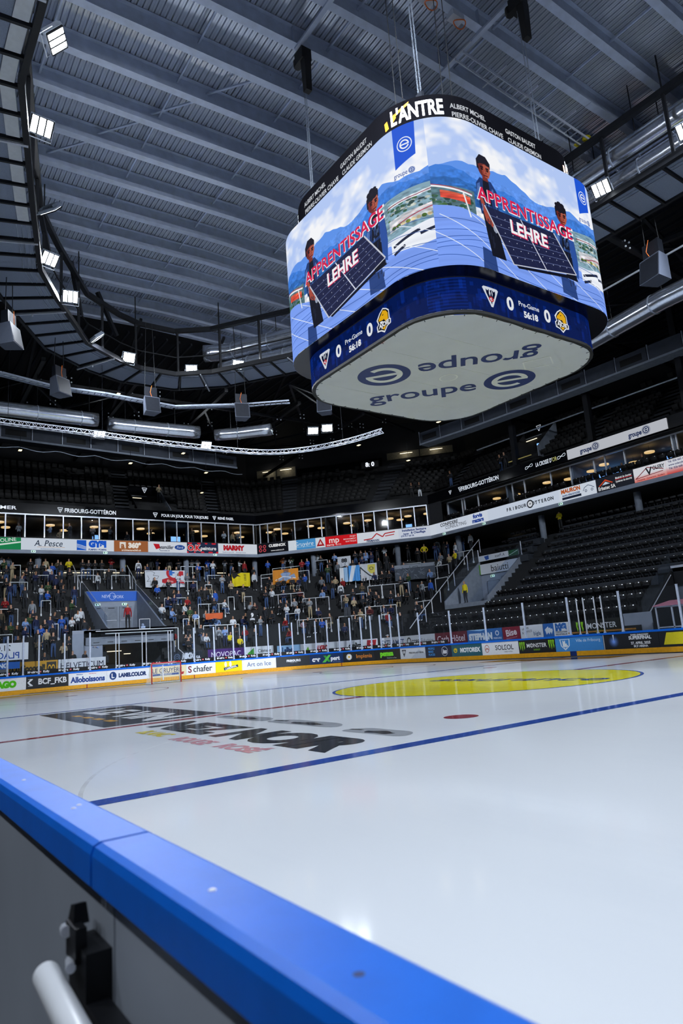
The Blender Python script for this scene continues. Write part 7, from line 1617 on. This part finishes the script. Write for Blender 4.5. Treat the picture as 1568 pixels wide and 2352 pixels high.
for s, d, po, t in ((9.6, 2, 'f', 'white'), (11.9, 2.2, 'f', 'wblue'), (12.7, 2.4, 's', 'beige'), (13.4, 1.8, 'f', 'dark'), (15.2, 2.1, 'f', 'grey'), (15.8, 2.6, 'd', 'black'), (16.6, 2.0, 'f', 'grey'), (18.2, 2.4, 's', 'dark'), (20.1, 2.2, 'f', 'black'), (23.9, 1.8, 'f', 'brown'), (27.0, 2.0, 'f', 'white'), (27.9, 2.3, 'd', 'beige'), (28.4, 2.0, 'f', 'grey'), (32.0, 2.2, 'f', 'brown'), (33.7, 2.4, 'f', 'dark'), (36.9, 1.8, 'f', 'grey'), (39.4, 2.0, 'd', 'brown'), (40.4, 2.2, 'f', 'grey'), (64.0, 2.2, 's', 'black'), (65.2, 2.2, 's', 'black'), (66.4, 2.6, 'f', 'dark'), (68.6, 2.4, 'd', 'brown')):
    x, y, nx, ny = spath(s, d); person(x, y, 11.36, po, t, 'dark', face_in(nx, ny) + rp_.uniform(-1.2, 1.2), 'guest in %s %s inside the glazed suites %s' % (WORD.get(t, t + ' top'), POSEW[po].split()[0], 'of the corner' if 30 < s < 47 else ('over the end stand' if s < 30 else 'over the long stand')), 'guests in the suites: ' + t + po + str(int(s > 30)) + str(int(s > 47)))
tv_crew = thing('photographer', 'person in white cap crouching with a camera at the foot of the long handrail', 'person', (-25.9, 32.3, .02), face_in(0, 1)) if False else None
pc = person(-25.6, 32.45, tread(DJ[0]), 's', 'black', 'black', face_in(0, 1), 'crouching person in black with white cap at the foot of the long handrail', 'photographer')
mb = MB(); mb.ball((0, -.2, 1.27), .1, 10, 6, sz=.6); mb.hexa([(-.07, -.38, 1.25), (.07, -.38, 1.25), (.08, -.24, 1.25), (-.08, -.24, 1.25)], [(-.07, -.38, 1.27), (.07, -.38, 1.27), (.08, -.24, 1.28), (-.08, -.24, 1.28)]); obj('cap', mb, CLOTH['white'], pc, smooth=True)

# ================================================================ SEATS
def seat_parts(parent, back_logo=False):
    mb = MB(); rows = []
    for i in range(7):
        a = -1 + 2 * i / 6; x = a * .215; bow = .035 * a * a; rows.append([(x, .16 - bow - .02, .40), (x, .18 - bow, .62), (x, .21 - bow, .80 - .03 * abs(a) ** 3), (x, .235 - bow, .80 - .03 * abs(a) ** 3), (x, .205 - bow, .62), (x, .185 - bow, .40)])
    mb.strip(rows); mb.face(rows[0]); mb.face(rows[-1][::-1]); obj('backrest', mb, M['seat'], parent, smooth=False)
    mb = MB(); rows = []
    for i in range(6):
        a = -1 + 2 * i / 5; x = a * .20; dip = .02 * (1 - a * a); rows.append([(x, .10 - dip, .36), (x, .02 - dip, .52), (x, -.01 - dip, .70), (x, .03 - dip, .71), (x, .06 - dip, .53), (x, .14 - dip, .37)])
    mb.strip(rows); mb.face(rows[0]); mb.face(rows[-1][::-1]); obj('seat_pan', mb, M['seat'], parent)
    mb = MB(); mb.box(-.18, .12, .02, -.14, .22, .42); mb.box(.14, .12, .02, .18, .22, .42); mb.box(-.2, .16, .30, .2, .22, .36); obj('bracket', mb, M['black_steel'], parent)
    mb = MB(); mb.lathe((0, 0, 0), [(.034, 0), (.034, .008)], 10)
    o = obj('number_plate', mb, M['plate'], parent); o.location = (0, .176, .735); o.rotation_euler = (PI / 2 - .3, 0, 0)  # pale disc painted in for a floodlight glint; serves as emblem on balcony seats
M['plate'] = mat('seat_number_plate', '#ffffff', .3, 0, 0, emit='#e8f0ff', es=.55)  # white with a faint glow, standing in for the glint on the seat back
seat0 = None; SEATS = []
def seat_row(k, x0, x1, why, step=.5):
    d = -7.65 + .85 * k; n = int((x1 - x0) / step)
    lift = .40 if k > 2 else 0
    if lift: mb = MB(); y = V2[1] + d; mb.box(x0 - .1, y - .12, tread(d) - .1, x1 + .1, y + .5, tread(d) + lift); obj('seat_riser', mb, M['riser'], lower)
    for i in range(n): SEATS.append((k, x0 + (i + .5) * (x1 - x0) / n, V2[1] + d + .06, tread(d) + lift, why))
main_l = {0: -22.0, 1: -21.9, 2: -18.4, 3: -18.0, 4: -16.5, 5: -16.4, 6: -16.4, 7: -16.4, 8: -16.5, 9: -16.5, 10: -16.5, 11: -16.5}
for k in range(12): seat_row(k, main_l[k], -6.0 if k < 4 else -2.6, 'main block')
for k, a, b in ((11, -21.9, -19.2), (10, -22.2, -18.3), (9, -22.3, -18.4), (8, -19.0, -18.2), (2, -24.2, -22.1), (1, -24.5, -22.6)): seat_row(k, a, b, 'small block')
SEATS.sort(key=lambda s: (s[1] - CAM.x) ** 2 + (s[2] - CAM.y) ** 2 + (s[3] - CAM.z) ** 2)
ROWW = ['row just behind the rink glass', 'second row behind the rink glass', 'third row of the long stand', 'fourth row of the long stand', 'fifth row of the long stand', 'sixth row of the long stand', 'seventh row of the long stand', 'eighth row of the long stand', 'ninth row of the long stand', 'tenth row of the long stand', 'second row below the balcony', 'top row below the balcony']
for k, x, y, z, why in SEATS[:300]:
    g = 'tip-up seats, ' + ROWW[k]
    if why == 'main block': lab = 'black tip-up seat, %s, %s from the corner-side aisle' % (ROWW[k], ORD(1 + int((x - main_l[k]) / .5)))
    else: lab = 'black tip-up seat by corner tunnel, %s, %s from tunnel' % (ROWW[k], ORD(1 + int((x + 24.6) / .5))); g += ' by the corner tunnel'
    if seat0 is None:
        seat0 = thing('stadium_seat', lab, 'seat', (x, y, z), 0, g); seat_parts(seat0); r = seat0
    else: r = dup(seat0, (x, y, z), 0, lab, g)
    if k > 2: r.scale = (1, 1, .56)
def merged_seats(name, places, label, m_seat, plate=True, zs=1.0):
    """many distant seats in one mesh"""
    src = [(c.data, c.matrix_local.copy()) for c in seat0.children if c.name.split('.')[0] in (('backrest', 'seat_pan', 'number_plate') if plate else ('backrest', 'seat_pan'))]
    vs, fs, ms = [], [], []; off = 0
    base = []
    for me, mt in src:
        co = np.array([tuple(v.co) for v in me.vertices]); mtx = np.array(mt); co = co @ mtx[:3, :3].T + mtx[:3, 3]; base.append((co, [p.vertices[:] for p in me.polygons], 1 if 'number' in me.name else 0))
    for x, y, z, rz in places:
        c, s = math.cos(rz), math.sin(rz); R_ = np.array(((c, s, 0), (-s, c, 0), (0, 0, 1)))
        for co, fc, m in base:
            vs.append((co * (1, 1, zs)) @ R_ + (x, y, z)); fs += [tuple(i + off for i in f) for f in fc]; ms += [m] * len(fc); off += len(co)
    me = bpy.data.meshes.new(name); me.from_pydata(np.vstack(vs).tolist(), [], fs); me.materials.append(m_seat); me.materials.append(M['plate']); me.polygons.foreach_set('material_index', ms); me.update()
    o = put(bpy.data.objects.new(name, me), None); tag(o, label, 'seats', None, 'stuff'); return o
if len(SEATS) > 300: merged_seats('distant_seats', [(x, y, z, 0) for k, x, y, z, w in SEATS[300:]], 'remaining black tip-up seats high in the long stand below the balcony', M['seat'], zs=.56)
UP = []; UPG = []
M['glint'] = M['plate']
AIS = (7.0, 17.6, 26.0, 33.6, 41.8, 49.2, 55.6, 63.5, 68.5)
for j in range(1, 12):
    d = .22 + .7 * j; s = 2.0
    while s < 74:
        if all(abs(s - a) > .85 for a in AIS) and not (18.4 < s < 22.4 and j < 5) and not (56 < s < 58.4 and j < 6):
            x, y, nx, ny = spath(s, d + .25); (UPG if (36.5 < s < 43.5 and j > 4) or (64 < s < 71 and j > 6) or (12 < s < 16 and j > 8) else UP).append((x, y, 14.02 + .48 * j, face_in(nx, ny)))
        s += .52
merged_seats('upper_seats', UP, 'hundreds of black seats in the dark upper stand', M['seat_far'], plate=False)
M['glint_disc_save'] = M['plate']; M['plate'] = mat('yellowish_glint_plate', '#fff', .3, 0, 0, emit='#f0e0a0', es=.35)  # yellowish copy of the painted glint for some upper seats
rg2 = random.Random(3)
merged_seats('upper_seats_with_glints', [q for q in UPG if rg2.random() < .5], 'black seats with faintly lit number discs in the dark upper stand', M['seat_far'])
M['plate'] = M['glint_disc_save']
bs0 = None
for s in [48.6 + .55 * i for i in range(44)]:
    if any(abs(s - a) < .3 for a in (50.1, 55.7, 61.2)): continue
    x, y, nx, ny = spath(s, .55)
    lab = 'black balcony seat with white emblem in front of the long side suites'
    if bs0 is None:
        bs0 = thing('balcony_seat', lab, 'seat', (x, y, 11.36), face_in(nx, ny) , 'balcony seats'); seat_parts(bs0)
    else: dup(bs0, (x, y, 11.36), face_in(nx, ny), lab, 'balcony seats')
# entrances of the upper tier
for s, j0, lab in ((20.4, 0, 'dark upper entrance over the end suites'), (57.2, 2, 'dark upper entrance over the long side suites')):
    st = struct('door_%d' % (5 if s < 30 else 6), lab); x, y, nx, ny = spath(s, 1.0); rz = face_in(nx, ny); R_ = Matrix.Translation((x, y, 14.1 + .48 * j0)) @ Matrix.Rotation(rz, 4, 'Z')
    st.matrix_world = R_
    mb = MB(); mb.box(-1.5, 2.6, -.3, 1.5, 2.7, 2.6); obj('rear_wall', mb, M['black'], st)
    for xx, m in ((-1.55, 'dark_wall'), (1.5, 'grey_wall')): mb = MB(); mb.hexa([(xx, 0, -.3), (xx + .06, 0, -.3), (xx + .06, 2.7, -.3), (xx, 2.7, -.3)], [(xx, 0, .5), (xx + .06, 0, .5), (xx + .06, 2.7, 2.9), (xx, 2.7, 2.9)]); obj('side_wall', mb, M[m], st)
    mb = MB(); mb.box(-1.5, 2.5, 2.3, 1.5, 2.75, 3.1); obj('lintel', mb, M['gloss_black'], st)
    obj('emblem', tri_mesh(lambda a, b: (a, 2.49, 2.75 + b), .5), M['sign_white'], st)
    for z in (1.95, 2.15): mb = MB(); mb.box(-1.4, 2.45, z, .2 if z > 2 else -.3, 2.5, z + .05); obj('light_strip', mb, M['warm_strip'] if z < 2 else M['galv'], st)
    mb = MB(); mb.box(-1.4, -.1, -.08, .9, -.02, -.02); obj('threshold', mb, mat('brass_edge', '#a89a5a', .4, 0, 0, emit='#a89a5a', es=.25), st)
tb = thing('wall_lamp', 'row of three bluish lamps in the upper stand above the golden lettering', 'lamp'); x, y, nx, ny = spath(58.6, 2.0)
for i in range(3): mb = MB(); mb.box(x - .4 + .28 * i, y, 15.95, x - .22 + .28 * i, y + .1, 16.08); obj('lens', mb, M['tv'], tb)

# ---------------------------------------------------------------- labels: count off things that look alike
def along(o):
    x, y, z = o.location
    n = n_at(x, y)
    return y if n == (-1, 0) else (60 + x * .67 + y * .74 if n == NC else 140 + x)
bag = {}
for o in COL.objects:
    if o.parent is None and 'label' in o.keys() and o.get('category'): bag.setdefault(o['label'], []).append(o)
for lab, os_ in bag.items():
    if len(os_) < 2: continue
    os_.sort(key=along)
    for i, o in enumerate(os_):
        for tail in (', %s along from the packed block', ', %s along'):
            new = lab + tail % ORD(i + 1)
            if len(new.split()) <= 16: break
        o['label'] = new
